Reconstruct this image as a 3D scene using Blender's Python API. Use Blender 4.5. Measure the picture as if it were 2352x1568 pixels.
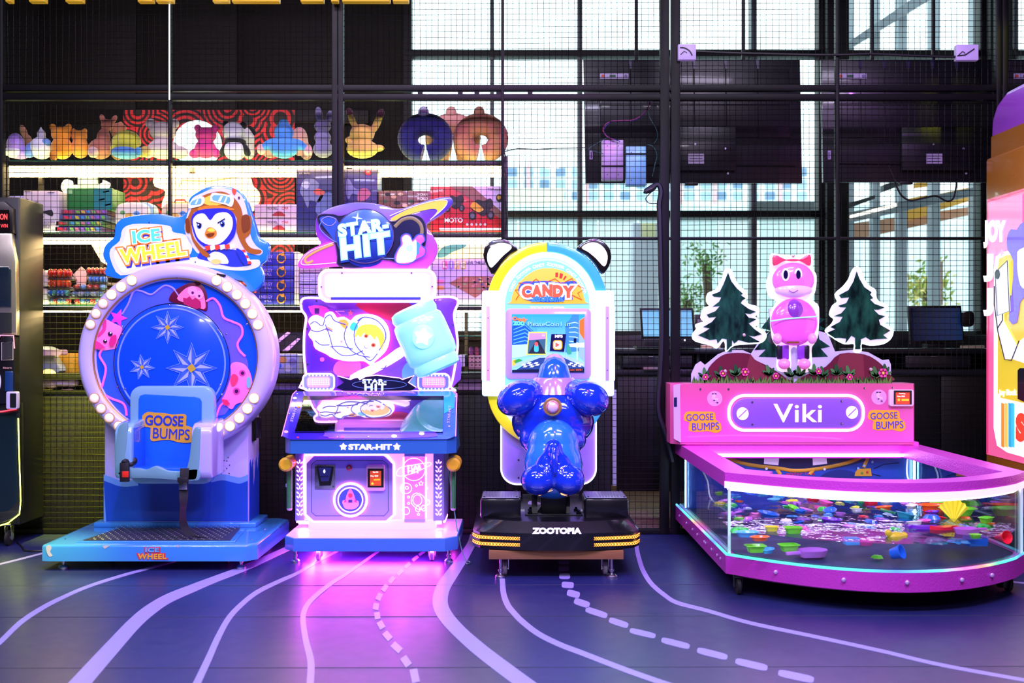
import bpy, bmesh, math, random
from mathutils import Vector, Matrix
from math import pi, sin, cos, radians as R
random.seed(7)
for o in list(bpy.data.objects): bpy.data.objects.remove(o)
S = bpy.context.scene; COL = S.collection
F = 2352.0; CX = 1176.0; CY = 784.0; H = 1.2          # focal length in pixels, image centre, eye height
# ---------------------------------------------------------------- camera, world, lamps, exposure
cam = bpy.data.objects.new('camera', bpy.data.cameras.new('camera')); COL.objects.link(cam)
cam.location = (0, 0, H); cam.rotation_euler = (pi/2, 0, 0)
cam.data.sensor_width = 36; cam.data.lens = 36; cam.data.clip_end = 200
cam.data.dof.use_dof = True; cam.data.dof.focus_distance = 5.7; cam.data.dof.aperture_fstop = 2.4
S.camera = cam
S.view_settings.view_transform = 'Standard'; S.view_settings.look = 'None'
S.cycles.transparent_max_bounces = 40; S.cycles.max_bounces = 14; S.cycles.glossy_bounces = 8
S.view_settings.exposure = 0.0; S.view_settings.gamma = 1; S.view_settings.use_curve_mapping = False
W = bpy.data.worlds.new('sky'); S.world = W; W.use_nodes = True
W.node_tree.nodes['Background'].inputs[0].default_value = (.78, .95, 1.0, 1)
W.node_tree.nodes['Background'].inputs[1].default_value = 3.0
def area(name, loc, rot, sx, sy, power, col):
    l = bpy.data.lights.new(name, 'AREA'); l.shape = 'RECTANGLE'; l.size = sx; l.size_y = sy; l.energy = power; l.color = col
    o = bpy.data.objects.new(name, l); o.location = loc; o.rotation_euler = rot; COL.objects.link(o); return o
def spot(name, loc, tgt, power, col, ang=70, r=.05, blend=.6):
    l = bpy.data.lights.new(name, 'SPOT'); l.energy = power; l.color = col; l.spot_size = R(ang); l.spot_blend = blend; l.shadow_soft_size = r
    o = bpy.data.objects.new(name, l); o.location = loc; o.rotation_euler = (Vector(tgt)-Vector(loc)).to_track_quat('-Z', 'Y').to_euler(); COL.objects.link(o); return o
for i, (x, y, c, p) in enumerate([(-2.6, 2.2, (.80, .70, 1), 80), (-.4, 1.6, (.72, .68, 1), 80), (1.9, 2.0, (.85, .70, 1), 80), (-1.4, -1.2, (.85, .80, 1), 60), (1.2, -1.2, (.85, .80, 1), 60)]):
    area('hall_and_fill_light', (x, y, 4.35), (0, 0, 0), 1.2, .3, p*1.8, c)
area('hall_and_fill_light', (-1.6, 4.3, 4.4), (R(38), 0, 0), 2.6, .3, 75, (.86, .74, 1)); area('hall_and_fill_light', (1.9, 4.0, 4.4), (R(20), 0, 0), 1.2, .3, 40, (.8, .7, 1))  # first one is an added fill, angled to brighten the plush shelf
spot('yellow_spot_and_fill', (-2.55, 5.6, 3.0), (-2.68, 6.46, .6), 2600, (.95, 1, .01), 26, blend=1)  # added spot, stands in for the claw machine's lime glow on the partition
spot('yellow_spot_and_fill', (-2.4, 4.2, 4.2), (-2.62, 5.2, 0), 2000, (.9, 1, .01), 18, blend=1)  # added spot, imitates the same lime glow on the floor
spot('stage_spot_blue', (-1.0, 3.0, 4.2), (-1.4, 5.8, .4), 420, (.12, .18, 1), 60)
spot('stage_spot_magenta', (.6, 3.2, 4.2), (-.6, 6.3, .6), 420, (.75, .10, 1), 60)
spot('stage_spot_blue', (1.6, 2.6, 4.2), (.6, 5.6, .2), 420, (.12, .2, 1), 60)
spot('yellow_spot_and_fill', (3.6, 4.6, 4.0), (3.1, 6.37, 3.0), 35, (.9, .9, .02), 12)
spot('stage_spot_violet', (2.6, 2.6, 4.2), (2.9, 5.9, 1.9), 120, (.55, .12, 1), 50)
spot('pink_fill_spot', (2.4, 2.6, 4.3), (1.75, 5.4, .6), 160, (1, .25, .8), 40)  # added spot, imitates the glow of the tank's own LEDs on its rim

# ---------------------------------------------------------------- materials
def lin(h):
    h = h.lstrip('#'); v = [int(h[i:i+2], 16)/255 for i in (0, 2, 4)]
    return tuple((c/12.92 if c <= .04045 else ((c+.055)/1.055)**2.4) for c in v) + (1,)
_m = {}
def newmat(name):
    m = bpy.data.materials.new(name); m.use_nodes = True
    return m, m.node_tree.nodes, m.node_tree.links, m.node_tree.nodes['Principled BSDF']
def M(h, r=.45, me=0, e=0, coat=0, ec=None, bump=0, bs=60, spec=.5):
    k = (h, r, me, e, coat, ec, bump, bs, spec)
    if k in _m: return _m[k]
    m, N, L, b = newmat('paint_' + h)
    b.inputs['Base Color'].default_value = lin(h); b.inputs['Metallic'].default_value = me
    b.inputs['Coat Weight'].default_value = coat; b.inputs['Coat Roughness'].default_value = .06
    b.inputs['Specular IOR Level'].default_value = spec
    n = N.new('ShaderNodeTexNoise'); n.inputs['Scale'].default_value = bs if bump else 9; n.inputs['Detail'].default_value = 4
    mr = N.new('ShaderNodeMapRange'); mr.inputs['To Min'].default_value = max(.02, r-.06); mr.inputs['To Max'].default_value = min(1, r+.06)
    tc = N.new('ShaderNodeTexCoord'); L.new(tc.outputs['Object'], n.inputs['Vector'])
    L.new(n.outputs[0], mr.inputs[0]); L.new(mr.outputs[0], b.inputs['Roughness'])
    if bump:
        bp = N.new('ShaderNodeBump'); bp.inputs['Strength'].default_value = bump; bp.inputs['Distance'].default_value = .004
        L.new(n.outputs[0], bp.inputs['Height']); L.new(bp.outputs[0], b.inputs['Normal'])
    if e:
        b.inputs['Emission Color'].default_value = lin(ec or h); b.inputs['Emission Strength'].default_value = e if e > 1.3 else e*.6
    _m[k] = m; return m
def GR(h1, h2, ax=2, e=0, r=.3, coat=.5, mid=None):
    k = ('g', h1, h2, ax, e, r, mid)
    if k in _m: return _m[k]
    m, N, L, b = newmat('print_gradient')
    tc = N.new('ShaderNodeTexCoord'); sp = N.new('ShaderNodeSeparateXYZ'); cr = N.new('ShaderNodeValToRGB')
    cr.color_ramp.elements[0].color = lin(h1); cr.color_ramp.elements[1].color = lin(h2)
    if mid: q = cr.color_ramp.elements.new(.5); q.color = lin(mid)
    L.new(tc.outputs['Generated'], sp.inputs[0]); L.new(sp.outputs[ax], cr.inputs[0]); L.new(cr.outputs[0], b.inputs['Base Color'])
    b.inputs['Roughness'].default_value = r; b.inputs['Coat Weight'].default_value = coat
    if e: L.new(cr.outputs[0], b.inputs['Emission Color']); b.inputs['Emission Strength'].default_value = e*.65
    _m[k] = m; return m
def NEON(h, s): return M(h, .4, 0, s)
def glass_mat(name, tint=(1, 1, 1), ior=1.45, rough=.02, bump=0, scale=6, refl=1.0):
    m = bpy.data.materials.new(name); m.use_nodes = True; N = m.node_tree.nodes; L = m.node_tree.links; N.clear()
    out = N.new('ShaderNodeOutputMaterial'); mx = N.new('ShaderNodeMixShader'); tr = N.new('ShaderNodeBsdfTransparent'); gl = N.new('ShaderNodeBsdfGlossy')
    lw = N.new('ShaderNodeLayerWeight'); lw.inputs[0].default_value = .5; pw = N.new('ShaderNodeMath'); pw.operation = 'POWER'; pw.inputs[1].default_value = 5; fr = N.new('ShaderNodeMapRange'); r0 = ((ior-1)/(ior+1))**2; fr.inputs['To Min'].default_value = r0; L.new(lw.outputs['Facing'], pw.inputs[0]); L.new(pw.outputs[0], fr.inputs[0])
    tr.inputs[0].default_value = (*tint, 1); gl.inputs['Roughness'].default_value = rough
    mu = N.new('ShaderNodeMath'); mu.operation = 'MULTIPLY'; mu.inputs[1].default_value = refl; mu.use_clamp = True
    L.new(fr.outputs[0], mu.inputs[0]); L.new(mu.outputs[0], mx.inputs[0]); L.new(tr.outputs[0], mx.inputs[1]); L.new(gl.outputs[0], mx.inputs[2]); L.new(mx.outputs[0], out.inputs[0])
    if bump:
        n = N.new('ShaderNodeTexNoise'); n.inputs['Scale'].default_value = scale; n.inputs['Detail'].default_value = 3
        tc = N.new('ShaderNodeTexCoord'); L.new(tc.outputs['Object'], n.inputs['Vector'])
        bp = N.new('ShaderNodeBump'); bp.inputs['Strength'].default_value = bump; bp.inputs['Distance'].default_value = .02
        L.new(n.outputs[0], bp.inputs['Height']); L.new(bp.outputs[0], gl.inputs['Normal']); L.new(bp.outputs[0], lw.inputs['Normal'])
    return m
GLASS = glass_mat('clear_glass'); WGLASS = glass_mat('window_glass', (.93, .97, .97), refl=.6)
WATER = glass_mat('water', (.72, .86, .90), 1.33, .03, .25, 7); TINT = glass_mat('console_glass', (.85, .85, .9), 1.6, .01)
def plush(h):
    k = ('p', h)
    if k in _m: return _m[k]
    m = M(h, .9, bump=.6, bs=220).copy(); b = m.node_tree.nodes['Principled BSDF']
    b.inputs['Sheen Weight'].default_value = .4; b.inputs['Sheen Roughness'].default_value = .4; _m[k] = m; return m
def hammered(h, r=.3):
    m, N, L, b = newmat('hammered_metal'); b.inputs['Base Color'].default_value = lin(h); b.inputs['Metallic'].default_value = .25; b.inputs['Roughness'].default_value = r
    v = N.new('ShaderNodeTexNoise'); v.inputs['Scale'].default_value = 130; tc = N.new('ShaderNodeTexCoord'); L.new(tc.outputs['Object'], v.inputs['Vector'])
    bp = N.new('ShaderNodeBump'); bp.inputs['Strength'].default_value = .7; bp.inputs['Distance'].default_value = .003
    L.new(v.outputs[0], bp.inputs['Height']); L.new(bp.outputs[0], b.inputs['Normal']); return m
def floor_mat():   # glossy sheet vinyl
    m, N, L, b = newmat('blue_vinyl_floor')
    tc = N.new('ShaderNodeTexCoord'); n = N.new('ShaderNodeTexNoise'); n.inputs['Scale'].default_value = 1.3; n.inputs['Detail'].default_value = 6
    L.new(tc.outputs['Object'], n.inputs['Vector'])
    cr = N.new('ShaderNodeValToRGB'); cr.color_ramp.elements[0].color = lin('#131a48'); cr.color_ramp.elements[1].color = lin('#1d2762')
    L.new(n.outputs[0], cr.inputs[0]); L.new(cr.outputs[0], b.inputs['Base Color'])
    n2 = N.new('ShaderNodeTexNoise'); n2.inputs['Scale'].default_value = 14; n2.inputs['Detail'].default_value = 5; L.new(tc.outputs['Object'], n2.inputs['Vector'])
    mr = N.new('ShaderNodeMapRange'); mr.inputs['To Min'].default_value = .26; mr.inputs['To Max'].default_value = .42; L.new(n2.outputs[0], mr.inputs[0]); L.new(mr.outputs[0], b.inputs['Roughness'])
    b.inputs['IOR'].default_value = 2.15
    return m
def wood_mat():
    m, N, L, b = newmat('brown_wood_boards'); tc = N.new('ShaderNodeTexCoord'); mp = N.new('ShaderNodeMapping'); mp.inputs['Scale'].default_value = (1, 12, 1)
    n = N.new('ShaderNodeTexNoise'); n.inputs['Scale'].default_value = 3; n.inputs['Detail'].default_value = 8; cr = N.new('ShaderNodeValToRGB')
    cr.color_ramp.elements[0].color = lin('#3b2a26'); cr.color_ramp.elements[1].color = lin('#a98f80')
    L.new(tc.outputs['Object'], mp.inputs[0]); L.new(mp.outputs[0], n.inputs['Vector']); L.new(n.outputs[0], cr.inputs[0]); L.new(cr.outputs[0], b.inputs['Base Color']); b.inputs['Roughness'].default_value = .4; return m
def maze_mat():
    m, N, L, b = newmat('red_maze_print'); tc = N.new('ShaderNodeTexCoord'); v = N.new('ShaderNodeTexVoronoi'); v.inputs['Scale'].default_value = 4.2
    L.new(tc.outputs['Object'], v.inputs['Vector']); mu = N.new('ShaderNodeMath'); mu.operation = 'MULTIPLY'; mu.inputs[1].default_value = 52
    si = N.new('ShaderNodeMath'); si.operation = 'SINE'; gt = N.new('ShaderNodeMapRange'); gt.inputs['From Min'].default_value = -.2; gt.inputs['From Max'].default_value = .3
    mx = N.new('ShaderNodeMix'); mx.data_type = 'RGBA'; mx.inputs[6].default_value = lin('#1c0a0c'); mx.inputs[7].default_value = lin('#c01e2a')
    L.new(v.outputs['Distance'], mu.inputs[0]); L.new(mu.outputs[0], si.inputs[0]); L.new(si.outputs[0], gt.inputs[0]); L.new(gt.outputs[0], mx.inputs[0]); L.new(mx.outputs[2], b.inputs['Base Color'])
    b.inputs['Roughness'].default_value = .6; return m
def tread_mat():
    m, N, L, b = newmat('tread_plate'); b.inputs['Base Color'].default_value = lin('#6a6a70'); b.inputs['Metallic'].default_value = .85; b.inputs['Roughness'].default_value = .38; return m
BLK = M('#0c0c10', .45); BLK2 = M('#14141a', .6); STEEL = M('#0a0a0d', .5, .2, spec=.3); CHR = M('#c9c9d0', .18, 1); WHT = M('#e8e6f0', .35, coat=.4); RUB = M('#0a0a0a', .7)

# ---------------------------------------------------------------- geometry helpers
class PL:
    def __init__(s, p0, n): s.p0 = Vector(p0); s.n = Vector(n).normalized()
    def at(s, px, py):
        d = Vector(((px-CX)/F, 1, -(py-CY)/F)); o = Vector((0, 0, H)); t = (s.p0-o).dot(s.n)/d.dot(s.n); return o+d*t
def pln(p): return p if isinstance(p, PL) else PL((0, p, 0), (0, -1, 0))
def wx(px, D): return (px-CX)*D/F
def wz(py, D): return H-(py-CY)*D/F
def crop(x0, y0, k):
    def f(*a): return [(x0+a[i]/k, y0+a[i+1]/k) for i in range(0, len(a), 2)]
    return f
PX = crop(0, 0, 1)
A_ = crop(0, 220, 3.36); B_ = crop(600, 220, 3.92); C_ = crop(0, 440, 3.0157); D_ = crop(80, 900, 3.647); E_ = crop(640, 430, 3.0152); F_ = crop(630, 880, 3.485)
G_ = crop(1060, 520, 3.5636); H_ = crop(1060, 860, 3.136); I_ = crop(1520, 560, 3.015); J_ = crop(1520, 960, 2.827); K_ = crop(1300, 60, 3.136)
P1 = crop(0, 1200, 2); P2 = crop(1176, 1200, 2); M_ = crop(2240, 280, 1.911); N_ = crop(0, 440, 1.8666); V_ = crop(1160, 230, 3.2)
def sm(p, n=5, closed=True):                      # Catmull-Rom through the points
    out = []; L = len(p)
    for i in range(L if closed else L-1):
        g = (lambda j: p[j % L]) if closed else (lambda j: p[min(max(j, 0), L-1)])
        a, b, c, d = g(i-1), g(i), g(i+1), g(i+2)
        for k in range(n):
            t = k/n
            out.append(tuple(.5*((2*b[q])+(-a[q]+c[q])*t+(2*a[q]-5*b[q]+4*c[q]-d[q])*t*t+(-a[q]+3*b[q]-3*c[q]+d[q])*t**3) for q in range(len(b))))
    if not closed: out.append(tuple(p[-1]))
    return out
def circ(cx, cy, rx, ry=None, n=28, a0=0, a1=360, rot=0):
    ry = ry or rx; full = abs(a1-a0) >= 360; k = n if full else n+1; o = []
    for i in range(k):
        a = R(a0+(a1-a0)*i/n); x = rx*cos(a); y = -ry*sin(a); c = cos(R(rot)); s_ = sin(R(rot)); o.append((cx+x*c+y*s_, cy-x*s_+y*c))
    return o
def rr(x0, y0, x1, y1, r, n=5):
    o = []
    for cx, cy, a in ((x1-r, y0+r, 0), (x0+r, y0+r, 90), (x0+r, y1-r, 180), (x1-r, y1-r, 270)):
        for i in range(n+1):
            t = R(a+90*i/n); o.append((cx+r*cos(t), cy-r*sin(t)))
    return o
def star(cx, cy, r1, r2, n=5, rot=90):
    return [(cx+(r1 if i % 2 == 0 else r2)*cos(R(rot+180*i/n)), cy-(r1 if i % 2 == 0 else r2)*sin(R(rot+180*i/n))) for i in range(2*n)]
def loc_of(p):
    v = Vector((0, 0, 0))
    while p is not None: v += p.location; p = p.parent
    return v
def tag(o, label=None, cat=None, group=None, kind=None):
    if label: o['label'] = label
    if cat: o['category'] = cat
    if group: o['group'] = group
    if kind: o['kind'] = kind
    return o
def obj(name, bm, mat, par=None, label=None, cat=None, group=None, kind=None, flat=False):
    if isinstance(bm, bmesh.types.BMesh):
        bmesh.ops.recalc_face_normals(bm, faces=bm.faces); me = bpy.data.meshes.new(name)
        if par is None and bm.verts:
            xs = [v.co.x for v in bm.verts]; ys = [v.co.y for v in bm.verts]; zs = [v.co.z for v in bm.verts]
            off = Vector(((min(xs)+max(xs))/2, (min(ys)+max(ys))/2, min(zs)))
        else: off = loc_of(par) if par else Vector()
        bmesh.ops.translate(bm, verts=bm.verts, vec=-off); bm.to_mesh(me); bm.free()
        if not flat:
            for p in me.polygons: p.use_smooth = True
            me.set_sharp_from_angle(angle=R(38))
    else: me = bm; off = Vector()
    for x in (mat if isinstance(mat, (list, tuple)) else [mat]): me.materials.append(x)
    o = bpy.data.objects.new(name, me); COL.objects.link(o)
    if par is None: o.location = off
    else: o.parent = par
    return tag(o, label, cat, group, kind)
def T(name, label, cat, loc=(0, 0, 0), group=None, kind=None):
    o = bpy.data.objects.new(name, None); COL.objects.link(o); o.location = loc; o.empty_display_size = .1
    return tag(o, label, cat, group, kind)
def nb(): return bmesh.new()
def abox(bm, x0, x1, y0, y1, z0, z1, bev=0, seg=2):
    q = bmesh.new(); bmesh.ops.create_cube(q, size=1, matrix=Matrix.Translation(((x0+x1)/2, (y0+y1)/2, (z0+z1)/2)) @ Matrix.Diagonal((abs(x1-x0), abs(y1-y0), abs(z1-z0), 1)))
    if bev: bmesh.ops.bevel(q, geom=q.edges[:], offset=bev, segments=seg, affect='EDGES', profile=.5)
    merge(bm, q); return bm
def merge(bm, q):
    me = bpy.data.meshes.new('t'); q.to_mesh(me); q.free(); bm.from_mesh(me); bpy.data.meshes.remove(me)
def box(name, x0, x1, y0, y1, z0, z1, mat, par=None, bev=.004, **k): return obj(name, abox(nb(), x0, x1, y0, y1, z0, z1, bev), mat, par, **k)
def pbox(name, x0, y0, x1, y1, D, depth, mat, par=None, bev=.003, **k):   # px rectangle on the plane Y=D, extended back
    return box(name, wx(x0, D), wx(x1, D), D, D+depth, wz(y1, D), wz(y0, D), mat, par, bev, **k)
def aplate(bm, pts, pl, th, off=0, bev=0, seg=2):
    pl = pln(pl); n = pl.n; q = bmesh.new(); P = [pl.at(*p) for p in pts]
    fr = [q.verts.new(p+n*off) for p in P]; bk = [q.verts.new(p+n*(off-th)) for p in P]; L = len(P)
    try:
        f = q.faces.new(fr); q.faces.new(list(reversed(bk)))
    except ValueError: q.free(); return bm
    for i in range(L): q.faces.new((fr[i], bk[i], bk[(i+1) % L], fr[(i+1) % L]))
    if bev:
        bmesh.ops.recalc_face_normals(q, faces=q.faces); bmesh.ops.bevel(q, geom=list(f.edges), offset=bev, segments=seg, affect='EDGES', profile=.5, clamp_overlap=True)
    if len(P) > 4:
        q.normal_update(); bmesh.ops.triangulate(q, faces=[f for f in q.faces if len(f.verts) > 4])
    merge(bm, q); return bm
def plate(name, pts, pl, th, mat, par=None, off=0, bev=0, **k): return obj(name, aplate(nb(), pts, pl, th, off, bev), mat, par, **k)
def plates(name, ptss, pl, th, mat, par=None, off=0, bev=0, **k):
    bm = nb()
    for p in ptss: aplate(bm, p, pl, th, off, bev)
    return obj(name, bm, mat, par, **k)
def atube(bm, P, r, n=8, closed=False, flat=1.0, up=None):
    P = [Vector(p) for p in P]; L = len(P); rings = []; prev = None
    for i in range(L):
        a = P[(i-1) % L] if (closed or i > 0) else P[i]; b = P[(i+1) % L] if (closed or i < L-1) else P[i]
        t = (b-a); t = t.normalized() if t.length > 1e-9 else Vector((0, 0, 1))
        if up is not None: u = up.cross(t)
        elif prev is None: u = t.cross(Vector((0, 1, 0)) if abs(t.y) < .9 else Vector((1, 0, 0)))
        else: u = prev-t*prev.dot(t)
        u = u.normalized() if u.length > 1e-9 else Vector((1, 0, 0)); prev = u; w = t.cross(u)
        rad = r[i] if isinstance(r, (list, tuple)) else r
        rings.append([bm.verts.new(P[i]+(u*cos(2*pi*k/n)+w*flat*sin(2*pi*k/n))*rad) for k in range(n)])
    for i in range(L if closed else L-1):
        A, B = rings[i], rings[(i+1) % L]
        for k in range(n): bm.faces.new((A[k], A[(k+1) % n], B[(k+1) % n], B[k]))
    if not closed: bm.faces.new(list(reversed(rings[0]))); bm.faces.new(rings[-1])
    return bm
def line(name, pts, pl, rpx, mat, par=None, off=0, closed=False, n=6, flat=1.0, **k):   # tube along a px path on a plane
    pl = pln(pl); P = [pl.at(*p)+pl.n*off for p in pts]; D = P[0].y
    return obj(name, atube(nb(), P, rpx*D/F, n, closed, flat, up=pl.n if flat != 1 else None), mat, par, **k)
def lines(name, ptss, pl, rpx, mat, par=None, off=0, closed=False, n=5, **k):
    pl = pln(pl); bm = nb()
    for pts in ptss:
        P = [pl.at(*p)+pl.n*off for p in pts]; atube(bm, P, rpx*P[0].y/F, n, closed)
    return obj(name, bm, mat, par, **k)
def tube(name, P, r, mat, par=None, n=8, closed=False, **k): return obj(name, atube(nb(), P, r, n, closed), mat, par, **k)
def alathe(bm, prof, c, ax='Z', n=24, sx=1, sy=1, ring=False):
    c = Vector(c); rings = []
    for r, h in prof:
        ring = []
        for k in range(n):
            a = 2*pi*k/n; x = r*cos(a)*sx; y = r*sin(a)*sy
            v = {'Z': (x, y, h), 'Y': (x, h, y), 'X': (h, x, y)}[ax]; ring.append(bm.verts.new(c+Vector(v)))
        rings.append(ring)
    for A, B in zip(rings, rings[1:]):
        for k in range(n): bm.faces.new((A[k], A[(k+1) % n], B[(k+1) % n], B[k]))
    if ring:
        for k in range(n): bm.faces.new((rings[-1][k], rings[-1][(k+1) % n], rings[0][(k+1) % n], rings[0][k]))
        return bm
    if prof[0][0] > 1e-6: bm.faces.new(rings[0])
    if prof[-1][0] > 1e-6: bm.faces.new(list(reversed(rings[-1])))
    bmesh.ops.remove_doubles(bm, verts=bm.verts, dist=1e-6); return bm
def lathe(name, prof, c, mat, par=None, ax='Z', n=24, sx=1, sy=1, ring=False, **k): return obj(name, alathe(nb(), prof, c, ax, n, sx, sy, ring), mat, par, **k)
def aell(bm, c, r, rot=(0, 0, 0), u=20, v=12):
    from mathutils import Euler
    bmesh.ops.create_uvsphere(bm, u_segments=u, v_segments=v, radius=1, matrix=Matrix.Translation(c) @ Euler(rot).to_matrix().to_4x4() @ Matrix.Diagonal((*r, 1))); return bm
def ell(name, c, r, mat, par=None, rot=(0, 0, 0), u=20, v=12, **k): return obj(name, aell(nb(), c, r, rot, u, v), mat, par, **k)
def blob(name, els, mat, par=None, vox=.012, smooth=4, **k):      # ellipsoids fused into one continuous skin
    bm = nb()
    for e in els: aell(bm, e[0], e[1], e[2] if len(e) > 2 else (0, 0, 0), 16, 10)
    o = obj(name, bm, mat, par, **k); m = o.modifiers.new('fuse', 'REMESH'); m.mode = 'VOXEL'; m.voxel_size = vox; m.use_smooth_shade = True
    s = o.modifiers.new('soften', 'SMOOTH'); s.iterations = smooth; s.factor = .6; return o
_tc = {}
def textmesh(s, bold=0, sp=1.0):
    k = (s, bold, sp)
    if k not in _tc:
        cu = bpy.data.curves.new('t', 'FONT'); cu.body = s; cu.align_x = 'CENTER'; cu.align_y = 'CENTER'; cu.size = 1; cu.offset = bold; cu.extrude = .5; cu.space_character = sp; cu.resolution_u = 4
        ob = bpy.data.objects.new('t', cu); me = bpy.data.meshes.new_from_object(ob); bpy.data.objects.remove(ob); _tc[k] = me
    return _tc[k]
def text(name, s, cx, cy, h, pl, mat, par=None, off=0, th=.003, bold=0, w=None, rot=0, shear=0, arc=None, sp=1.0, ref=None, grow=0, **k):
    # h and w: height and width in photo pixels; arc: radius in px (letters follow a circle)
    me = textmesh(s, bold, sp).copy(); pl = pln(pl); base = textmesh(s, 0, sp)
    ys = [v.co.y for v in base.vertices]; xs = [v.co.x for v in base.vertices]; y0, y1, x0, x1 = min(ys), max(ys), min(xs), max(xs)
    ky = h/(y1-y0); kx = (w/(x1-x0)) if w else ky; c = cos(R(rot)); sn = sin(R(rot)); lo = loc_of(par) if par else Vector()
    for v in me.vertices:
        y = (v.co.y-(y0+y1)/2)*ky; x = (v.co.x-(x0+x1)/2)*kx+shear*y
        if arc: a = x/arc; rad = arc+y; x, y = rad*sin(a), rad*cos(a)-arc
        px = cx+x*c-y*sn; py = cy-(x*sn+y*c); v.co = pl.at(px, py)+pl.n*(off-th*(.5-v.co.z)+th*0)-lo
    for p in me.polygons: p.use_smooth = False
    o = obj(name, me, mat, par, **k); return o
def ribbon(pts, wd, n=6, smooth=True):            # px polyline + px widths -> outline polygon
    q = [(p[0], p[1], w) for p, w in zip(pts, wd)]
    if smooth: q = sm(q, n, False)
    Lf, Rt = [], []
    for i, (x, y, w) in enumerate(q):
        a = q[max(i-1, 0)]; b = q[min(i+1, len(q)-1)]; dx, dy = b[0]-a[0], b[1]-a[1]; l = math.hypot(dx, dy) or 1
        Lf.append((x-dy/l*w/2, y+dx/l*w/2)); Rt.append((x+dy/l*w/2, y-dx/l*w/2))
    return Lf, Rt
def ribbon_obj(name, pts, wd, pl, th, mat, par=None, off=0, smooth=True, n=6, **k):
    Lf, Rt = ribbon(pts, wd, n, smooth); pl = pln(pl); bm = nb(); g = lambda p, o: bm.verts.new(pl.at(*p)+pl.n*o)
    a = [g(p, off) for p in Lf]; b = [g(p, off) for p in Rt]; c = [g(p, off-th) for p in Lf]; d = [g(p, off-th) for p in Rt]
    for i in range(len(a)-1):
        bm.faces.new((a[i], b[i], b[i+1], a[i+1])); bm.faces.new((a[i], a[i+1], c[i+1], c[i])); bm.faces.new((b[i], d[i], d[i+1], b[i+1])); bm.faces.new((c[i], c[i+1], d[i+1], d[i]))
    bm.faces.new((a[0], c[0], d[0], b[0])); bm.faces.new((a[-1], b[-1], d[-1], c[-1]))
    return obj(name, bm, mat, par, **k)
def caster(name, x, y, z, par, r=.04, mat=RUB, rot=0, hub=CHR):
    bm = nb(); alathe(bm, [(.001, -.012), (r*.75, -.012), (r, -.008), (r, .008), (r*.75, .012), (.001, .012)], (x, y, r), 'X', 20); wheel = obj(name, bm, mat, par)
    h = nb(); alathe(h, [(.001, -.018), (r*.3, -.018), (r*.3, .018), (.001, .018)], (x, y, r), 'X', 12); obj('axle', h, hub, wheel)
    f = nb(); abox(f, x-.02, x-.015, y-.012, y+.02, r*.8, z-.004, .001); abox(f, x+.015, x+.02, y-.012, y+.02, r*.8, z-.004, .001); abox(f, x-.022, x+.022, y-.022, y+.022, z-.012, z+.002, .002); obj('fork', f, hub, wheel)
def foot(name, x, y, z, par, r=.025):
    lathe(name, [(.001, 0), (r, 0), (r, .012), (r*.7, .02), (.008, .024), (.008, .034), (.013, .035), (.013, .045), (.007, .046), (.007, z+.004), (.001, z+.004)], (x, y, 0), M('#b9b9c4', .25, 1), par, n=18)
# ================================================================ SETTING
FP = PL((0, 0, .0005), (0, 0, 1))
def struct(name, *a, **k): return tag(box(name, *a, **k), kind='structure')
floor = struct('floor', -4.6, 5.2, -2.6, 6.44, -.08, 0, floor_mat(), bev=0)
WHL = M('#9a90cc', .35); WHL.node_tree.nodes['Principled BSDF'].inputs['IOR'].default_value = 1.5
def fl(pts, wd): ribbon_obj('painted_line', pts, [w/2 for w in wd], FP, .001, WHL, floor, off=.0008)
fl(P1(-500, 315, -60, 205, 90, 168, 250, 126), [12, 8, 8, 6])
fl(P1(-70, 600, 0, 548, 90, 462, 180, 400, 270, 352, 400, 295, 560, 243, 700, 205, 860, 160), [24, 23, 22, 20, 17, 14, 12, 9, 7])
fl(P1(330, 780, 370, 736, 430, 668, 520, 568, 610, 470, 680, 408, 770, 350, 900, 295, 1000, 255, 1130, 205, 1330, 115), [86, 82, 76, 68, 60, 54, 44, 36, 30, 27, 22])
fl(P1(870, 800, 905, 736, 960, 620, 1000, 530, 1050, 440, 1110, 375, 1180, 320, 1280, 270, 1360, 235, 1440, 190, 1560, 125), [36, 34, 31, 28, 25, 22, 20, 17, 14, 12, 9])
fl(P1(1424, 790, 1425, 736, 1428, 640, 1405, 540, 1392, 450, 1402, 395, 1440, 345, 1520, 280, 1600, 230, 1740, 130), [36, 34, 32, 28, 25, 23, 21, 18, 14, 10])
fl(P1(2182, 30, 2168, 90, 2135, 150, 2080, 230, 2035, 300, 2022, 370, 2048, 430, 2110, 500, 2200, 580, 2310, 665, 2460, 775, 2520, 820), [34, 36, 44, 54, 64, 70, 66, 62, 64, 66, 68, 68])
fl(P2(-45, 230, -44, 270, -38, 330, -20, 378, 0, 405, 45, 452, 120, 510, 220, 560, 330, 602, 440, 645, 560, 690, 720, 745, 900, 800), [22, 24, 26, 27, 26, 26, 25, 24, 24, 24, 24, 24, 24])
fl(P2(568, 60, 572, 110, 582, 160, 602, 220, 640, 280, 700, 332, 760, 368, 900, 405, 1100, 462, 1400, 525, 1700, 590, 1980, 655, 2420, 735), [18, 19, 20, 21, 20, 19, 18, 16, 16, 16, 16, 16, 16])
fl(P2(2100, 246, 2170, 258, 2380, 280), [5, 5, 6]); fl(P2(2300, 100, 2420, 118), [4, 4]); fl(P2(2320, 176, 2420, 190), [4, 4])
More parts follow.
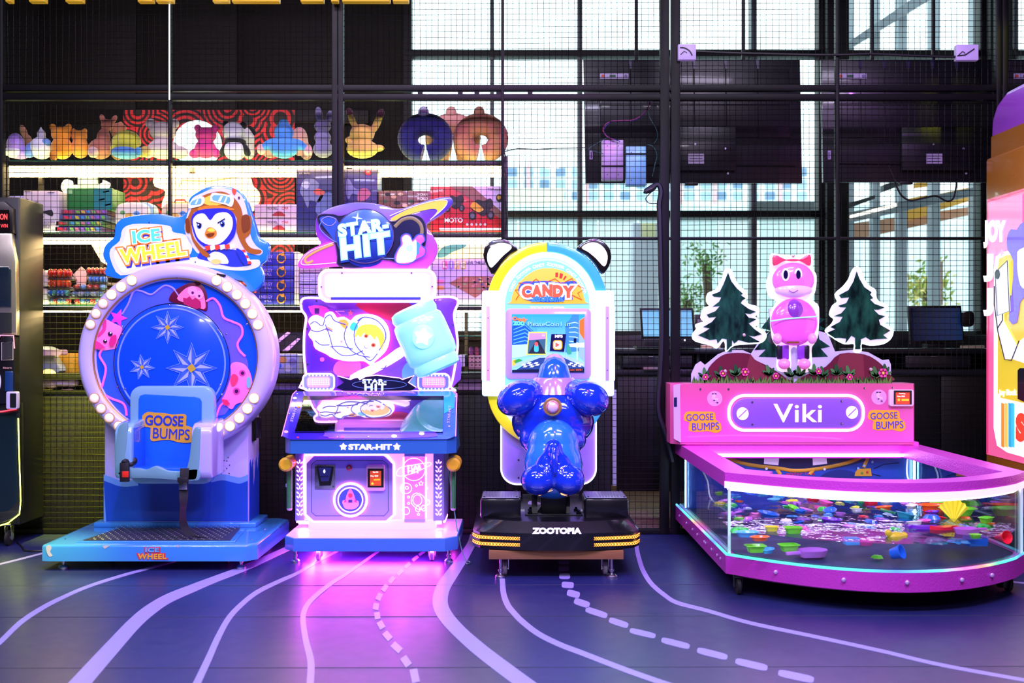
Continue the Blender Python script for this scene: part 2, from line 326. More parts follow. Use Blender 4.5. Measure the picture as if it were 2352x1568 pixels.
for (x, y, l, w, a) in [(1905, 703, 62, 36, 78), (1865, 637, 48, 34, 55), (1822, 573, 50, 32, 42), (1780, 520, 42, 30, 50), (1750, 470, 36, 28, 60), (1733, 427, 32, 26, 80), (1727, 385, 30, 26, 100), (1742, 340, 34, 24, 115), (1768, 300, 34, 22, 125), (1800, 263, 34, 20, 130), (1838, 229, 34, 18, 135), (1872, 196, 32, 16, 138), (1908, 164, 32, 14, 142), (1938, 140, 30, 12, 145)]:
    dx, dy = cos(R(a))*l/2, sin(R(a))*l/2; p = P1(x-dx, y-dy, x+dx, y+dy); ribbon_obj('painted_dash', p, [w/2, w/2], FP, .001, WHL, floor, off=.0008, smooth=False)
for (x, y, l, w, a) in [(238, 183, 46, 15, 0), (238, 212, 48, 22, 0), (242, 246, 50, 25, 0), (256, 286, 56, 28, 4), (282, 327, 60, 30, 14), (321, 369, 74, 30, 18), (388, 413, 104, 28, 18), (490, 460, 92, 28, 18), (600, 508, 122, 26, 13), (751, 554, 134, 28, 14), (920, 602, 144, 30, 14), (1100, 652, 152, 32, 13), (1305, 706, 168, 34, 12)]:
    q = circ(0, 0, 1, 1, 20); o = []
    for (u, v) in q:
        u, v = math.copysign(abs(u)**.45, u)*l/2, math.copysign(abs(v)**.45, v)*w/2; c, s_ = cos(R(a)), sin(R(a)); o.append((x+u*c-v*s_, y+u*s_+v*c))
    plate('painted_dash', [(1176+u/2, 1200+v/2) for u, v in o], FP, .001, WHL, floor, off=.0008)
for y in (1346, 1418, 1535): line('floor_seam', [(-400, y), (2800, y-6)], FP, .5, M('#0a0c18', .6), floor, n=4)
# shop floor and yard behind the fence
yard = struct('floor_2', -4.6, 6.5, 6.44, 8.7, -.08, 0, M('#2a2220', .5), bev=0)
WD = wood_mat()
for i in range(24):
    y = 6.46+i*.092; box('plank', .4, 1.9, y, y+.086, -.002, .004, WD, yard, bev=.001)
def wallbox(name, *a, mat=None, **k): return tag(box(name, *a, mat, bev=0, **k), kind='structure')
DK = M('#080607', .8); DK2 = M('#1c1110', .7); DW = 8.6
wl = wallbox('wall_back', -4.6, wx(932, DW), DW, DW+.2, 0, 4.6, mat=M('#0a0606', .8))
for i, x in enumerate((-3.95, -3.1, -2.25)): box('wall_panel', x, x+.8, DW-.03, DW, 1.9 if i else 1.7, 4.4, M('#0f0706', .7), wl)
box('wall_rail', -3.95, -1.2, DW-.04, DW, 3.02, 3.14, M('#120a07', .6), wl)
wallbox('wall_back_2', wx(932, DW), 6.5, DW, DW+.2, 0, wz(768, DW), mat=DK)
wallbox('wall_left', -4.8, -4.6, -2.6, 8.8, 0, 4.6, mat=DK); wallbox('wall_right', 6.5, 6.7, 6.2, 8.8, 0, 4.6, mat=DK); wallbox('wall_right_2', 5.2, 5.4, -2.6, 6.6, 0, 4.6, mat=DK)
wallbox('wall_front', -4.8, 5.4, -2.8, -2.6, 0, 4.6, mat=M('#3a3644', .8)); ceil = wallbox('ceiling', -4.8, 6.7, -2.8, 8.8, 4.6, 4.8, mat=M('#0d0d10', .8))
FR = M('#070b0e', .6); GRY = M('#59606a', .5)
# window_1: the wide window between the dark wall and the pier; window_2 right of the pier
def window(name, x0, x1, muls, hors):
    w = tag(T(name, None, None, ((wx(x0, DW)+wx(x1, DW))/2, DW, wz(768, DW))), kind='structure')
    xa, xb = wx(x0, DW), wx(x1, DW); zt = 4.6; zb = wz(768, DW)
    for a, b in ((xa-.02, xa+.05), (xb-.05, xb+.02)): box('window_frame', a, b, DW-.03, DW+.1, zb, zt, FR, w)
    box('window_frame', xa, xb, DW-.03, DW+.1, zb-.05, zb+.03, FR, w)
    vs = [xa]+[wx(a, DW) for a, _ in muls]+[xb]; hs = [zb]+[wz(c, DW) for c, _, _ in hors]+[zt]
    for a, wd in muls: box('mullion', wx(a-wd/2, DW), wx(a+wd/2, DW), DW-.02, DW+.09, zb, zt, GRY, w)
    for c, wd, _ in hors: box('transom', xa, xb, DW-.035, DW+.085, wz(c+wd/2, DW), wz(c-wd/2, DW), FR, w)
    for a, b in zip(vs, vs[1:]):
        for c, d in zip(hs, hs[1:]): box('pane', a+.01, b-.01, DW+.03, DW+.036, c+.01, d-.01, WGLASS, w, bev=0)
window('window_1', 932, 1892, [(1130, 9), (1332, 11), (1731, 13)], [(492, 15, 0), (124, 15, 0)])
window('window_2', 1934, 2262, [], [(124, 14, 0)])
window('window_3', 2308, 2500, [(2334, 6)], [(124, 14, 0)])
for a, b in ((1890, 1936), (2260, 2310)): wallbox('wall_pier', wx(a, DW), wx(b, DW), DW-.12, DW+.2, wz(768, DW), 4.6, mat=FR)
# ---------------------------------------------------------------- outside
wallbox('ground_outside', -20, 40, 8.8, 60, -.3, -.1, mat=M('#d8dcd8', .8))
b = T('office_building', 'pale office building with rows of blue windows across the street outside', 'building', (wx(1500, 24), 24, -.1))
box('facade', wx(1150, 24), wx(1880, 24), 24, 30, -.1, wz(372, 24), M('#f4f6fb', .8), b, bev=0)
for i in range(19):
    for j, (y0, y1) in enumerate(((385, 404), (412, 432), (440, 458))):
        x = 1166+i*37; pbox('facade_window', x, y0, x+22, y1, 23.95, .06, M('#9fb6cc' if (i+j) % 3 else '#6f88a8', .3), b, bev=0)
for x in (1210, 1345, 1560, 1640, 1790): pbox('pink_pillar', x, 372, x+7, 470, 23.85, .1, M('#e8a9ac', .7), b, bev=0)
box('canopy', wx(1150, 22), wx(1900, 22), 22, 23.6, wz(486, 22), wz(470, 22), M('#c9efef', .5), b, bev=0)
pbox('beige_base', 1168, 432, 1296, 470, 23.8, .1, M('#e6dcc4', .8), b, bev=0)
box('black_fascia', wx(1735, 20), wx(1900, 20), 20, 20.3, wz(487, 20), wz(462, 20), M('#1a1f24', .5), b, bev=0)
w2 = T('frosted_hoarding', 'pale frosted glass hoarding standing outside the big window', 'hoarding', (wx(1500, 13), 13, -.1))
for i in range(9):
    x = 1100+i*92; pbox('glass_panel', x, 505, x+88, 1018, 13, .05, M('#e4f6f4' if i % 3 else '#f0f6f6', .5), w2, bev=0)
pbox('top_rail', 1100, 498, 1930, 505, 12.98, .08, M('#7d8a8c', .5), w2, bev=0)
cl = T('concrete_column', 'grey outdoor column behind the window left of the tall post', 'column', (wx(1480, 12), 12, -.1))
pbox('shaft', 1455, 512, 1512, 900, 12, .3, M('#a9adb8', .7), cl); pbox('yellow_notice', 1474, 512, 1506, 545, 11.98, .02, M('#c9c69a', .6), cl)
def bush(name, cx, cy, r, D, label, n=160, hexes=('#6f9a4a', '#88ad58', '#4f7a38')):
    t = T(name, label, 'tree', (wx(cx, D), D, -.1)); random.seed(int(cx)); c = Vector((wx(cx, D), D, wz(cy, D))); rm = r*D/F
    tube('trunk', [(c.x, D, -.1), (c.x+.05, D, c.z*.6), (c.x, D, c.z)], .05, M('#5c4a3a', .8), t)
    for k, hx in enumerate(hexes):
        bm = nb()
        for i in range(n):
            v = Vector((random.gauss(0, .45), random.gauss(0, .35), random.gauss(0, .5)))*rm+c; d = Vector((random.uniform(-1, 1), random.uniform(-1, 1), random.uniform(-.6, 1))).normalized()*rm*.33; s_ = d.cross(Vector((random.random(), random.random(), random.random()))).normalized()*rm*.06
            f = [bm.verts.new(v), bm.verts.new(v+d*.5+s_), bm.verts.new(v+d), bm.verts.new(v+d*.5-s_)]; bm.faces.new(f)
        tag(obj('foliage', bm, M(hx, .6), t), kind='stuff')
bush('leafy_tree', 1622, 606, 46, 11.5, 'small leafy tree outside, upper one right of the tall double post', 60)
bush('leafy_shrub', 1578, 690, 44, 11.0, 'leafy shrub outside just right of the tall double post', 60)
bush('yellow_shrub', 2128, 668, 60, 12.5, 'yellow green shrub outside above the black monitor', 120, ('#b7b95a', '#8aa050', '#d8c878'))
st = T('steel_canopy', 'grey steel canopy frame with columns and sloping beam outside right window', 'canopy', (wx(2090, 11), 11, -.1))
for x0, x1 in ((1946, 1962), (2005, 2022), (2064, 2084), (2140, 2160), (2235, 2256)): pbox('column', x0, -260, x1, 900, 11, .12, M('#8c949c', .5), st, bev=0)
plate('sloping_beam', PX(1925, 112, 2120, -20, 2165, -20, 1925, 128), 10.8, .15, M('#6d747c', .5), st)
plate('sloping_beam', PX(1926, 492, 2270, 424, 2270, 441, 1926, 516), 10.8, .15, M('#59616a', .5), st)
plate('lower_truss', PX(1950, 466, 2010, 448, 2010, 456, 1950, 478), 10.75, .1, M('#181c20', .5), st)
plate('bracket', PX(2030, 424, 2085, 405, 2085, 420, 2030, 440), 10.75, .1, M('#1b1f24', .5), st)
plate('tube_lamp', PX(1955, 494, 2060, 466, 2060, 474, 1955, 500), 10.7, .04, NEON('#fff4e0', 2.5), st)
for p in (PX(2084, 456, 2138, 446, 2138, 492, 2084, 506), PX(2160, 444, 2226, 430, 2226, 462, 2160, 482), PX(2100, 420, 2132, 416, 2132, 428, 2100, 432)): plate('orange_panel', p, 11.3, .03, M('#e0a23c', .6), st)
plate('beige_fascia', PX(1935, 516, 2262, 470, 2262, 486, 1935, 556), 11.4, .1, M('#b88468', .6), st)
w3 = T('glass_storefront', 'pale blue glass storefront behind the steel canopy outside', 'storefront', (wx(2100, 14), 14, -.1))
for i in range(6):
    x = 1930+i*58; pbox('glass_sheet', x, 505, x+54, 1000, 14, .05, M('#dcecf4', .35), w3, bev=0)
pbox('header', 1925, 470, 2290, 500, 14, .1, M('#cfdfe8', .6), w3, bev=0)
pbox('beach_chair', 2150, 600, 2166, 700, 12, .04, M('#8a6f62', .7), w3, bev=0)

# ================================================================ FENCE
DF = 6.4
fe = T('mesh_fence', 'tall black steel fence of welded wire mesh between square posts', 'fence', (0, DF, 0))
def post(x0, x1, y0=-400, y1=1228, name='post', dep=.045, mat=STEEL, D=DF-.03): return box(name, wx(x0, DF), wx(x1, DF), D, D+dep, max(0.002, wz(y1, DF)), wz(y0, DF), mat, fe, .003)
for a in ((-2, 11), (764, 777), (778, 790), (1515, 1536), (1540, 1561), (2284, 2296), (2298, 2311), (-770, -757), (2980, 2995)): post(*a)
post(1151, 1158, -400, 625); post(389, 395, -400, 1228); post(1917, 1925, -400, 1228)
box('glowing_strip', wx(392, DF), wx(394.5, DF), DF-.036, DF-.031, wz(232, DF), wz(-60, DF), NEON('#e8f0ff', 1.6), fe, 0)  # added glowing strip in place of the bright gap at the thin post
for (a, b, y0, y1) in ((-900, 3100, 197, 211), (-900, 3100, 218, 232), (-900, 3100, 1213, 1226), (1158, 2290, 545, 551), (-900, 3100, -330, -316)):
    box('rail', wx(a, DF), wx(b, DF), DF-.028, DF+.012, max(.003, wz(y1, DF)), wz(y0, DF), STEEL, fe, .003)
for x in (960, 1052, 1090, 1140, 1212): box('spacer', wx(x, DF), wx(x+11, DF), DF-.02, DF+.01, wz(218, DF), wz(211, DF), STEEL, fe, 0)
WIRE = M('#17171a', .38, .6)
def wires(xa, xb, ya, yb, spx=14.0, spy=13.2, D=DF):
    bm = nb(); q = .0016; x = xa+7
    def wire(a, b, hor):
        o = (Vector((0, q, 0)), Vector((0, 0, q))) if hor else (Vector((q, 0, 0)), Vector((0, q, 0)))
        c = [o[0], o[1], -o[0], -o[1]]; A = [bm.verts.new(Vector(a)+d) for d in c]; B = [bm.verts.new(Vector(b)+d) for d in c]
        for k in range(4): bm.faces.new((A[k], A[(k+1) % 4], B[(k+1) % 4], B[k]))
    def wob(v, s_): return .0035*sin(v*3.1+s_)
    i = 0
    while x < xb-3:
        X = wx(x, D); n = 4; zz = [wz(yb, D)+(wz(ya, D)-wz(yb, D))*t/n for t in range(n+1)]
        for z0, z1 in zip(zz, zz[1:]): wire((X+wob(z0, i), D, z0), (X+wob(z1, i), D, z1), False)
        x += spx; i += 1
    y = ya+spy/2; i = 0
    while y < yb-3:
        Z = wz(y, D); n = 5; xx = [wx(xa, D)+(wx(xb, D)-wx(xa, D))*t/n for t in range(n+1)]
        for x0, x1 in zip(xx, xx[1:]): wire((x0, D-.004, Z+wob(x0, i)), (x1, D-.004, Z+wob(x1, i)), True)
        y += spy; i += 1
    return bm
for (a, b) in ((-757, -2), (11, 389), (395, 764), (790, 1151), (1158, 1520), (1558, 1917), (1925, 2284), (2311, 2980)):
    for (y0, y1) in ((-316, 197), (232, 1213)):
        if b-a < 400 and a > -10 and y0 > 0 and b < 2300 and a >= 1158:
            parts = ((232, 545), (551, 1213))
        else: parts = ((y0, y1),)
        for (c, d) in parts: obj('wire_panel', wires(a, b, c, d), WIRE, fe, flat=True, kind='stuff')
# gold letters of the sign that hangs in front of the fence, only their feet in view
for i, (x0, x1) in enumerate([(12, 24), (66, 102), (150, 188), (316, 350), (358, 396), (488, 524), (532, 640), (690, 742), (760, 776), (786, 895), (902, 938)]):
    tag(plate('sign_letter', PX(x0-4, -60, x1+2, -60, x1, 3.2, x0, 3.2), 6.3, .05, M('#d8a828', .35, .2, .35), bev=.004), 'gold yellow sign letter cut off by the top edge, %s' % ['first from the left, narrow', 'second from the left', 'third from the left', 'left of the thin bright line', 'fifth, at the thin bright line', 'sixth from the left', 'wide seventh one', 'eighth from the left', 'narrow one at the post', 'wide one right of the post', 'last one before the bright window'][i], 'sign letter', 'gold letters along the top edge')
# ================================================================ BACK WALL LOWER PANELS AND SHELVES
pn = T('black_partition', 'black sheet partition standing behind the lower half of the mesh fence', 'partition', (-1.5, 6.46, 0))
for (a, b) in ((-760, -100), (-98, 392), (394, 777), (779, 1160), (1162, 1404)): box('sheet', wx(a, 6.46), wx(b, 6.46), 6.46, 6.475, .01, wz(906, 6.46), M('#1b181d', .5), pn, .002)
box('top_rail', wx(-760, 6.46), wx(1404, 6.46), 6.455, 6.485, wz(906, 6.46), wz(900, 6.46), STEEL, pn, .002)
box('corner_post', wx(1407, 6.6), wx(1416, 6.6), 6.6, 6.63, wz(1115, 6.6), wz(895, 6.6), M('#b9c4d4', .4), pn, .002)
Y0, Y1 = 6.5, 6.95
def sz(y): return wz(y, Y0)
GS = M('#2f7a4c', .15, coat=1); BAR = M('#15120f', .5); LED = M('#ffffff', .5, 0, 30, ec='#ffd896'); SGL = glass_mat('shelf_glass', (.72, .9, .76), 1.5, .05)
sh = T('display_shelf', 'black steel shelving with green edged glass boards and warm light strips', 'shelf', (-1.5, 6.7, 0))
ZS = {}
for nm, y, sects in (('a', 368, ((-120, 392), (393, 777), (778, 1162))), ('b', 533, ((-120, 392), (393, 777), (778, 1162))), ('c', 700, ((-120, 392), (393, 777), (778, 1162))), ('d', 858, ((-120, 392), (393, 777), (778, 1162))), ('e', 896, ((-120, 392), (393, 777), (778, 1162)))):
    z = sz(y); ZS[nm] = z
    for (a, b) in sects:
        X0, X1 = wx(a, Y0), wx(b, Y0)-.004
        g = box('glass_board' if nm < 'd' else 'dark_board', X0, X1, Y0+.004 if nm < 'd' else Y0, Y1, z-.008, z, SGL if nm < 'd' else BAR, sh, 0)
        if nm < 'd': box('glass_edge', X0, X1, Y0, Y0+.004, z-.008, z, GS, g, 0)
        box('front_bar', X0, X1, Y0-.005, Y0+.02, z-.034, z-.009, BAR, g, .002)
        if nm < 'd':
            for yy in (Y0+.05, Y1-.02): box('glowing_strip', X0+.02, X1-.02, yy, yy+.022, z-.034, z-.012, LED, g, 0)
box('glass_board', wx(1040, Y0), wx(1162, Y0), Y0, Y1, sz(770)-.008, sz(770), GS, sh, .001)
for x in (-121, 12, 776, 1156):
    for y in (Y0-.03, Y1): box('upright', wx(x, Y0), wx(x, Y0)+.028, y, y+.028, .0, sz(360), BAR, sh, .002)
tag(tube('cable_bundle', [(wx(1157, 6.45), 6.44, sz(345)), (wx(1161, 6.45), 6.44, sz(365)), (wx(1156, 6.45), 6.44, sz(385)), (wx(1162, 6.45), 6.44, sz(410)), (wx(1158, 6.45), 6.44, sz(440)), (wx(1164, 6.45), 6.44, sz(500)), (wx(1160, 6.45), 6.44, sz(540))], .004, M('#14181a', .6)), 'thin black wires tangled down the right end of the shelves', 'wire')
tag(tube('black_wire', [(wx(1158, 6.45), 6.44, sz(352)), (wx(1190, 6.45), 6.44, sz(345)), (wx(1230, 6.45), 6.44, sz(347)), (wx(1270, 6.45), 6.44, sz(345)), (wx(1345, 6.45), 6.44, sz(343))], .003, M('#14181a', .6)), 'single black wire stretched from shelf end to the dark screen back', 'wire')
mz = tag(box('maze_panel', wx(283, 7.3), wx(676, 7.3), 7.3, 7.32, wz(700, 7.3), wz(252, 7.3), maze_mat(), bev=0), 'dark red panel printed with a black maze pattern behind the plush shelf', 'panel')
PY = 6.64                                                    # where things stand on the boards
def zat(k): return ZS[k]
def U(px, D=PY): return wx(px, D)
def V(py, D=PY): return wz(py, D)
def pe(cx, cy, rx, ry, dep=None, D=PY, rot=0, dy=0):         # ellipsoid from px centre and radii
    s = D/F; return ((wx(cx, D), D+dy, wz(cy, D)), (rx*s, (dep or min(rx, ry))*s, ry*s), (0, R(rot), 0))
def pl_(name, label, els, hexc, parts=(), D=PY, zb=None, vox=.008):
    t = T(name, label, 'plush toy', (wx(els[0][0], D), D, zat('a')), 'plush toys on the top shelf')
    blob('body', [pe(*e[:4], **dict(zip(('dep', 'D', 'rot', 'dy'), (e[4] if len(e) > 4 else None, D, e[5] if len(e) > 5 else 0, e[6] if len(e) > 6 else 0)))) for e in els], plush(hexc), t, vox, 3)
    for (pn_, e, hx) in parts: blob(pn_, [pe(*q[:4], **dict(zip(('dep', 'D', 'rot', 'dy'), (q[4] if len(q) > 4 else None, D, q[5] if len(q) > 5 else 0, q[6] if len(q) > 6 else 0)))) for q in e], plush(hx), t, vox*.7, 2)
    return t
pl_('plush_seal', 'purple and white plush with rounded back, leftmost on the top shelf', [(36, 335, 20, 30), (48, 352, 22, 14)], '#b58ce8', [('belly', [(34, 350, 21, 14, 16, 0, -.015)], '#f2e8f4')])
pl_('plush_squirrel', 'brown plush tail sticking up behind the purple and white plush', [(64, 335, 12, 26), (54, 302, 8, 17, 8, -20)], '#a2725c', D=6.78)
pl_('plush_bunny', 'white plush with blue sides beside the orange plush cat', [(95, 340, 26, 26), (95, 308, 10, 10), (94, 302, 4, 12)], '#e9e4f4', [('wing', [(76, 346, 14, 20, 10, 25, -.03)], '#6f8ae0'), ('scarf', [(110, 330, 12, 10, 10, 0, -.03)], '#6f9ae0')])
pl_('plush_cat', 'orange plush cat with one leg hanging over the shelf edge', [(142, 340, 24, 26), (140, 308, 23, 17, 18), (122, 293, 8, 10, 7, -20), (157, 293, 8, 10, 7, 20)], '#f0952c', [('leg', [(136, 362, 9, 14, 9, 0, -.08)], '#f0952c')], D=6.6)
pl_('plush_bear', 'small orange plush bear next to the orange plush cat', [(184, 340, 20, 24), (182, 313, 18, 14, 16), (169, 301, 6, 7), (195, 301, 6, 7)], '#f59a38')
pl_('plush_kangaroo', 'brown plush kangaroo with tall ears and pale belly', [(230, 342, 26, 24), (238, 316, 15, 20), (246, 287, 14, 13, 13), (235, 272, 6, 11, 6, -15), (262, 274, 6, 12, 6, 30)], '#b86e5c', [('pouch', [(224, 354, 12, 13, 12, 0, -.07)], '#e0b4b0')])
pl_('plush_fawn', 'small brown plush head peeking over the yellow plush', [(268, 300, 14, 18), (277, 285, 6, 6), (285, 294, 6, 8), (270, 340, 18, 28)], '#c07a60', D=6.85)
pl_('plush_chick', 'round yellow plush wearing blue trousers, seen from behind', [(291, 326, 33, 27), (291, 345, 34, 18), (262, 338, 14, 7, 7, -25)], '#d8d24a', [('trousers', [(290, 352, 33, 14, 34, 0, -.012)], '#4f86d8'), ('glove', [(246, 338, 6, 6)], '#1a1a20'), ('glove', [(323, 341, 6, 6)], '#1a1a20')])
pl_('plush_pug', 'small blue and yellow plush lying beside the yellow one', [(334, 348, 12, 13), (325, 350, 9, 12)], '#d8b860', [('shirt', [(322, 350, 8, 11, 9, 0, -.03)], '#5aa0e0')], D=6.58)
pl_('plush_elephant', 'large cream plush bear in the middle of the top shelf', [(375, 342, 36, 24), (374, 302, 30, 23, 26), (346, 284, 13, 12, 9), (400, 284, 12, 12, 9), (412, 350, 20, 15), (340, 350, 12, 14)], '#efd8d4')
pl_('plush_pig', 'bright magenta plush pig seen from behind', [(472, 342, 25, 22), (473, 310, 25, 18, 20), (454, 294, 9, 9, 6, -20), (494, 295, 9, 9, 6, 20), (447, 353, 13, 11), (497, 352, 10, 11)], '#e23a8e')
pl_('plush_panda', 'black and white plush panda seen from behind', [(540, 345, 26, 24), (537, 304, 26, 25)], '#f0ecf4', [('arm_band', [(518, 342, 10, 20, 12, 35), (562, 342, 10, 20, 12, -35), (540, 325, 26, 8, 24)], '#17171c'), ('ear', [(519, 286, 9, 9)], '#17171c'), ('ear', [(559, 288, 9, 9)], '#17171c')])
pl_('plush_panda', 'second plush panda leaning behind the first one', [(567, 320, 18, 28), (572, 345, 14, 22)], '#efe6ee', [('ear', [(578, 300, 8, 14, 8, -40)], '#17171c')], D=6.8)
pl_('plush_duck', 'pale pink plush sitting behind the blue plush with folded hood', [(688, 325, 20, 34), (704, 348, 14, 20), (620, 345, 20, 18)], '#f2aeb0', D=6.82)
pl_('plush_dinosaur', 'bright blue hooded plush with arms spread, seen from behind', [(652, 340, 34, 24), (652, 304, 23, 22, 20), (652, 284, 12, 12), (616, 332, 22, 10, 10, -35), (690, 333, 22, 10, 10, 35)], '#56a4ea', [('paw', [(600, 343, 10, 13)], '#e8b4b0'), ('paw', [(708, 347, 10, 13)], '#e8b4b0')], D=6.6)
pl_('plush_rabbit', 'tall grey violet plush rabbit beside the square post', [(742, 343, 23, 20), (741, 316, 20, 16), (741, 290, 20, 15, 16), (732, 262, 9, 18, 7, -6), (757, 268, 8, 16, 7, 8)], '#8f86b0', D=6.6)
pl_('plush_fox', 'pale yellow plush with long brown tipped ears, seen from behind', [(832, 342, 37, 22), (832, 307, 29, 22, 24), (809, 276, 8, 24, 7, -22), (866, 282, 9, 28, 7, 24), (800, 322, 8, 8), (870, 340, 14, 8)], '#ecc860', [('ear_tip', [(803, 258, 8, 11, 8, -22)], '#6a3a4a'), ('ear_tip', [(874, 262, 9, 13, 8, 24)], '#5a3040')], D=6.6)
def pillow(name, label, cx, hx, hx2, D):
    t = T(name, label, 'neck pillow', (wx(cx, D), D, zat('a')), 'neck pillows on the top shelf'); s = D/F; C0 = (wx(cx, D), D, wz(312, D)); P = []; r = []
    for i in range(25):
        a = R(-80+340*i/24); P.append((C0[0]+40*s*cos(a)*1.0, D, C0[2]+(35*sin(a)-8)*s)); r.append(s*(24+2*sin(a)))
    tube('ring', P, r, plush(hx), t, n=16); blob('patch', [((wx(cx-3, D), D-.04, wz(262, D)), (13*s, 10*s, 15*s))], plush(hx2), t, .008, 1)
    tube('loop', [(wx(cx-4, D), D, wz(262, D)), (wx(cx-6, D), D, wz(246, D)), (wx(cx+3, D), D, wz(246, D)), (wx(cx+3, D), D, wz(262, D))], .006, plush(hx), t)
pillow('neck_pillow', 'navy blue plush neck pillow with a white patch on top', 977, '#1c2260', '#d8d0f4', 6.62)
pillow('neck_pillow', 'tan brown plush neck pillow at the right end of the shelf', 1104, '#b8785c', '#c08468', 6.66)
pillow('neck_pillow', 'peach coloured neck pillow half hidden between the navy and tan ones', 1040, '#e0a890', '#e0a890', 6.86)
# white glowing shapes behind
tag(plate('round_lamp', circ(452, 330, 54, 54), 7.15, .04, NEON('#dff8ff', 1.5)), 'round white glowing lamp panel behind the cream plush', 'lamp')
t = T('cat_lamp', 'large white glowing animal shaped panel behind the second shelf', 'lamp', (wx(470, 7.1), 7.1, 1.6))
plate('panel', sm(PX(352, 412, 365, 400, 470, 398, 560, 396, 578, 424, 592, 440, 590, 466, 560, 486, 384, 486, 380, 440, 356, 428), 4), 7.1, .05, NEON('#fff0d8', 1.3), t)
line('outline', PX(410, 430, 418, 414, 480, 416, 560, 404), 7.09, 1.5, M('#e8b878', .5), t)
t = T('bear_lamp', 'white bear shaped glowing panel with a grey screen behind green box', 'lamp', (wx(200, 7.1), 7.1, 1.6))
plate('panel', sm(PX(140, 430, 146, 414, 160, 413, 168, 424, 230, 422, 236, 413, 248, 420, 244, 436, 262, 460, 262, 500, 140, 500, 146, 450), 3), 7.1, .05, NEON('#f4fbff', 1.1), t)
pbox('screen', 178, 398, 222, 432, 7.06, .03, M('#9fc0c8', .3), t)
tag(plate('white_board', PX(208, 558, 250, 558, 250, 612, 232, 600), 7.0, .03, NEON('#fff2d8', 1.2)), 'slanted white lit board beside the blue wheel sign', 'board')
t = T('blue_signboard', 'blurred white board with a blue swoosh behind the board game box', 'signboard', (wx(1070, 7.4), 7.4, 1.5))
pbox('board', 1000, 548, 1150, 600, 7.4, .03, NEON('#fff6dc', .9), t); plate('swoosh', sm(PX(1004, 588, 1020, 566, 1068, 560, 1066, 568, 1040, 578, 1020, 590)), 7.39, .01, M('#3f9ad8', .4), t, off=.002)
def stand(x, y, z, par=None, lab=None):
    return box('stand_pole', x-.012, x+.012, y+.04, y+.06, 0, z, BAR, par, .002)
for o in list(COL.objects):
    if o.parent is None and o.name.split('.')[0] in ('round_lamp', 'cat_lamp', 'bear_lamp', 'white_board', 'blue_signboard', 'maze_panel'):
        box('stand_pole', o.location.x-.012, o.location.x+.012, o.location.y+(.02 if o.type == 'MESH' else .05), o.location.y+(.06 if o.type == 'MESH' else .09), 0, max(o.location.z+.1, .5), BAR, o, .002)
# boxes ---------------------------------------------------------
def bx(name, label, x0, y0, x1, k, hx, D=6.58, dep=.22, cat='box', group='boxes on the shelves', side=None, y1=None):
    zb = zat(k) if y1 is None else wz(y1, D); X0, X1 = wx(x0, D), wx(x1, D); t = T(name, label, cat, ((X0+X1)/2, D, zb), group)
    box('carton', X0, X1, D, D+dep, zb+.001, wz(y0, D), M(hx, .45, coat=.2), t, .003)
    return t
d = 6.58; P_ = lambda nm, pts, hx, t, o=.002, **k: plate(nm, pts, d, .002, M(hx, .4), t, off=o, **k)
t = bx('toy_box', 'pale blue toy carton at the far left of the second shelf', 16, 449, 51, 'b', '#a9a4e8')
P_('print', rr(28, 456, 46, 528, 5), '#6f7ad8', t); P_('print', rr(32, 462, 42, 520, 4), '#a9b4f0', t, .003)
t = bx('toy_box', 'white carton printed with a dark flying drone', 54, 438, 135, 'b', '#cbb9d6')
K = M('#2a2634', .5)
P_('drone_print', sm(A_(185, 935, 240, 870, 300, 870, 330, 890, 400, 880, 405, 930, 330, 905, 290, 950, 230, 925), 3), '#2c2838', t); P_('drone_print', A_(190, 800, 215, 795, 235, 820, 305, 818, 240, 835, 245, 870, 225, 870, 200, 830), '#2c2838', t)
P_('drone_print', A_(255, 950, 340, 932, 335, 940, 260, 958), '#2c2838', t); P_('drone_print', sm(A_(185, 905, 200, 885, 215, 905, 205, 950), 3), '#3a3548', t)
text('lettering', '883', *A_(355, 1010)[0], 9, d, M('#8f8498'), t, off=.003, th=.002, bold=.02); text('lettering', 'FOLDABLE DRONE', *A_(345, 978)[0], 4, d, M('#8f8498'), t, off=.003, th=.002)
P_('print', A_(190, 735, 235, 735, 235, 742, 190, 742), '#6a6078', t); P_('print', A_(370, 742, 420, 742, 420, 750, 370, 750), '#8a8098', t)
t = bx('green_box', 'green carton with a blue end standing on the stacked game boxes', 153, 432, 258, 'b', '#2f7a44', y1=482); P_('print', PX(216, 433, 257, 433, 257, 481, 216, 481), '#2a7f8a', t)
P_('print', PX(156, 435, 166, 435, 166, 445, 156, 445), '#9fd09a', t)
for q in ((236, 440), (226, 458), (240, 470)): P_('print', [(q[0], q[1]), (q[0]+14, q[1]-3), (q[0]+16, q[1]), (q[0]+2, q[1]+3)], '#c86a4a', t)
for i, (y0, y1, x0, hx, pos) in enumerate([(481, 492, 140, '#7a4a78', 'topmost'), (493, 505, 138, '#4a5a9a', 'second from top'), (507, 519, 128, '#3f6a5a', 'third from top'), (520, 532, 126, '#4a3a7a', 'bottom')]):
    t = bx('game_box', 'flat colourful game box, %s in the stack under the green box' % pos, x0, y0, x0+106, 'b', hx, y1=y1)
    for j in range(6): P_('print', [(x0+34+j*12, y0+2), (x0+42+j*12, y0+3), (x0+44+j*12, y1-2), (x0+36+j*12, y1-3)], ['#6fae4a', '#c8b040', '#4a8ac8', '#7fae5a', '#c06a8a', '#8f5ac8'][(i+j) % 6], t)
    text('lettering', '19in1', x0+16, (y0+y1)/2, 7, d, M('#e8304a', .4), t, off=.004, th=.002, bold=.03)
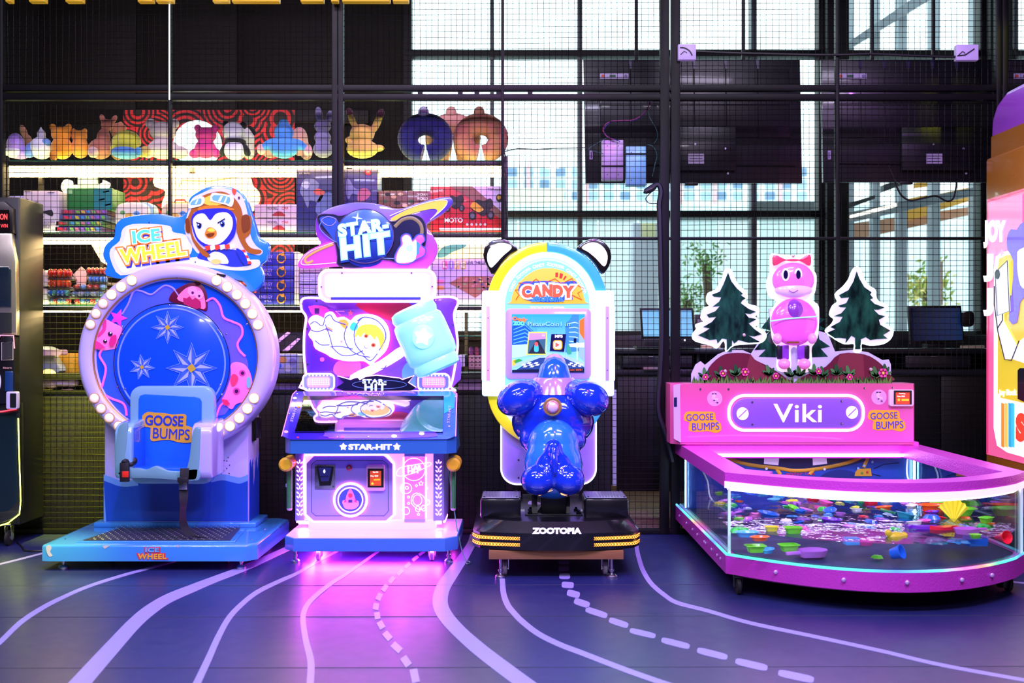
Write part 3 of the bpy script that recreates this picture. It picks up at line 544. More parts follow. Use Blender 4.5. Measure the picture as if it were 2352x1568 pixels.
def case(label, x0, x1, hx, hx2):
    t = T('toy_case', label, 'case', (wx((x0+x1)/2, d), d, zat('b')), 'round toy cases on the second shelf'); plate('case_body', rr(x0+2, 466, x1-10, 532, 18), d, .14, M(hx, .4, coat=.4), t, bev=.012)
    plate('rim', rr(x0+10, 464, x1, 532, 18), d+.03, .1, M(hx2, .3), t, bev=.01); line('handle', PX((x0+x1)/2-14, 466, (x0+x1)/2-10, 459, (x0+x1)/2+10, 459, (x0+x1)/2+14, 466), d+.05, 2, M('#e84a3a', .3), t)
    for j, (u, v, r_, c) in enumerate([(20, 22, 6, '#6fae6a'), (34, 30, 9, '#e8b85a'), (52, 24, 7, '#5a9ae0'), (64, 34, 8, '#e86a5a'), (30, 46, 8, '#7ac0d8'), (50, 46, 6, '#c07ad0')]): plate('print', circ(x0+u, 466+v, r_, r_*.8, 12), d, .002, M(c, .4), t, off=.002)
case('white suitcase shaped toy case with red handle, left of the blue sign', 262, 352, '#e8dcd0', '#8ab4d0'); case('cream toy case with yellow rim partly behind the blue sign', 368, 460, '#f0dcb0', '#e8b44a')
for i, (y0, y1, pos) in enumerate([(469, 500, 'upper'), (501, 532, 'lower')]):
    t = bx('model_car_box', 'white model car carton, %s one of the pair on the second shelf' % pos, 584, y0, 681, 'b', '#cdb0b4', y1=y1)
    text('lettering', 'MODEL', 625, y0+9, 5.5, d, M('#4a4048'), t, off=.003, th=.002); text('lettering', 'CAR', 655, y0+9, 5.5, d, M('#c83a30'), t, off=.003, th=.002)
    P_('car_print', sm(PX(626, y0+26, 630, y0+21, 636, y0+17, 646, y0+17, 652, y0+22, 654, y0+27), 3), '#a82a28', t, .003)
t = bx('robot_toy_box', 'tall dark blue toy carton with robot pictures behind the square post', 681, 388, 867, 'b', '#2c2a66')
text('lettering', 'EXTREME', 700, 398, 4, d, M('#b8b4d8'), t, off=.003, th=.002)
def bpt(*a): return [(600+a[i]/3.92, 220+a[i+1]/3.92) for i in range(0, len(a), 2)]
P_('robot_print', sm(bpt(350, 860, 380, 760, 450, 740, 520, 790, 510, 850, 560, 880, 520, 960, 440, 940, 420, 1010, 380, 920), 3), '#77809a', t); P_('robot_print', sm(bpt(470, 860, 510, 835, 570, 860, 560, 890, 500, 890), 3), '#d8604a', t, .003); P_('robot_print', sm(bpt(530, 900, 640, 880, 645, 1060, 560, 1090, 490, 1040), 3), '#6a74a8', t)
P_('robot_print', sm(bpt(770, 750, 800, 760, 840, 830, 900, 850, 900, 900, 820, 880, 790, 930, 765, 880), 3), '#8088b0', t); P_('robot_print', sm(bpt(880, 850, 950, 835, 985, 880, 950, 930, 870, 950), 3), '#b8607a', t, .003); P_('badge', circ(*bpt(962, 690)[0], 8, 6), '#d8284a', t); text('lettering', '11', *bpt(962, 688)[0], 6, d, M('#ffffff'), t, off=.004, th=.002)
P_('robot_print', sm(bpt(360, 800, 400, 770, 440, 790, 410, 840), 3), '#b8c0d0', t, .003)
t = bx('dinosaur_box', 'brown toy carton with white lettering behind the planet sign', 869, 438, 990, 'b', '#6a3a26')
text('lettering', 'DINOSAUR', 970, 447, 6, d, M('#f0e4d0'), t, off=.003, th=.002, bold=.03, w=24); text('lettering', 'WORLD', 970, 456, 7, d, M('#f0e4d0'), t, off=.003, th=.002, bold=.03, w=24)
for j, (u, v) in enumerate([(885, 462), (905, 452), (912, 466), (920, 446), (945, 462), (958, 470), (890, 446), (930, 472)]): P_('print', circ(u, v, 6+j % 3, 4, 10), ['#3a5a3a', '#c8a070', '#1e1410', '#d8b890'][j % 4], t)
t = bx('motorbike_box', 'red and white carton with motorbike pictures and white lettering', 988, 428, 1166, 'b', '#b81c28')
P_('print', B_(1900, 815, 2218, 815, 2218, 1090), '#d8c0ec', t); P_('print', B_(1700, 815, 1900, 815, 2218, 1090, 2218, 1150, 2000, 1000), '#8a5a50', t, .0025); P_('print', B_(1600, 1190, 2218, 1190, 2218, 1212, 1610, 1212), '#e0d0f0', t)
text('lettering', 'MOTO', *B_(1732, 1120)[0], 10, d, M('#ffffff', e=.2), t, off=.004, th=.002, bold=.02); text('lettering', 'BIKER', *B_(1610, 848)[0], 4, d, M('#f0e0e0'), t, off=.004, th=.002); text('lettering', 'TOP-model', *B_(2105, 843)[0], 5, d, M('#2a2030'), t, off=.004, th=.002)
for (cx, cy, s_, c) in ((1745, 960, 1, '#3a4a3a'), (1990, 1010, 1.25, '#d8a020')):
    for wxx, wyy in ((-70, 55), (60, 50)): P_('wheel_print', circ(*B_(cx+wxx*s_, cy+wyy*s_)[0], 7*s_, 8*s_), '#121218', t, .004); P_('wheel_print', circ(*B_(cx+wxx*s_, cy+wyy*s_)[0], 4*s_, 5*s_), '#5a5a64', t, .005)
    P_('bike_print', sm([B_(cx+a*s_, cy+b*s_)[0] for a, b in ((-80, 0), (-40, -60), (10, -50), (60, -70), (80, -20), (50, 20), (10, 60), (-40, 30))], 3), '#1c1a20', t, .005); P_('bike_print', sm([B_(cx+a*s_, cy+b*s_)[0] for a, b in ((-85, -10), (-60, -45), (-20, -20), (10, 10), (-20, 30), (-50, 20))], 3), c, t, .007)
P_('helmet_print', circ(*B_(2145, 920)[0], 8, 9), '#1a1a20', t, .004); P_('helmet_print', circ(*B_(2140, 915)[0], 4, 5), '#e0a828', t, .006)
for j in range(5): P_('badge', circ(*B_(1855+j*40, 1157)[0], 3, 3, 8), '#e8d8e8', t, .004)
# third shelf
t = T('zip_bag', 'clear zip bag of white toys at the left of the third shelf', 'bag', (U(72), d, zat('c')), 'bags on the third shelf')
for (y0, y1) in ((618, 657), (660, 699)): plate('bag_body', sm(PX(38, y0+2, 60, y0-1, 104, y0+2, 108, y0+20, 108, y1, 38, y1), 3), d, .15, M('#f0e6dc', .25, coat=.7), t, bev=.015)
for j, (x, y, c) in enumerate([(46, 632, '#9a9a78'), (62, 640, '#c8a078'), (78, 650, '#a878c8'), (54, 672, '#f088a0'), (66, 684, '#d8c040'), (94, 668, '#e0c0b0'), (92, 640, '#b8b0a0'), (84, 688, '#8a6a5a')]): plate('print', circ(x, y, 9, 6, 14), d, .002, M(c, .3), t, off=.004)
def pack(name, label, x0, y0, x1, y1, cs, cat='toy pack', dd=d, n=5, g='packs on the third shelf'):
    t = T(name, label, cat, (wx((x0+x1)/2, dd), dd, wz(y1, dd)), g); random.seed(x0+y0); plate('card', PX(x0, y0+(y1-y0)*.75, x1, y0+(y1-y0)*.75, x1+3, y1, x0-2, y1), dd+.01, .16, M('#8a8078', .5), t)
    for j in range(n):
        cx = x0+(x1-x0)*(j+.5)/n; blob('balloon' if cat == 'toy pack' else 'piece', [pe(cx, y0+(y1-y0)*.45, (x1-x0)/n*.62, (y1-y0)*.42, 12, dd)], M(cs[j % len(cs)], .12, coat=1), t, .008, 1)
RED = ['#d8301c', '#c81c14', '#e0401c']; BLU = ['#2a6ab8', '#3a8a78', '#2a58a0']
pack('foil_pack', 'bright red foil balloon pack, top of the left stack, third shelf', 112, 616, 164, 641, RED); pack('foil_pack', 'orange red foil balloon pack, middle of the left stack, third shelf', 112, 641, 162, 664, ['#d8481c', '#c83a14']); pack('foil_pack', 'blue green foil balloon pack, third in the left stack, third shelf', 112, 664, 160, 684, BLU); pack('foil_pack', 'teal foil balloon pack lowest in the left stack, third shelf', 114, 684, 162, 699, ['#5a8a98', '#c04a3a', '#4a7a88'])
pack('foil_pack', 'red foil pack on top of the right stack, third shelf', 200, 613, 246, 634, ['#d83a28', '#e04a30']); pack('foil_pack', 'blue clear pack with white ring, upper right stack, third shelf', 205, 632, 246, 652, ['#4a80c0', '#5a90d0']); pack('foil_pack', 'thin dark card pack in the right stack, third shelf', 170, 652, 244, 668, ['#a83028', '#6a90b8', '#a83028']); pack('foil_pack', 'thin clear pack in the right stack, third shelf', 165, 668, 238, 684, ['#5a7a98', '#9aa0a8']); pack('foil_pack', 'red and blue pack at the bottom of the right stack, third shelf', 172, 685, 232, 699, ['#b83020', '#5a88a0', '#2a4a78'])
tag(plate('pink_card', PX(168, 630, 186, 612, 204, 628, 196, 654, 176, 652), 6.66, .01, M('#e8b8b0', .4)), 'pinkish folded card leaning between the two foil stacks', 'card')
for i, (y0, y1, x0, pos) in enumerate([(578, 609, 604, 'topmost'), (610, 640, 594, 'second from top'), (641, 671, 588, 'third from top'), (672, 699, 574, 'bottom')]):
    t = bx('ball_game_box', 'deep blue carton with orange ring picture, %s in the stack of four' % pos, x0, y0, 674, 'c', '#28269a', y1=y1)
    line('ring_print', circ(646, (y0+y1)/2, 9, 10), d, 1.6, M('#e0902c', .4), t, off=.002, closed=True); P_('ball_print', circ(646, (y0+y1)/2, 6, 7), '#1e3a6a', t)
    P_('flame_print', sm(PX(644, y0+6, 652, y0+1, 654, y0+8, 648, y0+10), 3), '#e8a03c', t, .004); text('lettering', 'ENERGY', 611, (y0+y1)/2-4, 7, d, M('#b8a0e8'), t, off=.003, th=.002, w=30); text('lettering', 'BALL', 616, (y0+y1)/2+5, 5, d, M('#b8a0e8'), t, off=.003, th=.002)
t = bx('clear_box', 'white and cream cartons edge seen right of the blue ball boxes', 676, 578, 686, 'c', '#e8d8c8', y1=699)
for i, (y0, y1, hx, pos) in enumerate([(600, 626, '#c89ac0', 'upper'), (628, 652, '#b0a0e0', 'second'), (654, 676, '#a88ad8', 'third'), (678, 699, '#6a4ab0', 'lowest')]):
    t = bx('flat_pink_box', 'lilac flat carton behind the planet sign tail, %s one' % pos, 688, y0, 742, 'c', hx, y1=y1)
    for j in range(3): P_('print', PX(694, y0+5+j*5, 728-j*6, y0+5+j*5, 728-j*6, y0+7+j*5, 694, y0+7+j*5), '#e8d8f4', t)
t = bx('board_game_box', 'large lilac board game carton with a row of coloured letter tiles', 988, 594, 1160, 'c', '#c0a4e0', dep=.1)
for j, (ch, c) in enumerate([('L', '#d86a90'), ('I', '#a080d8'), ('F', '#d8b06a'), ('E', '#c8a858')]): P_('letter_tile', rr(1016+j*14, 599, 1028+j*14, 618, 2), c, t, .003); text('lettering', ch, 1022+j*14, 608, 12, d, M('#f4eef8'), t, off=.006, th=.002, bold=.03)
text('lettering', 'LIVE THE LIFE', 1096, 603, 6, d, M('#2a2038'), t, off=.004, th=.002, bold=.02, w=48); text('lettering', 'Game', 1002, 608, 8, d, M('#e8c8f0'), t, off=.004, th=.002)
P_('board_print', PX(1032, 650, 1060, 634, 1120, 634, 1150, 640, 1092, 684), '#a8685c', t, .003); random.seed(3)
for j in range(26): a_, b_ = random.uniform(1048, 1130), random.uniform(638, 664); P_('board_print', circ(a_, b_, 4, 2.5, 8), random.choice(['#e0a060', '#6a5a88', '#8a9a6a', '#c87a8a', '#e8c880']), t, .005)
for j in range(3): P_('print', PX(1002, 628+j*14, 1020, 628+j*14, 1020, 637+j*14, 1002, 637+j*14), ['#c8b0e0', '#e878a8', '#e89868'][j], t, .003)
# fourth level
for i, (x0, x1) in enumerate(((70, 108), (126, 168))): tag(pbox('yellow_crate', x0, 796 if i else 800, x1, 840, 6.75, .15, M('#c8952a', .5)), ['yellow plastic crate, left one on the fourth shelf', 'yellow plastic crate beside the white wheel rim, fourth shelf'][i], 'crate', 'yellow crates on the fourth shelf')
for o in [x for x in COL.objects if x.name.startswith('yellow_crate')]: o.location.z = zat('d')
tag(plate('blue_case', sm(PX(40, 806, 78, 795, 108, 805, 128, 830, 132, 856, 44, 856), 4), 6.66, .2, M('#a8b4c8', .35, coat=.5), bev=.01), 'grey and blue rounded toy case on the fourth shelf', 'case')
tag(plate('purple_pack', rr(58, 803, 140, 816, 4), 6.6, .1, M('#c8a0c8', .3, coat=.5)), 'long pinkish purple pack lying on top of the yellow crates', 'toy pack')
def bag(label, x0, y0, x1, y1, hx, D=6.56): 
    random.seed(x0); t = blob('clear_bag', [pe(random.uniform(x0+8, x1-8), random.uniform(y0+5, y1-5), (x1-x0)*.22, (y1-y0)*.4, 12, D) for _ in range(9)]+[pe((x0+x1)/2, (y0+y1)/2+2, (x1-x0)*.5, (y1-y0)*.42, 14, D)], M(hx, .2, coat=1), None, .01, 1); return tag(t, label, 'bag', 'plastic bags on the lowest shelves')
bag('crumpled pink white plastic bag, left on the fourth shelf', 46, 852, 130, 886, '#ecc8ba'); bag('flat lilac plastic bag against the wheel rim, fourth shelf', 112, 866, 178, 888, '#d8b8d0'); bag('yellow green plastic bag hanging at the lowest shelf', 46, 893, 92, 908, '#b8b83a'); bag('bright yellow plastic bag at the lowest shelf', 94, 893, 130, 910, '#d8cc3a'); bag('brownish clear bag at the lowest shelf beside the wheel rim', 136, 893, 180, 910, '#b89080')
t = T('neon_arrow_sign', 'blue panel with lime glowing edge beside the left machine', 'sign', (wx(45, 6.7), 6.7, 1.0))
plate('panel', sm(PX(36, 738, 46, 745, 52, 765, 50, 790, 42, 802, 36, 800), 3), 6.7, .03, NEON('#4fc0f8', 1.2), t); line('rim', PX(38, 738, 48, 750, 52, 772, 48, 796, 38, 806), 6.69, 2, NEON('#e8ff3a', 1.6), t); line('rim', PX(38, 806, 46, 814, 52, 830, 52, 842), 6.69, 2, NEON('#e8ff3a', 1.6), t)
t = T('tinted_tablet', 'dark slanted tablet with two violet light streaks, behind the machines', 'tablet', (wx(660, 6.9), 6.9, 1.2)); plate('frame', PX(622, 765, 702, 762, 694, 806, 622, 806), 6.9, .03, M('#1c1848', .2), t)
for a in ((628, 788, 660, 762, 668, 764, 634, 792), (648, 806, 684, 776, 690, 778, 662, 806)): plate('light_streak', PX(*a), 6.89, .004, NEON('#c890ff', 1.2), t, off=.002)
t = T('wrapped_block', 'clear wrapped block of blue packs left of the hammer machine', 'toy pack', (wx(655, 6.56), 6.56, zat('d'))); plate('block', rr(620, 812, 686, 862, 5), 6.56, .2, M('#a8a8e0', .2, coat=1), t, bev=.01)
for (x, y, c) in ((638, 840, '#3a6ad8'), (650, 826, '#e89a5a'), (662, 846, '#d8c8e8'), (672, 830, '#8a7ac0')): plate('print', circ(x, y, 9, 8, 12), 6.56, .002, M(c, .3), t, off=.003)
t = T('pink_basket', 'pink perforated plastic basket of small toys beside the panda screen', 'basket', (wx(1092, 6.58), 6.58, zat('d'))); pbox('basket_body', 1075, 816, 1160, 848, 6.58, .2, M('#e0a0a0', .5), t, .006)
for i in range(9):
    for j in range(3): plate('hole', circ(1084+i*9, 822+j*8, 1.8, 1.8, 8), 6.58, .002, M('#5a3040', .6), t, off=.0015)
for j, c in enumerate(('#a860c8', '#e070b0', '#60a8c8', '#c060a0', '#70c060', '#a860c8')): ell('toy', (wx(1082+j*13, 6.65), 6.68, wz(806, 6.65)), (.018, .018, .03), M(c, .3), t)
for i, (y0, y1) in enumerate(((863, 877), (880, 896))): tag(box('flat_carton', wx(1052, 6.56), wx(1165, 6.56), 6.56, 6.8, wz(y1, 6.56), wz(y0, 6.56), M('#d8a8e0', .4)), 'pink flat carton beneath the basket, %s one' % ('upper' if i == 0 else 'lower'), 'carton', 'pink cartons below the basket')
t = bx('white_tool_box', 'small white carton with black side left of pink basket', 1052, 815, 1068, 'd', '#e8dcec', y1=842); box('carton_side', wx(1069, 6.58), wx(1073, 6.58), 6.58, 6.7, wz(842, 6.58), wz(815, 6.58), BLK, t)
for i, (x0, x1) in enumerate(((622, 688),)): tag(box('flat_carton', wx(x0, 6.56), wx(x1, 6.56), 6.56, 6.75, zat('e'), wz(880, 6.56), M('#8a70c0', .4)), 'violet flat carton low behind the gap left of the hammer machine', 'carton')
# ================================================================ ICE WHEEL RIDE
iw = T('wheel_ride', 'blue kiddie ride with bulb ringed round dial, moulded seat and penguin sign', 'ride', (-1.92, 5.8, 0))
BL = M('#2a78d0', .22, coat=.8); BL2 = M('#3c8ad0', .25, coat=.8); DBL = M('#0d3fae', .3, coat=.5); LIL = M('#c4b6ee', .3, coat=.5); TEAL = M('#5f9cb4', .25, coat=.9)
Dp = 5.35; xl, xr = wx(95, Dp), wx(586, Dp)
bm = nb(); q = bmesh.new(); pts = [(xl, Dp+.01), (xl+.04, Dp), (xr-.05, Dp), (xr, Dp+.05), (xr+.01, 6.12), (xr-.05, 6.17), (xl+.05, 6.17), (xl-.01, 6.12)]
def aplan(bm, pts, z0, z1, bev=0, inset_top=0, seg=3):
    q = bmesh.new(); cx = sum(p[0] for p in pts)/len(pts); cy = sum(p[1] for p in pts)/len(pts); k = 1-inset_top
    lo = [q.verts.new((x, y, z0)) for x, y in pts]; hi = [q.verts.new((cx+(x-cx)*k, cy+(y-cy)*k, z1)) for x, y in pts]; L = len(pts)
    f = q.faces.new(hi); g = q.faces.new(list(reversed(lo)))
    for i in range(L): q.faces.new((lo[i], lo[(i+1) % L], hi[(i+1) % L], hi[i]))
    if bev: bmesh.ops.bevel(q, geom=list(f.edges), offset=bev, segments=seg, affect='EDGES', profile=.5)
    q.normal_update(); bmesh.ops.triangulate(q, faces=[f for f in q.faces if len(f.verts) > 4])
    merge(bm, q); return bm
def plan(name, pts, z0, z1, mat, par=None, bev=0, **k): return obj(name, aplan(nb(), pts, z0, z1, bev), mat, par, **k)
pf = plan('platform', pts, .052, .138, BL2, iw, .014)
plan('raised_border', [(xl+.16, Dp+.05), (xr-.12, Dp+.05), (xr-.16, 5.80), (xl+.22, 5.80)], .137, .146, BL2, iw, .004)
tp = plan('tread_plate', [(xl+.19, Dp+.07), (xr-.15, Dp+.07), (xr-.19, 5.77), (xl+.25, 5.77)], .146, .150, tread_mat(), iw)
bm = nb()
for i in range(36):
    for j in range(22):
        x = xl+.23+i*.0205; y = Dp+.085+j*.031
        if x > xr-.2: continue
        s_ = .009; a = .7 if (i+j) % 2 else -.7; dx, dy = cos(a)*s_, sin(a)*s_; v = [bm.verts.new(p) for p in ((x-dx, y-dy, .1505), (x+dy*.35, y-dx*.35, .1505), (x+dx, y+dy, .1505), (x-dy*.35, y+dx*.35, .1505), (x, y, .1535))]
        for k in range(4): bm.faces.new((v[k], v[(k+1) % 4], v[4]))
tag(obj('tread_bumps', bm, tread_mat(), iw, flat=True), kind='stuff')
for (x, y) in ((xl+.09, Dp+.06), (xr-.09, Dp+.06), (xl+.09, 6.05), (xr-.1, 6.05)): foot('levelling_foot', x, y, .055, iw, .027)
for x in (xl+.3, xr-.2): caster('caster', x, Dp+.2, .055, iw, .024)
for p in (D_(95, 1290, 130, 1285, 140, 1310, 128, 1340, 150, 1370, 120, 1378, 100, 1340), D_(570, 1288, 625, 1286, 600, 1305, 585, 1312), D_(1185, 1282, 1210, 1282, 1205, 1300, 1192, 1300)): plate('paint_chip', sm(p, 2), Dp, .001, M('#b8b4b4', .6), pf, off=.001)
for (x, y) in ((wx(150, 5.5), 5.5), (xl+.1, 5.9), (xr-.06, 5.5), (xr-.06, 5.8)): lathe('screw', [(.005, .138), (.005, .142), (.001, .143)], (x, y, 0), CHR, pf, n=10)
text('lettering', 'WHEEL', *D_(985, 1376)[0], 13, Dp, M('#d8304a'), iw, off=.002, bold=.07, w=70, sp=1.08); text('lettering', 'ICE', *D_(985, 1322)[0], 11, Dp, M('#d8304a'), iw, off=.002, bold=.07, w=34, sp=1.08)
text('lettering', 'WHEEL', *D_(985, 1376)[0], 11, Dp, M('#e0b030'), iw, off=.004, bold=.03, w=64, sp=1.08); text('lettering', 'ICE', *D_(985, 1322)[0], 9, Dp, M('#58b8f0'), iw, off=.004, bold=.03, w=30, sp=1.08)
# upright body
Db = 5.88; bx0, bx1 = wx(239, Db), wx(571, Db)
box('body', bx0, bx1, Db, 6.13, .138, 1.25, M('#c9bdf0', .3, coat=.5), iw, .012)
box('foot_flange', bx0-.05, bx1+.05, Db-.03, 6.14, .137, .165, BL2, iw, .008)
wave = D_(578, 690, 640, 712, 700, 735, 760, 742, 850, 735, 950, 728, 1050, 738, 1180, 745, 1300, 745, 1400, 725, 1500, 700, 1580, 688, 1660, 705, 1720, 715, 1785, 690)
W2 = [(x, y+14) for x, y in wave]
plate('wave_print', sm(wave, 4, False)+D_(1787, 1080, 578, 1085), Db, .002, M('#6fa4dc', .35), iw, off=.002)
plate('wave_print', sm(W2, 4, False)+D_(1785, 1080, 600, 1080), Db, .002, M('#1c50b8', .3, coat=.5), iw, off=.004)
plate('wave_facet', D_(905, 1080, 865, 745, 1100, 745, 1480, 735, 1470, 1080), Db, .001, M('#1846ae', .3, coat=.5), iw, off=.005)
sd = PL((bx1, 0, 0), (1, 0, 0))
def side(name, yz, X, th, mat, par, off=0, sgn=1):    # polygon on a plane of constant X, given in metres
    q = nb(); a = [q.verts.new((X+sgn*off, y, z)) for y, z in yz]; b = [q.verts.new((X+sgn*(off-th), y, z)) for y, z in yz]; L = len(yz); q.faces.new(a); q.faces.new(b)
    for i in range(L): q.faces.new((a[i], b[i], b[(i+1) % L], a[(i+1) % L]))
    q.normal_update(); bmesh.ops.triangulate(q, faces=[f for f in q.faces if len(f.verts) > 4]); return obj(name, q, mat, par)
side('drip_print', [(5.89, .15), (6.12, .15), (6.12, .54), (6.10, .5), (6.08, .44), (6.05, .52), (6.03, .49), (6.01, .4), (5.985, .35), (5.97, .52), (5.94, .47), (5.92, .52), (5.9, .5)], bx1, .003, M('#1c50b8', .3), iw, .002)
side('black_panel', [(5.95, .62), (6.03, .62), (6.03, .92), (5.95, .92)], bx1, .01, BLK, iw, .008)
# card reader beside the body
cr_ = box('card_reader', bx1+.012, bx1+.05, 5.93, 6.0, .80, .93, M('#f0a8c8', .3, coat=.5), iw, .01); box('reader_screen', bx1+.045, bx1+.052, 5.94, 5.99, .82, .91, BLK, cr_, .001); pbox('reader_face', 589, 958, 600, 1006, 5.925, .01, M('#1a1014', .2), cr_)
for (x, y) in [(1556, 543), (1620, 548), (1530, 571), (1585, 574), (1560, 594), (1610, 577), (1532, 628), (1580, 620), (1632, 612), (1557, 645), (1608, 640), (1583, 660), (1628, 682), (1562, 686), (1500, 655), (1495, 688)]: plate('speaker_hole', circ(*D_(x, y)[0], 1.4, 1.4, 8), Db, .001, BLK, iw, off=.0015)
# wheel
Dw = 5.72; cx, cz = wx(402, Dw), wz(820, Dw); s = Dw/F
r0, r1 = 226*s, 190*s
lathe('wheel_rim', [(r1-.02, .06), (r1-.005, .01), (r1+.005, -.005), (r1+.02, -.012), (r0-.03, -.012), (r0-.008, .004), (r0, .03), (r0, .16), (r0-.05, .18)], (cx, Dw, cz), M('#cdc0f2', .3, coat=.6), iw, 'Y', 96, sy=.96, ring=True)
lathe('gold_trim', [(r1-.006, .03), (r1-.006, .004), (r1+.004, .0), (r1+.004, .01)], (cx, Dw, cz), M('#d89a5a', .3, .7), iw, 'Y', 96, sy=.96, ring=True)
lathe('dial_face', [(.001, .03), (r1, .03), (r1, .10), (.001, .10)], (cx, Dw, cz), M('#1350e0', .25, coat=.8, e=.25), iw, 'Y', 80, sy=.96)
for a0 in (28, 118, -28, -118):
    for i in range(6):
        a = R(a0+(8 if a0 > 0 else -8)*i); x = cx+207*s*sin(a); z = cz+207*s*.965*cos(a); warm = a0 < 0
        fade = warm and (i > 2 or a0 == -118)
        bb = M('#ffffff', .4, 0, .8 if fade else 3.2, ec='#ffc088' if fade else '#fff2d8')
        b_ = ell('bulb', (x, Dw-.016, z), (.025, .016, .025), bb, iw, u=16, v=8); lathe('bulb_collar', [(.023, 0), (.030, -.002), (.030, .004), (.023, .004)], (x, Dw-.014, z), M('#c89a68', .4), b_, 'Y', 16, ring=True)
DF_ = Dw+.03    # dial plane
pk = NEON('#e86ae8', .7); 
plate('snow_print', sm(C_(850, 860, 900, 740, 940, 690, 1010, 695, 1070, 705, 1120, 650, 1180, 660, 1240, 700, 1440, 760, 1500, 750, 1550, 860, 1640, 920, 1690, 960, 1650, 1060, 1690, 1120, 1720, 1200, 1700, 1330, 1600, 1480, 1480, 1560, 850, 1560, 720, 1400, 690, 1380, 740, 1240, 700, 1140, 740, 1060), 3), DF_, .002, GR('#2a5cf0', '#6a58f0', 0, .25), iw, off=.003)
line('neon_wave', sm(C_(848, 850, 890, 780, 930, 690, 985, 690, 1050, 712, 1110, 670, 1150, 650, 1200, 668, 1240, 720), 5, False), DF_, 2.2, NEON('#8f78f0', .8), iw, off=.006)
line('neon_wave', sm(C_(1430, 760, 1480, 740, 1525, 790, 1550, 870, 1610, 900, 1670, 930, 1680, 990, 1648, 1050, 1660, 1100, 1700, 1140), 5, False), DF_, 2.6, NEON('#ff62c8', .9), iw, off=.006)
line('neon_wave', sm(C_(740, 1060, 692, 1130, 735, 1220, 715, 1330, 705, 1385, 770, 1430, 860, 1470, 880, 1550), 5, False), DF_, 2.6, NEON('#ff62b8', .9), iw, off=.006)
line('neon_wave', sm(C_(1500, 1560, 1530, 1480, 1600, 1430), 5, False), DF_, 2.4, NEON('#ff62b8', .9), iw, off=.006)
def crit(name, par, body, hx, layers, e=.35):
    b_ = plate(name, sm(body, 4), DF_, .004, M(hx, .3, 0, e), par, off=.009, bev=.002)
    for i, (nm, pts, c) in enumerate(layers): plate(nm, pts, DF_, .002, M(c, .3, 0, e*.6 if c > '#5' else 0), b_, off=.011+.0015*i)
Cc = lambda x, y, r, ry=None, **k: circ(*C_(x, y)[0], r/3.0157, (ry or r)/3.0157, 18, **k)
# seal at the top
crit('seal_print', iw, C_(1175, 735, 1205, 690, 1270, 650, 1330, 630, 1390, 635, 1430, 690, 1440, 770, 1430, 828, 1340, 800, 1190, 765), '#5c1030', [('face', sm(C_(1230, 740, 1290, 670, 1350, 655, 1400, 680, 1425, 760, 1415, 815, 1300, 775), 3), '#ff7aa8'), ('eye', Cc(1338, 690, 34), '#ff9ac0'), ('eye', Cc(1385, 715, 30), '#ff9ac0'), ('pupil', Cc(1340, 700, 9), '#5a1060'), ('pupil', Cc(1386, 722, 8), '#5a1060'), ('mouth', C_(1275, 735, 1300, 740, 1320, 725, 1340, 750, 1360, 735, 1395, 760, 1400, 800, 1370, 815, 1280, 780), '#b0205a'), ('tuft', sm(C_(1355, 625, 1362, 612, 1372, 622, 1380, 612, 1388, 624, 1396, 622, 1392, 640, 1362, 642), 2), '#2a0818')])
# star pig at the left
plate('star_print', [(x, y) for x, y in star(*C_(820, 875)[0], 22, 10, 5, 70)], DF_, .004, M('#d83ac0', .3, 0, .5), iw, off=.008, bev=.002)
crit('pig_print', iw, C_(650, 940, 680, 890, 740, 885, 770, 900, 830, 930, 850, 950, 830, 1010, 810, 1080, 760, 1095, 720, 1100, 670, 1085, 680, 1010, 650, 985), '#ff7ac8', [('snout', sm(C_(655, 940, 690, 895, 720, 910, 710, 970, 680, 1000, 655, 985), 3), '#e08ad0'), ('stripe', sm(C_(715, 895, 740, 890, 735, 960, 690, 1005, 680, 995, 715, 950), 3), '#e83a90'), ('eye', Cc(770, 985, 16), '#3a1040'), ('eye', Cc(735, 1036, 13), '#3a1040'), ('glint', Cc(774, 978, 6), '#ffffff'), ('glint', Cc(738, 1030, 5), '#ffffff'), ('beak', sm(C_(775, 1010, 810, 990, 815, 1030, 790, 1070, 765, 1060), 3), '#e02a80'), ('ear', C_(672, 1030, 700, 1045, 740, 1080, 710, 1085, 670, 1090), '#e83a90')])
# pink cat at the lower right
crit('cat_print', iw, C_(1600, 1200, 1640, 1180, 1700, 1200, 1740, 1270, 1750, 1370, 1720, 1440, 1640, 1470, 1610, 1505, 1580, 1490, 1540, 1440, 1560, 1400, 1600, 1280), '#ff72c0', [('eye', Cc(1682, 1255, 22), '#d0409a'), ('eye', Cc(1642, 1380, 24), '#d0409a'), ('pupil', Cc(1684, 1255, 11), '#4a1050'), ('pupil', Cc(1643, 1380, 12), '#4a1050'), ('mouth', sm(C_(1600, 1290, 1625, 1260, 1655, 1285, 1640, 1330, 1610, 1340), 3), '#ff3a6a'), ('cheek', Cc(1728, 1320, 16, 40), '#7ab0f0'), ('paw', C_(1540, 1435, 1580, 1440, 1600, 1470, 1560, 1480), '#e02a60')])
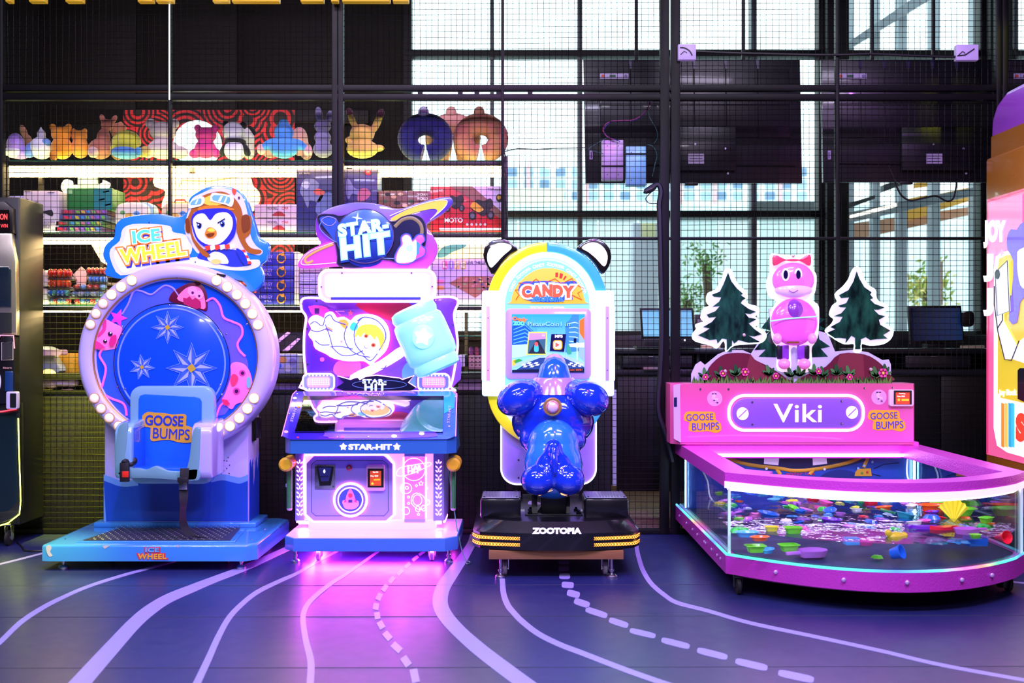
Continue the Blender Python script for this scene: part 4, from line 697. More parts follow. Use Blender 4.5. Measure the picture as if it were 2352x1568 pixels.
# raised round disc with stars
cx2, cz2, r2 = wx(394, Dw), wz(835, Dw), 133*s
disc = lathe('round_disc', [(.001, .012), (r2-.01, .012), (r2, .018), (r2, .04), (.001, .04)], (cx2, Dw, cz2), M('#0f4ae0', .22, coat=.9, e=.25), iw, 'Y', 80, sy=1.04)
DD = Dw+.012
line('ring_print', circ(394, 835, 123, 127, 64), DD, 2.0, NEON('#7088f0', .55), disc, closed=True, n=6); line('dark_edge', circ(394, 835, 133.5, 138.5, 64), DD, .9, M('#1a1430', .4), disc, closed=True, off=-.003)
for (x, y) in ((1175, 786), (1232, 594), (848, 933), (850, 986), (866, 1366), (1510, 960), (1570, 986), (1528, 1338), (1538, 1404), (708, 846), (1712, 916), (668, 1420), (812, 1352), (1670, 1492)): lathe('screw', [(.006, -.004), (.004, -.007), (.001, -.008)], tuple(pln(Dw+.006).at(*C_(x, y)[0])), CHR, disc, 'Y', 10)
for (x, y, r_, a) in ((1162, 940, 100, 0), (985, 1215, 78, 8), (1328, 1222, 158, 0)):
    c = C_(x, y)[0]; r_ /= 3.0157; n8 = 8 if r_ > 30 else 7
    s8 = plate('ice_star', star(*c, r_*1.1, r_*.5, n8, 90+a), DD, .002, M('#2a5ae4', .3, 0, .2), disc, off=.002); line('star_outline', star(*c, r_*1.12, r_*.54, n8, 90+a), DD, .9, NEON('#7a9af8', .6), s8, closed=True, off=.003)
    for k in range(n8):
        b = R(90+a+360*k/n8); t_ = (c[0]+r_*.95*cos(b), c[1]-r_*.95*sin(b)); l_ = (c[0]+r_*.42*cos(b+pi/n8), c[1]-r_*.42*sin(b+pi/n8)); rt = (c[0]+r_*.42*cos(b-pi/n8), c[1]-r_*.42*sin(b-pi/n8)); g = (c[0]+r_*.16*cos(b), c[1]-r_*.16*sin(b))
        plate('star_facet', [g, l_, t_], DD, .002, M('#a0aaf4', .3, 0, .25), s8, off=.004); plate('star_facet', [g, t_, rt], DD, .002, M('#4064d8', .3, 0, .2), s8, off=.004)
    plate('star_heart', star(*c, r_*.2, r_*.15, 4, 80), DD, .003, M('#c8a830', .4), s8, off=.006)
# clear plate swooping under the dial
# sign board
Ds = 5.84; sg = plate('sign_board', sm(C_(800, 600, 740, 500, 712, 440, 730, 370, 790, 310, 800, 230, 860, 180, 1000, 158, 1120, 155, 1240, 175, 1300, 130, 1310, 50, 1370, 0, 1450, -36, 1560, -38, 1640, -15, 1700, 40, 1730, 120, 1770, 250, 1790, 310, 1850, 350, 1860, 400, 1840, 470, 1800, 510, 1822, 580, 1800, 650, 1720, 690, 1600, 600), 4), Ds, .05, M('#1f7cf0', .25, 0, .3, coat=.8), iw, bev=.006)
plate('cloud_print', sm(C_(835, 580, 770, 480, 765, 400, 830, 340, 850, 260, 920, 225, 1080, 225, 1180, 240, 1200, 280, 1290, 300, 1330, 360, 1320, 430, 1260, 470, 1380, 450, 1560, 480, 1760, 470, 1800, 480, 1790, 520, 1700, 545, 1560, 540, 1200, 500, 1000, 540), 3), Ds, .002, M('#c8ccfa', .3, 0, .75), sg, off=.002)
plate('cloud_print', sm(C_(850, 560, 800, 480, 800, 410, 860, 350, 880, 270, 930, 245, 1080, 245, 1170, 260, 1190, 300, 1270, 320, 1310, 370, 1300, 420, 1240, 455, 1000, 510, 900, 545), 3), Ds, .002, M('#f0f0ff', .3, 0, .95), sg, off=.004)
for (st_, x, y, h_, w_, ro) in (('ICE', 1018, 308, 28, 62, 6), ('WHEEL', 1062, 420, 33, 150, 8)):
    xx, yy = C_(x, y)[0]
    text('lettering', st_, xx+1.5, yy+4, h_, Ds, M('#3a3ab8', .4), sg, off=.006, bold=.16, w=w_*.97, rot=ro); text('lettering', st_, xx, yy, h_, Ds, M('#e8882a', .4, 0, .5), sg, off=.008, bold=.15, w=w_, rot=ro)
    text('lettering', st_, xx, yy, h_*.98, Ds, M('#ffffff', .4, 0, 1), sg, off=.010, bold=.08, w=w_, rot=ro); text('lettering', st_, xx, yy, h_*.95, Ds, M('#50c8ff' if st_ == 'ICE' else '#ffd930', .4, 0, 1), sg, off=.012, bold=.035, w=w_*.98, rot=ro)
L = lambda nm, pts, hx, o, e=.35, k=3: plate(nm, sm(C_(*pts), k), Ds, .002, M(hx, .3, 0, e), sg, off=o)
L('hat_halo', (1290, 300, 1280, 230, 1310, 120, 1330, 50, 1400, 10, 1500, -25, 1640, 0, 1690, 60, 1720, 180, 1735, 300, 1770, 370, 1820, 410, 1800, 440, 1740, 430, 1600, 400, 1400, 440, 1320, 360), '#c8c4f8', .002, .7)
L('penguin_body', (1380, 430, 1400, 400, 1470, 400, 1600, 400, 1690, 430, 1740, 500, 1700, 515, 1600, 520, 1440, 480, 1370, 460), '#2a3aa8', .004); L('penguin_belly', (1440, 450, 1490, 415, 1560, 440, 1580, 500, 1460, 485), '#d8d4fa', .006, .7); plate('belly_mark', circ(*C_(1500, 485)[0], 12, 6), Ds, .002, M('#e8c860', .4, 0, .4), sg, off=.008)
L('flying_cap', (1290, 280, 1288, 220, 1320, 140, 1360, 60, 1440, 15, 1540, 0, 1620, 40, 1670, 110, 1690, 180, 1740, 170, 1735, 290, 1700, 330, 1740, 390, 1810, 405, 1800, 430, 1740, 430, 1690, 390, 1640, 280, 1620, 150, 1380, 130, 1330, 200, 1350, 330, 1460, 445, 1410, 445, 1340, 350, 1320, 290), '#a05a1c', .006, .3)
L('cap_shine', (1400, 70, 1450, 30, 1540, 15, 1600, 40, 1560, 80, 1470, 100), '#f0c040', .008, .5); L('cap_band', (1380, 110, 1480, 95, 1600, 110, 1620, 130, 1500, 120, 1390, 135), '#c87a24', .009, .4)
L('ear_cup', (1680, 170, 1725, 165, 1735, 250, 1690, 285, 1675, 230), '#7a3c14', .009, .2); L('ear_cup', (1285, 200, 1310, 190, 1320, 270, 1300, 285), '#7a3c14', .009, .2)
L('penguin_head', (1335, 250, 1330, 180, 1370, 135, 1450, 120, 1560, 118, 1620, 150, 1640, 230, 1620, 320, 1540, 385, 1440, 390, 1370, 340), '#2a2ab0', .010, .35)
L('penguin_face', (1350, 260, 1340, 200, 1370, 160, 1420, 155, 1460, 200, 1500, 155, 1570, 145, 1610, 180, 1615, 240, 1590, 300, 1530, 360, 1450, 370, 1380, 330), '#d4d2fc', .012, .75)
L('goggles', (1310, 110, 1330, 60, 1400, 35, 1420, 50, 1405, 95, 1330, 115), '#e8e4f4', .012, .6); L('goggles', (1460, 60, 1475, 10, 1550, 20, 1620, 35, 1610, 105, 1560, 90, 1475, 70), '#e8e4f4', .012, .6)
L('goggle_lens', (1325, 95, 1340, 65, 1395, 48, 1400, 70, 1390, 88), '#6ab0c8', .014, .3, 2); L('goggle_lens', (1480, 60, 1488, 25, 1595, 40, 1590, 85, 1570, 80), '#6ab0c8', .014, .3, 2)
for a in ((1355, 90, 1370, 58, 1380, 56, 1366, 88), (1515, 68, 1535, 32, 1550, 34, 1530, 72), (1555, 78, 1572, 40, 1580, 42, 1566, 80)): plate('lens_glint', C_(*a), Ds, .002, M('#f0f8ff', .3, 0, .6), sg, off=.016)
for x, y, f in ((1385, 238, 1), (1545, 226, 1)): plate('eye', circ(*C_(x, y)[0], 5.5, 7), Ds, .002, M('#3a6ad8', .2, 0, .3), sg, off=.014); plate('pupil', circ(*C_(x+2, y+2)[0], 3.5, 4.8), Ds, .002, M('#101440', .2), sg, off=.016); plate('glint', circ(*C_(x-4, y-6)[0], 1.5, 1.5, 10), Ds, .002, M('#ffffff', .2, 0, .9), sg, off=.018)
plate('brow', C_(1366, 212, 1402, 225, 1402, 233, 1366, 220), Ds, .002, M('#141440', .3), sg, off=.017); plate('brow', C_(1512, 216, 1562, 186, 1564, 194, 1514, 224), Ds, .002, M('#141440', .3), sg, off=.017)
L('beak', (1425, 285, 1440, 255, 1470, 248, 1500, 270, 1505, 300, 1480, 325, 1445, 325, 1425, 305), '#e8802a', .014, .5); L('beak_shine', (1440, 270, 1470, 252, 1495, 272, 1470, 282), '#ffd040', .016, .6); L('beak_mouth', (1435, 295, 1490, 288, 1480, 310, 1450, 318), '#7a3a10', .016, .1)
for i in range(6):
    x = 1425+i*34; L('scarf_stripe', (x, 378-i*2, x+32, 372-i*2, x+36, 402-i*3, x+6, 412-i*2), '#f0f0ff' if i % 2 else '#e8402a', .014, .5, 1)
for i in range(5):
    y = 410+i*20; L('scarf_tail', (1640+i*12, y, 1700+i*10, y-8, 1708+i*10, y+10, 1650+i*12, y+18), '#f0f0ff' if i % 2 else '#e0402a', .013, .5, 1)
L('wing', (1640, 395, 1690, 420, 1720, 490, 1705, 512, 1670, 470), '#2438b0', .016, .3)
L('cap_knob', (1610, -20, 1640, -10, 1628, 25, 1612, 10), '#e05030', .006, .4); plate('knob', circ(*C_(1657, 44)[0], 2.5, 3.5, 10), Ds, .002, M('#5a2a20'), sg, off=.006)
plate('knob_block', C_(1500, 564, 1560, 575, 1555, 590, 1500, 575), Dw-.005, .02, BLK, iw)
for (x, y) in ((1035, 214), (1355, 488)): plate('screw', circ(*C_(x, y)[0], 1.5, 1.5, 8), Ds, .002, CHR, sg, off=.006)
# seat (moulded tub) --------------------------------------------
SR = M('#7fb2c8', .2, coat=1); SB = M('#1f62cc', .22, coat=.9)
Df, Dk = 5.46, 5.66
# back shell: outer rim plate and inner blue dish
plate('seat_back', rr(297, 886, 491, 1112, 26), Dk, .05, SR, iw, bev=.014)
plate('seat_back_pad', D_(862, 700, 872, 60, 885, 30, 920, 18, 1340, 40, 1385, 52, 1400, 80, 1392, 720), Dk, .004, M('#1c6ae4', .22, coat=.9), iw, off=.006, bev=.002)
sbx0, sbx1 = wx(268, Df), wx(465, Df)
for sgn, x0, x1, xa, xb in ((-1, 262, 302, 297, 318), (1, 438, 486, 470, 490)):
    # armrest wall running from the back to the front
    bm = nb(); X0, X1 = wx(x0, Df), wx(x1, Df); zt, zb = wz(975, Df), wz(1100, Df); prof = [(Df, zb+.03), (Df+.02, zb), (Dk+.04, zb), (Dk+.04, zt+.02), (Df+.05, zt+.005), (Df+.015, zt-.015), (Df, zt-.045)]
    xs = (X0, X1) if sgn < 0 else (X0, X1); q = bmesh.new(); a = [q.verts.new((xs[0], y, z)) for y, z in prof]; b = [q.verts.new((xs[1], y, z)) for y, z in prof]; q.faces.new(a); q.faces.new(b)
    for i in range(len(prof)): q.faces.new((a[i], b[i], b[(i+1) % len(prof)], a[(i+1) % len(prof)]))
    bmesh.ops.recalc_face_normals(q, faces=q.faces); bmesh.ops.bevel(q, geom=q.edges[:], offset=.012, segments=3, affect='EDGES', profile=.5, clamp_overlap=True); merge(bm, q)
    obj('armrest', bm, SR if sgn < 0 else M('#b8b0e4', .2, coat=1), iw)
    box('armrest_lining', (X1-.006 if sgn < 0 else X0-.004), (X1+.004 if sgn < 0 else X0+.006), Df+.03, Dk, zb+.03, zt-.02, SB, iw, .002)
    plate('armrest_front', sm(D_(668, 640, 672, 480, 682, 380, 700, 290, 740, 255, 770, 265, 772, 420, 745, 600, 740, 690, 700, 700), 3) if sgn < 0 else sm(D_(1250, 735, 1290, 560, 1306, 420, 1330, 310, 1370, 295, 1388, 330, 1385, 480, 1370, 700, 1330, 745), 3), Df-.004, .02, M('#6fa0a4', .2, coat=1), iw, bev=.008)
box('seat_pan', wx(275, Df), wx(462, Df), Df+.015, Dk+.03, wz(1092, Df), wz(1076, Df), SB, iw, .008)
plate('seat_lip', sm(D_(680, 690, 730, 645, 860, 640, 930, 650, 1000, 622, 1060, 640, 1120, 662, 1210, 665, 1290, 640, 1380, 645, 1375, 735, 1300, 745, 1180, 740, 950, 725, 760, 722, 700, 715), 3), Df-.004, .035, M('#6fa0a4', .2, coat=1), iw, bev=.008)
plate('goose_sticker', sm(D_(915, 250, 905, 200, 950, 165, 1010, 172, 1090, 175, 1160, 188, 1240, 182, 1275, 200, 1270, 280, 1320, 295, 1330, 400, 1290, 424, 1200, 418, 1140, 400, 1060, 402, 1000, 412, 972, 390, 975, 300, 930, 290), 2), Dk, .002, M('#d8a02e', .5), iw, off=.010)
text('lettering', 'GOOSE', *D_(1090, 238)[0], 22, Dk, M('#2438b0', .4), iw, off=.0125, bold=.022, w=86, rot=-2); text('lettering', 'BUMPS', *D_(1150, 348)[0], 24, Dk, M('#2438b0', .4), iw, off=.0125, bold=0, w=84, rot=-3)
# belt
BELT = M('#0d0b12', .6)
box('buckle', wx(276, 5.44), wx(297, 5.44), 5.43, 5.45, wz(1106, 5.44), wz(1062, 5.44), BELT, iw, .004, label='black buckle with red button'); pbox('buckle_button', 280, 1082, 295, 1096, 5.426, .004, M('#e02818', .4, 0, .15), iw)
tube('belt_strap', sm([(wx(285, 5.44), 5.44, wz(1065, 5.44)), (wx(292, 5.48), 5.46, wz(1058, 5.5)), (wx(305, 5.5), 5.5, wz(1062, 5.5)), (wx(312, 5.6), 5.58, wz(1058, 5.6))], 4, False), .017, BELT, iw, n=8)
blob('belt_knot', [pe(307, 1058, 9, 9, 8, 5.5), pe(300, 1066, 9, 6, 8, 5.47)], BELT, iw, .006, 2)
bm = nb(); up = Vector((.85, -.5, 0))
def strap(name, pts, w, par):
    P = sm(pts, 5, False); b_ = nb(); pr = None
    for i, p in enumerate(P):
        tw = p[3]; u = Vector((cos(tw), sin(tw), 0))*w/2; c = Vector(p[:3]); n = Vector((-sin(tw), cos(tw), 0))*.0015; r_ = [b_.verts.new(c-u-n), b_.verts.new(c+u-n), b_.verts.new(c+u+n), b_.verts.new(c-u+n)]
        if pr:
            for k in range(4): b_.faces.new((pr[k], pr[(k+1) % 4], r_[(k+1) % 4], r_[k]))
        pr = r_
    return obj(name, b_, BELT, par)
strap('belt_strap', [(wx(424, 5.44), 5.44, wz(1075, 5.44), .2), (wx(423, 5.43), 5.43, wz(1105, 5.43), 0), (wx(422, 5.43), 5.43, wz(1130, 5.43), .3), (wx(421, 5.42), 5.42, wz(1160, 5.42), 1.0), (wx(419, 5.42), 5.42, wz(1185, 5.42), 1.1), (wx(424, 5.43), 5.43, wz(1210, 5.43), .7), (wx(440, 5.44), 5.44, .17, .3), (wx(468, 5.46), 5.45, .156, .0), (wx(498, 5.46), 5.45, .155, 0)], .046, iw)
box('belt_clip', wx(411, 5.42), wx(430, 5.42), 5.415, 5.425, wz(1124, 5.42), wz(1106, 5.42), CHR, iw, .002); box('belt_clip', wx(408, 5.42), wx(432, 5.42), 5.412, 5.43, wz(1108, 5.42), wz(1096, 5.42), BELT, iw, .003)
# ================================================================ STAR-HIT HAMMER MACHINE
sh_ = T('hammer_machine', 'pink and blue neon lit hammer game machine with planet sign and glowing mallet', 'arcade machine', (-.78, 5.8, 0))
NP = M('#ffffff', .4, 0, 14, ec='#ff5aee'); NP2 = M('#ffffff', .4, 0, 4, ec='#ff96f4'); LV = M('#a79be8', .3, coat=.4); SB2 = M('#3f6fc0', .3, coat=.4)
Dq = 5.5
def qx(p): return wx(p, Dq)
plan('platform', [(qx(648)+.0, Dq+.07), (qx(674), Dq), (qx(1022), Dq), (qx(1050), Dq+.06), (qx(1052), 6.1), (qx(650), 6.1)], .073, .142, SB2, sh_, .003)
plan('platform_top', [(qx(650), Dq+.07), (qx(675), Dq+.004), (qx(1021), Dq+.004), (qx(1048), Dq+.064), (qx(1050), 6.09), (qx(652), 6.09)], .142, .146, M('#d8c4f4', .3), sh_)
for (x, y) in ((qx(673), 5.56), (qx(1029), 5.56), (qx(680), 6.03), (qx(1025), 6.03)): foot('levelling_foot', x, y, .075, sh_, .024)
caster('caster', qx(722), 5.62, .075, sh_, .028, M('#c8b8c8', .5), hub=M('#c0a8d8', .3, .8)); caster('caster', qx(988), 5.62, .075, sh_, .028, M('#c8b8c8', .5), hub=M('#c0a8d8', .3, .8)); caster('caster', qx(740), 6.0, .075, sh_, .028); caster('caster', qx(980), 6.0, .075, sh_, .028)
Dm = 5.75; mx0, mx1 = wx(678, Dm), wx(1022, Dm)
box('plinth', wx(705, 5.7), wx(1000, 5.7), 5.74, 6.05, .142, .2, M('#f0d8f8', .35, 0, .6, ec='#ffb0f4'), sh_, .004)  # glow of the under lights put into the plinth's own emission
box('cabinet_body', mx0, mx1, Dm+.02, 6.08, .19, .60, LV, sh_, .006)
# under light strips
for (x0, x1) in ((mx0+.02, mx1-.02),): box('under_light', x0, x1, Dm-.005, Dm+.01, .176, .19, M('#ffffff', .4, 0, 110, ec='#ff5aee'), sh_, 0)
for (x0, y0, x1, y1) in ((mx0, Dm+.03, mx0+.012, 6.0), (mx1-.012, Dm+.03, mx1, 6.0)): box('under_light', x0, x1, y0, y1, .178, .19, NP, sh_, 0)
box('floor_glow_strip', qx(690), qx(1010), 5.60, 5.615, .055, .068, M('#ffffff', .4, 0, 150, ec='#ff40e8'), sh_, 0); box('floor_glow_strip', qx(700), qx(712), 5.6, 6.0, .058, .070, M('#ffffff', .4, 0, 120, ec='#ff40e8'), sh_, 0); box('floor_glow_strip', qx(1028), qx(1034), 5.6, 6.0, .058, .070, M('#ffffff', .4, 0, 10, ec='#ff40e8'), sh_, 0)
for x0, x1, a in ((678, 699, 165), (995, 1020, 1280)):
    pbox('side_column', x0, 1041, x1, 1196, Dm-.012, .04, M('#9088d8', .3, coat=.4), sh_)
    cxx = (x0+x1)/2
    for k in range(13):
        y = 1062+k*9.9; plate('leaf_light', circ(cxx-4.6, y, 1.3, 3.6, 10, rot=45), Dm-.012, .003, NP2, sh_, off=.003); plate('leaf_light', circ(cxx+4.6, y, 1.3, 3.6, 10, rot=-45), Dm-.012, .003, NP2, sh_, off=.003)
        if k % 2 == 0: plate('leaf_light', circ(cxx, y-3, 1.2, 4.2, 10), Dm-.012, .003, NP2, sh_, off=.003)
pbox('front_panel', 699, 1041, 995, 1194, Dm, .03, M('#e0a0ee', .35, 0, 2.4, ec='#ff6cf0'), sh_)
line('neon_frame', F_(240, 570, 870, 570, 905, 580, 955, 640, 960, 1050, 900, 1105, 310, 1105, 245, 1050, 240, 640), Dm-.012, 3.2, NP, sh_, closed=True)
pn_ = plate('coin_door', F_(318, 580, 880, 578, 950, 645, 950, 1050, 890, 1102, 318, 1102, 258, 1045, 258, 640), Dm-.012, .02, M('#a99ae6', .3, coat=.3), sh_, off=.006, bev=.003)
line('door_seam', F_(335, 618, 870, 618, 910, 650, 912, 1025, 880, 1060, 330, 1060, 297, 1030, 297, 650), Dm-.0185, .6, M('#3a3060', .5), pn_, closed=True)
D7 = Dm-.019
t_ = plate('coin_slot', F_(325, 650, 488, 650, 488, 845, 325, 845), D7, .006, M('#b8b8c4', .2, .9), pn_, off=.006, bev=.002); plate('slot_bezel', F_(340, 665, 478, 665, 455, 815, 365, 818), D7, .004, BLK, pn_, off=.009); plate('slot_face', F_(355, 672, 462, 672, 440, 780, 378, 782), D7, .004, M('#6a70c0', .2, .8), pn_, off=.012); plate('slot_light', circ(*F_(404, 702)[0], 2, 4), D7, .003, NEON('#ffffff', 4), pn_, off=.014); line('slot_mouth', F_(370, 744, 440, 744), D7, .8, BLK, pn_, off=.013)
for x, y in ((334, 656), (480, 656), (336, 827), (474, 826)): plate('screw', circ(*F_(x, y)[0], 2, 2, 10), D7, .003, CHR, pn_, off=.009)
lathe('lock', [(.001, -.012), (.010, -.012), (.016, -.008), (.016, 0)], tuple(pln(D7).at(*F_(601, 673)[0])), M('#c02040', .3, .4), pn_, 'Y', 20); lathe('lock_core', [(.001, -.015), (.008, -.015), (.009, -.010)], tuple(pln(D7).at(*F_(601, 673)[0])), CHR, pn_, 'Y', 16)
rd = plate('card_reader', rr(*F_(740, 650)[0], *F_(888, 857)[0], 5), D7, .02, M('#f4b0d0', .3, coat=.6), pn_, off=.018, bev=.004); plate('reader_bezel', F_(752, 680, 878, 680, 878, 828, 752, 828), D7, .003, BLK, pn_, off=.020); plate('reader_screen', F_(770, 697, 860, 697, 860, 815, 770, 815), D7, .002, M('#e0502a', .3, 0, 1), pn_, off=.022)
text('lettering', 'Star-Hit', *F_(815, 706)[0], 3, D7, NEON('#ffffff', 1.5), pn_, off=.025, w=12); text('lettering', 'Price: 10.00', *F_(805, 737)[0], 3, D7, NEON('#ffffff', 1.5), pn_, off=.025, w=17); plate('screen_bar', F_(800, 762, 852, 760, 852, 772, 800, 774), D7, .002, NEON('#ffc830', 1), pn_, off=.025); plate('screen_icon', star(*F_(790, 798)[0], 4, 2, 5), D7, .002, NEON('#ffe040', 1), pn_, off=.025)
c = F_(612, 930)[0]
lathe('light_ring', [(39*Dm/F, 0), (40*Dm/F, -.01), (33*Dm/F, -.012), (33*Dm/F, 0)], tuple(pln(D7).at(*c)), M('#ffffff', .4, 0, 5, ec='#ff78e8'), pn_, 'Y', 48, ring=True)
plate('badge', circ(*c, 35, 35), D7, .012, M('#8f80dc', .3), pn_, off=.012, bev=.002); line('badge_ring', circ(*c, 28, 28, 40), D7, 1.4, NP2, pn_, off=.014, closed=True); plate('badge_sky', circ(*c, 27, 27), D7, .003, M('#4a52d0', .3, 0, .4), pn_, off=.014)
plate('badge_cloud', sm(F_(548, 950, 560, 930, 590, 945, 612, 930, 640, 945, 672, 935, 680, 970, 650, 1000, 612, 1005, 570, 998), 3), D7, .002, M('#e88ae0', .3, 0, .6), pn_, off=.017); plate('rocket_print', sm(F_(612, 838, 635, 870, 648, 910, 640, 950, 585, 950, 578, 910, 590, 870), 3), D7, .002, M('#e87ac8', .3, 0, .5), pn_, off=.019)
plate('rocket_window', circ(*F_(613, 893)[0], 5, 5), D7, .002, M('#ff3a6a', .3, 0, .6), pn_, off=.021); 
for a in ((580, 900, 562, 950, 585, 945), (645, 900, 668, 950, 640, 945)): plate('rocket_fin', F_(*a), D7, .002, M('#d83a9a', .3, 0, .5), pn_, off=.018)
plate('rocket_base', F_(598, 928, 628, 928, 628, 948, 598, 948), D7, .002, M('#5a3a90', .3), pn_, off=.021)
# line drawing light panel on the right
lp = plate('light_panel', F_(1045, 590, 1205, 590, 1205, 1082, 1045, 1082), Dm-.002, .01, M('#f07ae8', .35, 0, .9), sh_, off=.005)
for x in (1035, 1215): line('neon_edge', F_(x, 590, x, 1085), Dm-.004, 1.6, NP2, sh_, off=.004)
for y0, y1 in ((560, 586), (1086, 1108)): plate('panel_cap', F_(1042, y0, 1208, y0, 1208, y1, 1042, y1), Dm-.01, .015, M('#a89ae8', .3), sh_, off=.005)
NL = M('#ffffff', .4, 0, 2.6, ec='#ffb0f4')
def nl(pts, cl=True, w=.8, k=4): line('line_drawing', sm(F_(*pts), k, cl) if k else F_(*pts), Dm-.01, w, NL, sh_, off=.004, closed=cl)
def nc(x, y, r_, ry=None): line('line_drawing', circ(*F_(x, y)[0], r_/3.485, (ry or r_)/3.485, 24), Dm-.01, .8, NL, sh_, off=.004, closed=True)
nc(1118, 688, 90); nl((1030, 668, 985, 700, 982, 735, 1030, 740, 1120, 715, 1220, 670, 1255, 650, 1250, 635, 1205, 638)); nc(1055, 840, 45, 42); nc(1062, 836, 12); nc(1026, 838, 8); nc(1146, 934, 36, 42); nl((1105, 900, 1140, 878, 1190, 900, 1215, 950, 1200, 1000, 1150, 1005, 1100, 960)); nc(1150, 1005, 18, 22); nc(1195, 998, 18, 22); nc(1227, 952, 18, 20); nc(1055, 1020, 28, 30); nc(1075, 910, 8); nc(1222, 840, 6)
line('line_drawing', star(*F_(1175, 800)[0], 6, 3, 5), Dm-.01, .7, NL, sh_, off=.004, closed=True); line('line_drawing', star(*F_(1138, 818)[0], 3.5, 1.8, 4), Dm-.01, .6, NL, sh_, off=.004, closed=True); line('line_drawing', star(*F_(1076, 960)[0], 3.5, 1.8, 5), Dm-.01, .6, NL, sh_, off=.004, closed=True); line('line_drawing', star(*F_(1154, 1048)[0], 3.5, 1.8, 5), Dm-.01, .6, NL, sh_, off=.004, closed=True)
text('lettering', 'STAR', *F_(1120, 668)[0], 8, Dm-.01, NL, sh_, off=.006, bold=.04, w=32); text('lettering', 'HIT', *F_(1118, 700)[0], 10, Dm-.01, NL, sh_, off=.006, bold=.04, w=28)
# yellow hammers hanging at both sides
for nm, x0, x1, xs, lab in (('left', 639, 672, 665, ''), ('right', 1026, 1057, 1041, '')):
    hm = T('mallet', 'yellow headed mallet with green handle, hung on the machine side facing the %s' % ('wheel ride' if nm == 'left' else 'screen ride'), 'mallet', (wx(xs, 5.72), 5.72, .2), 'side mallets')
    P0 = pln(5.62).at((x0+x1)/2, 1067); lathe('mallet_head', [(.001, -.005), (.028, -.005), (.038, .004), (.040, .02), (.034, .035), (.034, .12), (.040, .135), (.038, .155), (.001, .16)], tuple(P0), M('#e8b020', .35, coat=.4), hm, 'Y', 28)
    lathe('handle', [(.001, 0), (.012, .003), (.016, .012), (.016, .22), (.014, .23), (.014, .25)], tuple(pln(5.7).at(xs, 1172)), M('#3f7a4a', .35, coat=.4), hm, 'Z', 16); lathe('handle_tip', [(.001, -.002), (.013, .002), (.016, .012), (.0165, .014)], tuple(pln(5.7).at(xs, 1172)), M('#c8a0b8', .3), hm, 'Z', 16)
    box('hook', wx(xs-6, 5.8), wx(xs+6, 5.8), 5.76, 5.8, .38, .40, LV, sh_)
tube('green_cord', sm([(wx(1030, 5.7), 5.72, wz(1075, 5.7)), (wx(1036, 5.7), 5.7, wz(1120, 5.7)), (wx(1042, 5.7), 5.7, wz(1160, 5.7)), (wx(1050, 5.68), 5.68, wz(1215, 5.68)), (wx(1066, 5.6), 5.6, .02), (wx(1080, 5.55), 5.55, .006), (wx(1074, 5.5), 5.5, .006), (wx(1068, 5.52), 5.54, .006)], 5, False), .003, M('#4a8a78', .5), sh_)
# console
Dc, De = 5.55, 5.95; z1, z2 = .672, .905
def cx_(p): return wx(p, Dc)
fpts = [(cx_(650), 5.61), (cx_(667), Dc), (cx_(1026), Dc), (cx_(1047), 5.60)]
q = nb(); lo = [q.verts.new((x, y, .592)) for x, y in fpts+[(cx_(1047), 6.0), (cx_(650), 6.0)]]; CP = PL((0, Dc, z1), (0, -(z2-z1), De-Dc))
def cz_(y): return z1+(y-Dc)*(z2-z1)/(De-Dc)
xe0, xe1 = wx(672, De), wx(1048, De); hp = fpts+[(xe1, De-.03), (xe1-.02, De), (xe0+.02, De), (xe0, De-.03)]
hi = [q.verts.new((x, y, cz_(y))) for x, y in hp]
q.faces.new(hi)
for i in range(3): q.faces.new((lo[i], lo[i+1], hi[i+1], hi[i]))
q.faces.new((lo[3], lo[4], hi[4], hi[3])); q.faces.new((lo[4], hi[5], hi[4])); q.faces.new((lo[4], lo[5], hi[6], hi[5])); q.faces.new((lo[5], hi[7], hi[6])); q.faces.new((lo[5], lo[0], hi[0], hi[7])); q.faces.new(list(reversed(lo)))
q.normal_update(); bmesh.ops.triangulate(q, faces=[f for f in q.faces if len(f.verts) > 4])
co = obj('console', q, M('#2f68a8', .3, coat=.4), sh_)
hpt = lambda p, k: p
topo = F_(65, 425, 145, 95, 175, 68, 1420, 65, 1458, 90, 1450, 425, 1385, 450, 125, 452)
plate('console_top', topo, CP, .003, GR('#2a1ea8', '#3a5ad8', 0, .25, .12, 1, '#4a2ab8'), co, off=.003)
def cp(nm, pts, hx, o, e=.3, k=0, r=.12): plate(nm, sm(F_(*pts), k) if k else F_(*pts), CP, .002, M(hx, r, 0, e), co, off=o)
cp('window_well', (240, 110, 1355, 110, 1348, 400, 170, 398), '#05050c', .0045, 0); cp('dark_bar', (235, 112, 1357, 112, 1355, 152, 225, 152), '#04040a', .010, 0)
cp('print', (420, 400, 440, 370, 500, 345, 1000, 330, 1200, 350, 1290, 400, 1230, 440, 460, 440), '#6a4ae0', .006, .5, 3); cp('print', (460, 398, 480, 378, 900, 372, 1190, 385, 1200, 398), '#b0c8ff', .008, 1.1, 2)
for (x, y, r_, c) in ((165, 125, 16, '#e8e8ff'), (195, 195, 12, '#e07a3a'), (95, 395, 18, '#d8a0f0'), (190, 440, 9, '#e02a3a'), (1180, 410, 22, '#f4e0ff'), (960, 430, 24, '#e8c8ff'), (545, 435, 16, '#c84aa0'), (1400, 350, 8, '#c8a0ff')): plate('print', circ(*F_(x, y)[0], r_/3.485, r_/6, 14), CP, .002, M(c, .2, 0, .7), co, off=.007)
cp('print', (1160, 72, 1420, 72, 1450, 95, 1440, 200, 1360, 250, 1356, 112, 1140, 108), '#2a9ad0', .006, .5); cp('print', (400, 400, 440, 445, 900, 445, 880, 400), '#a04ae0', .0055, .4)
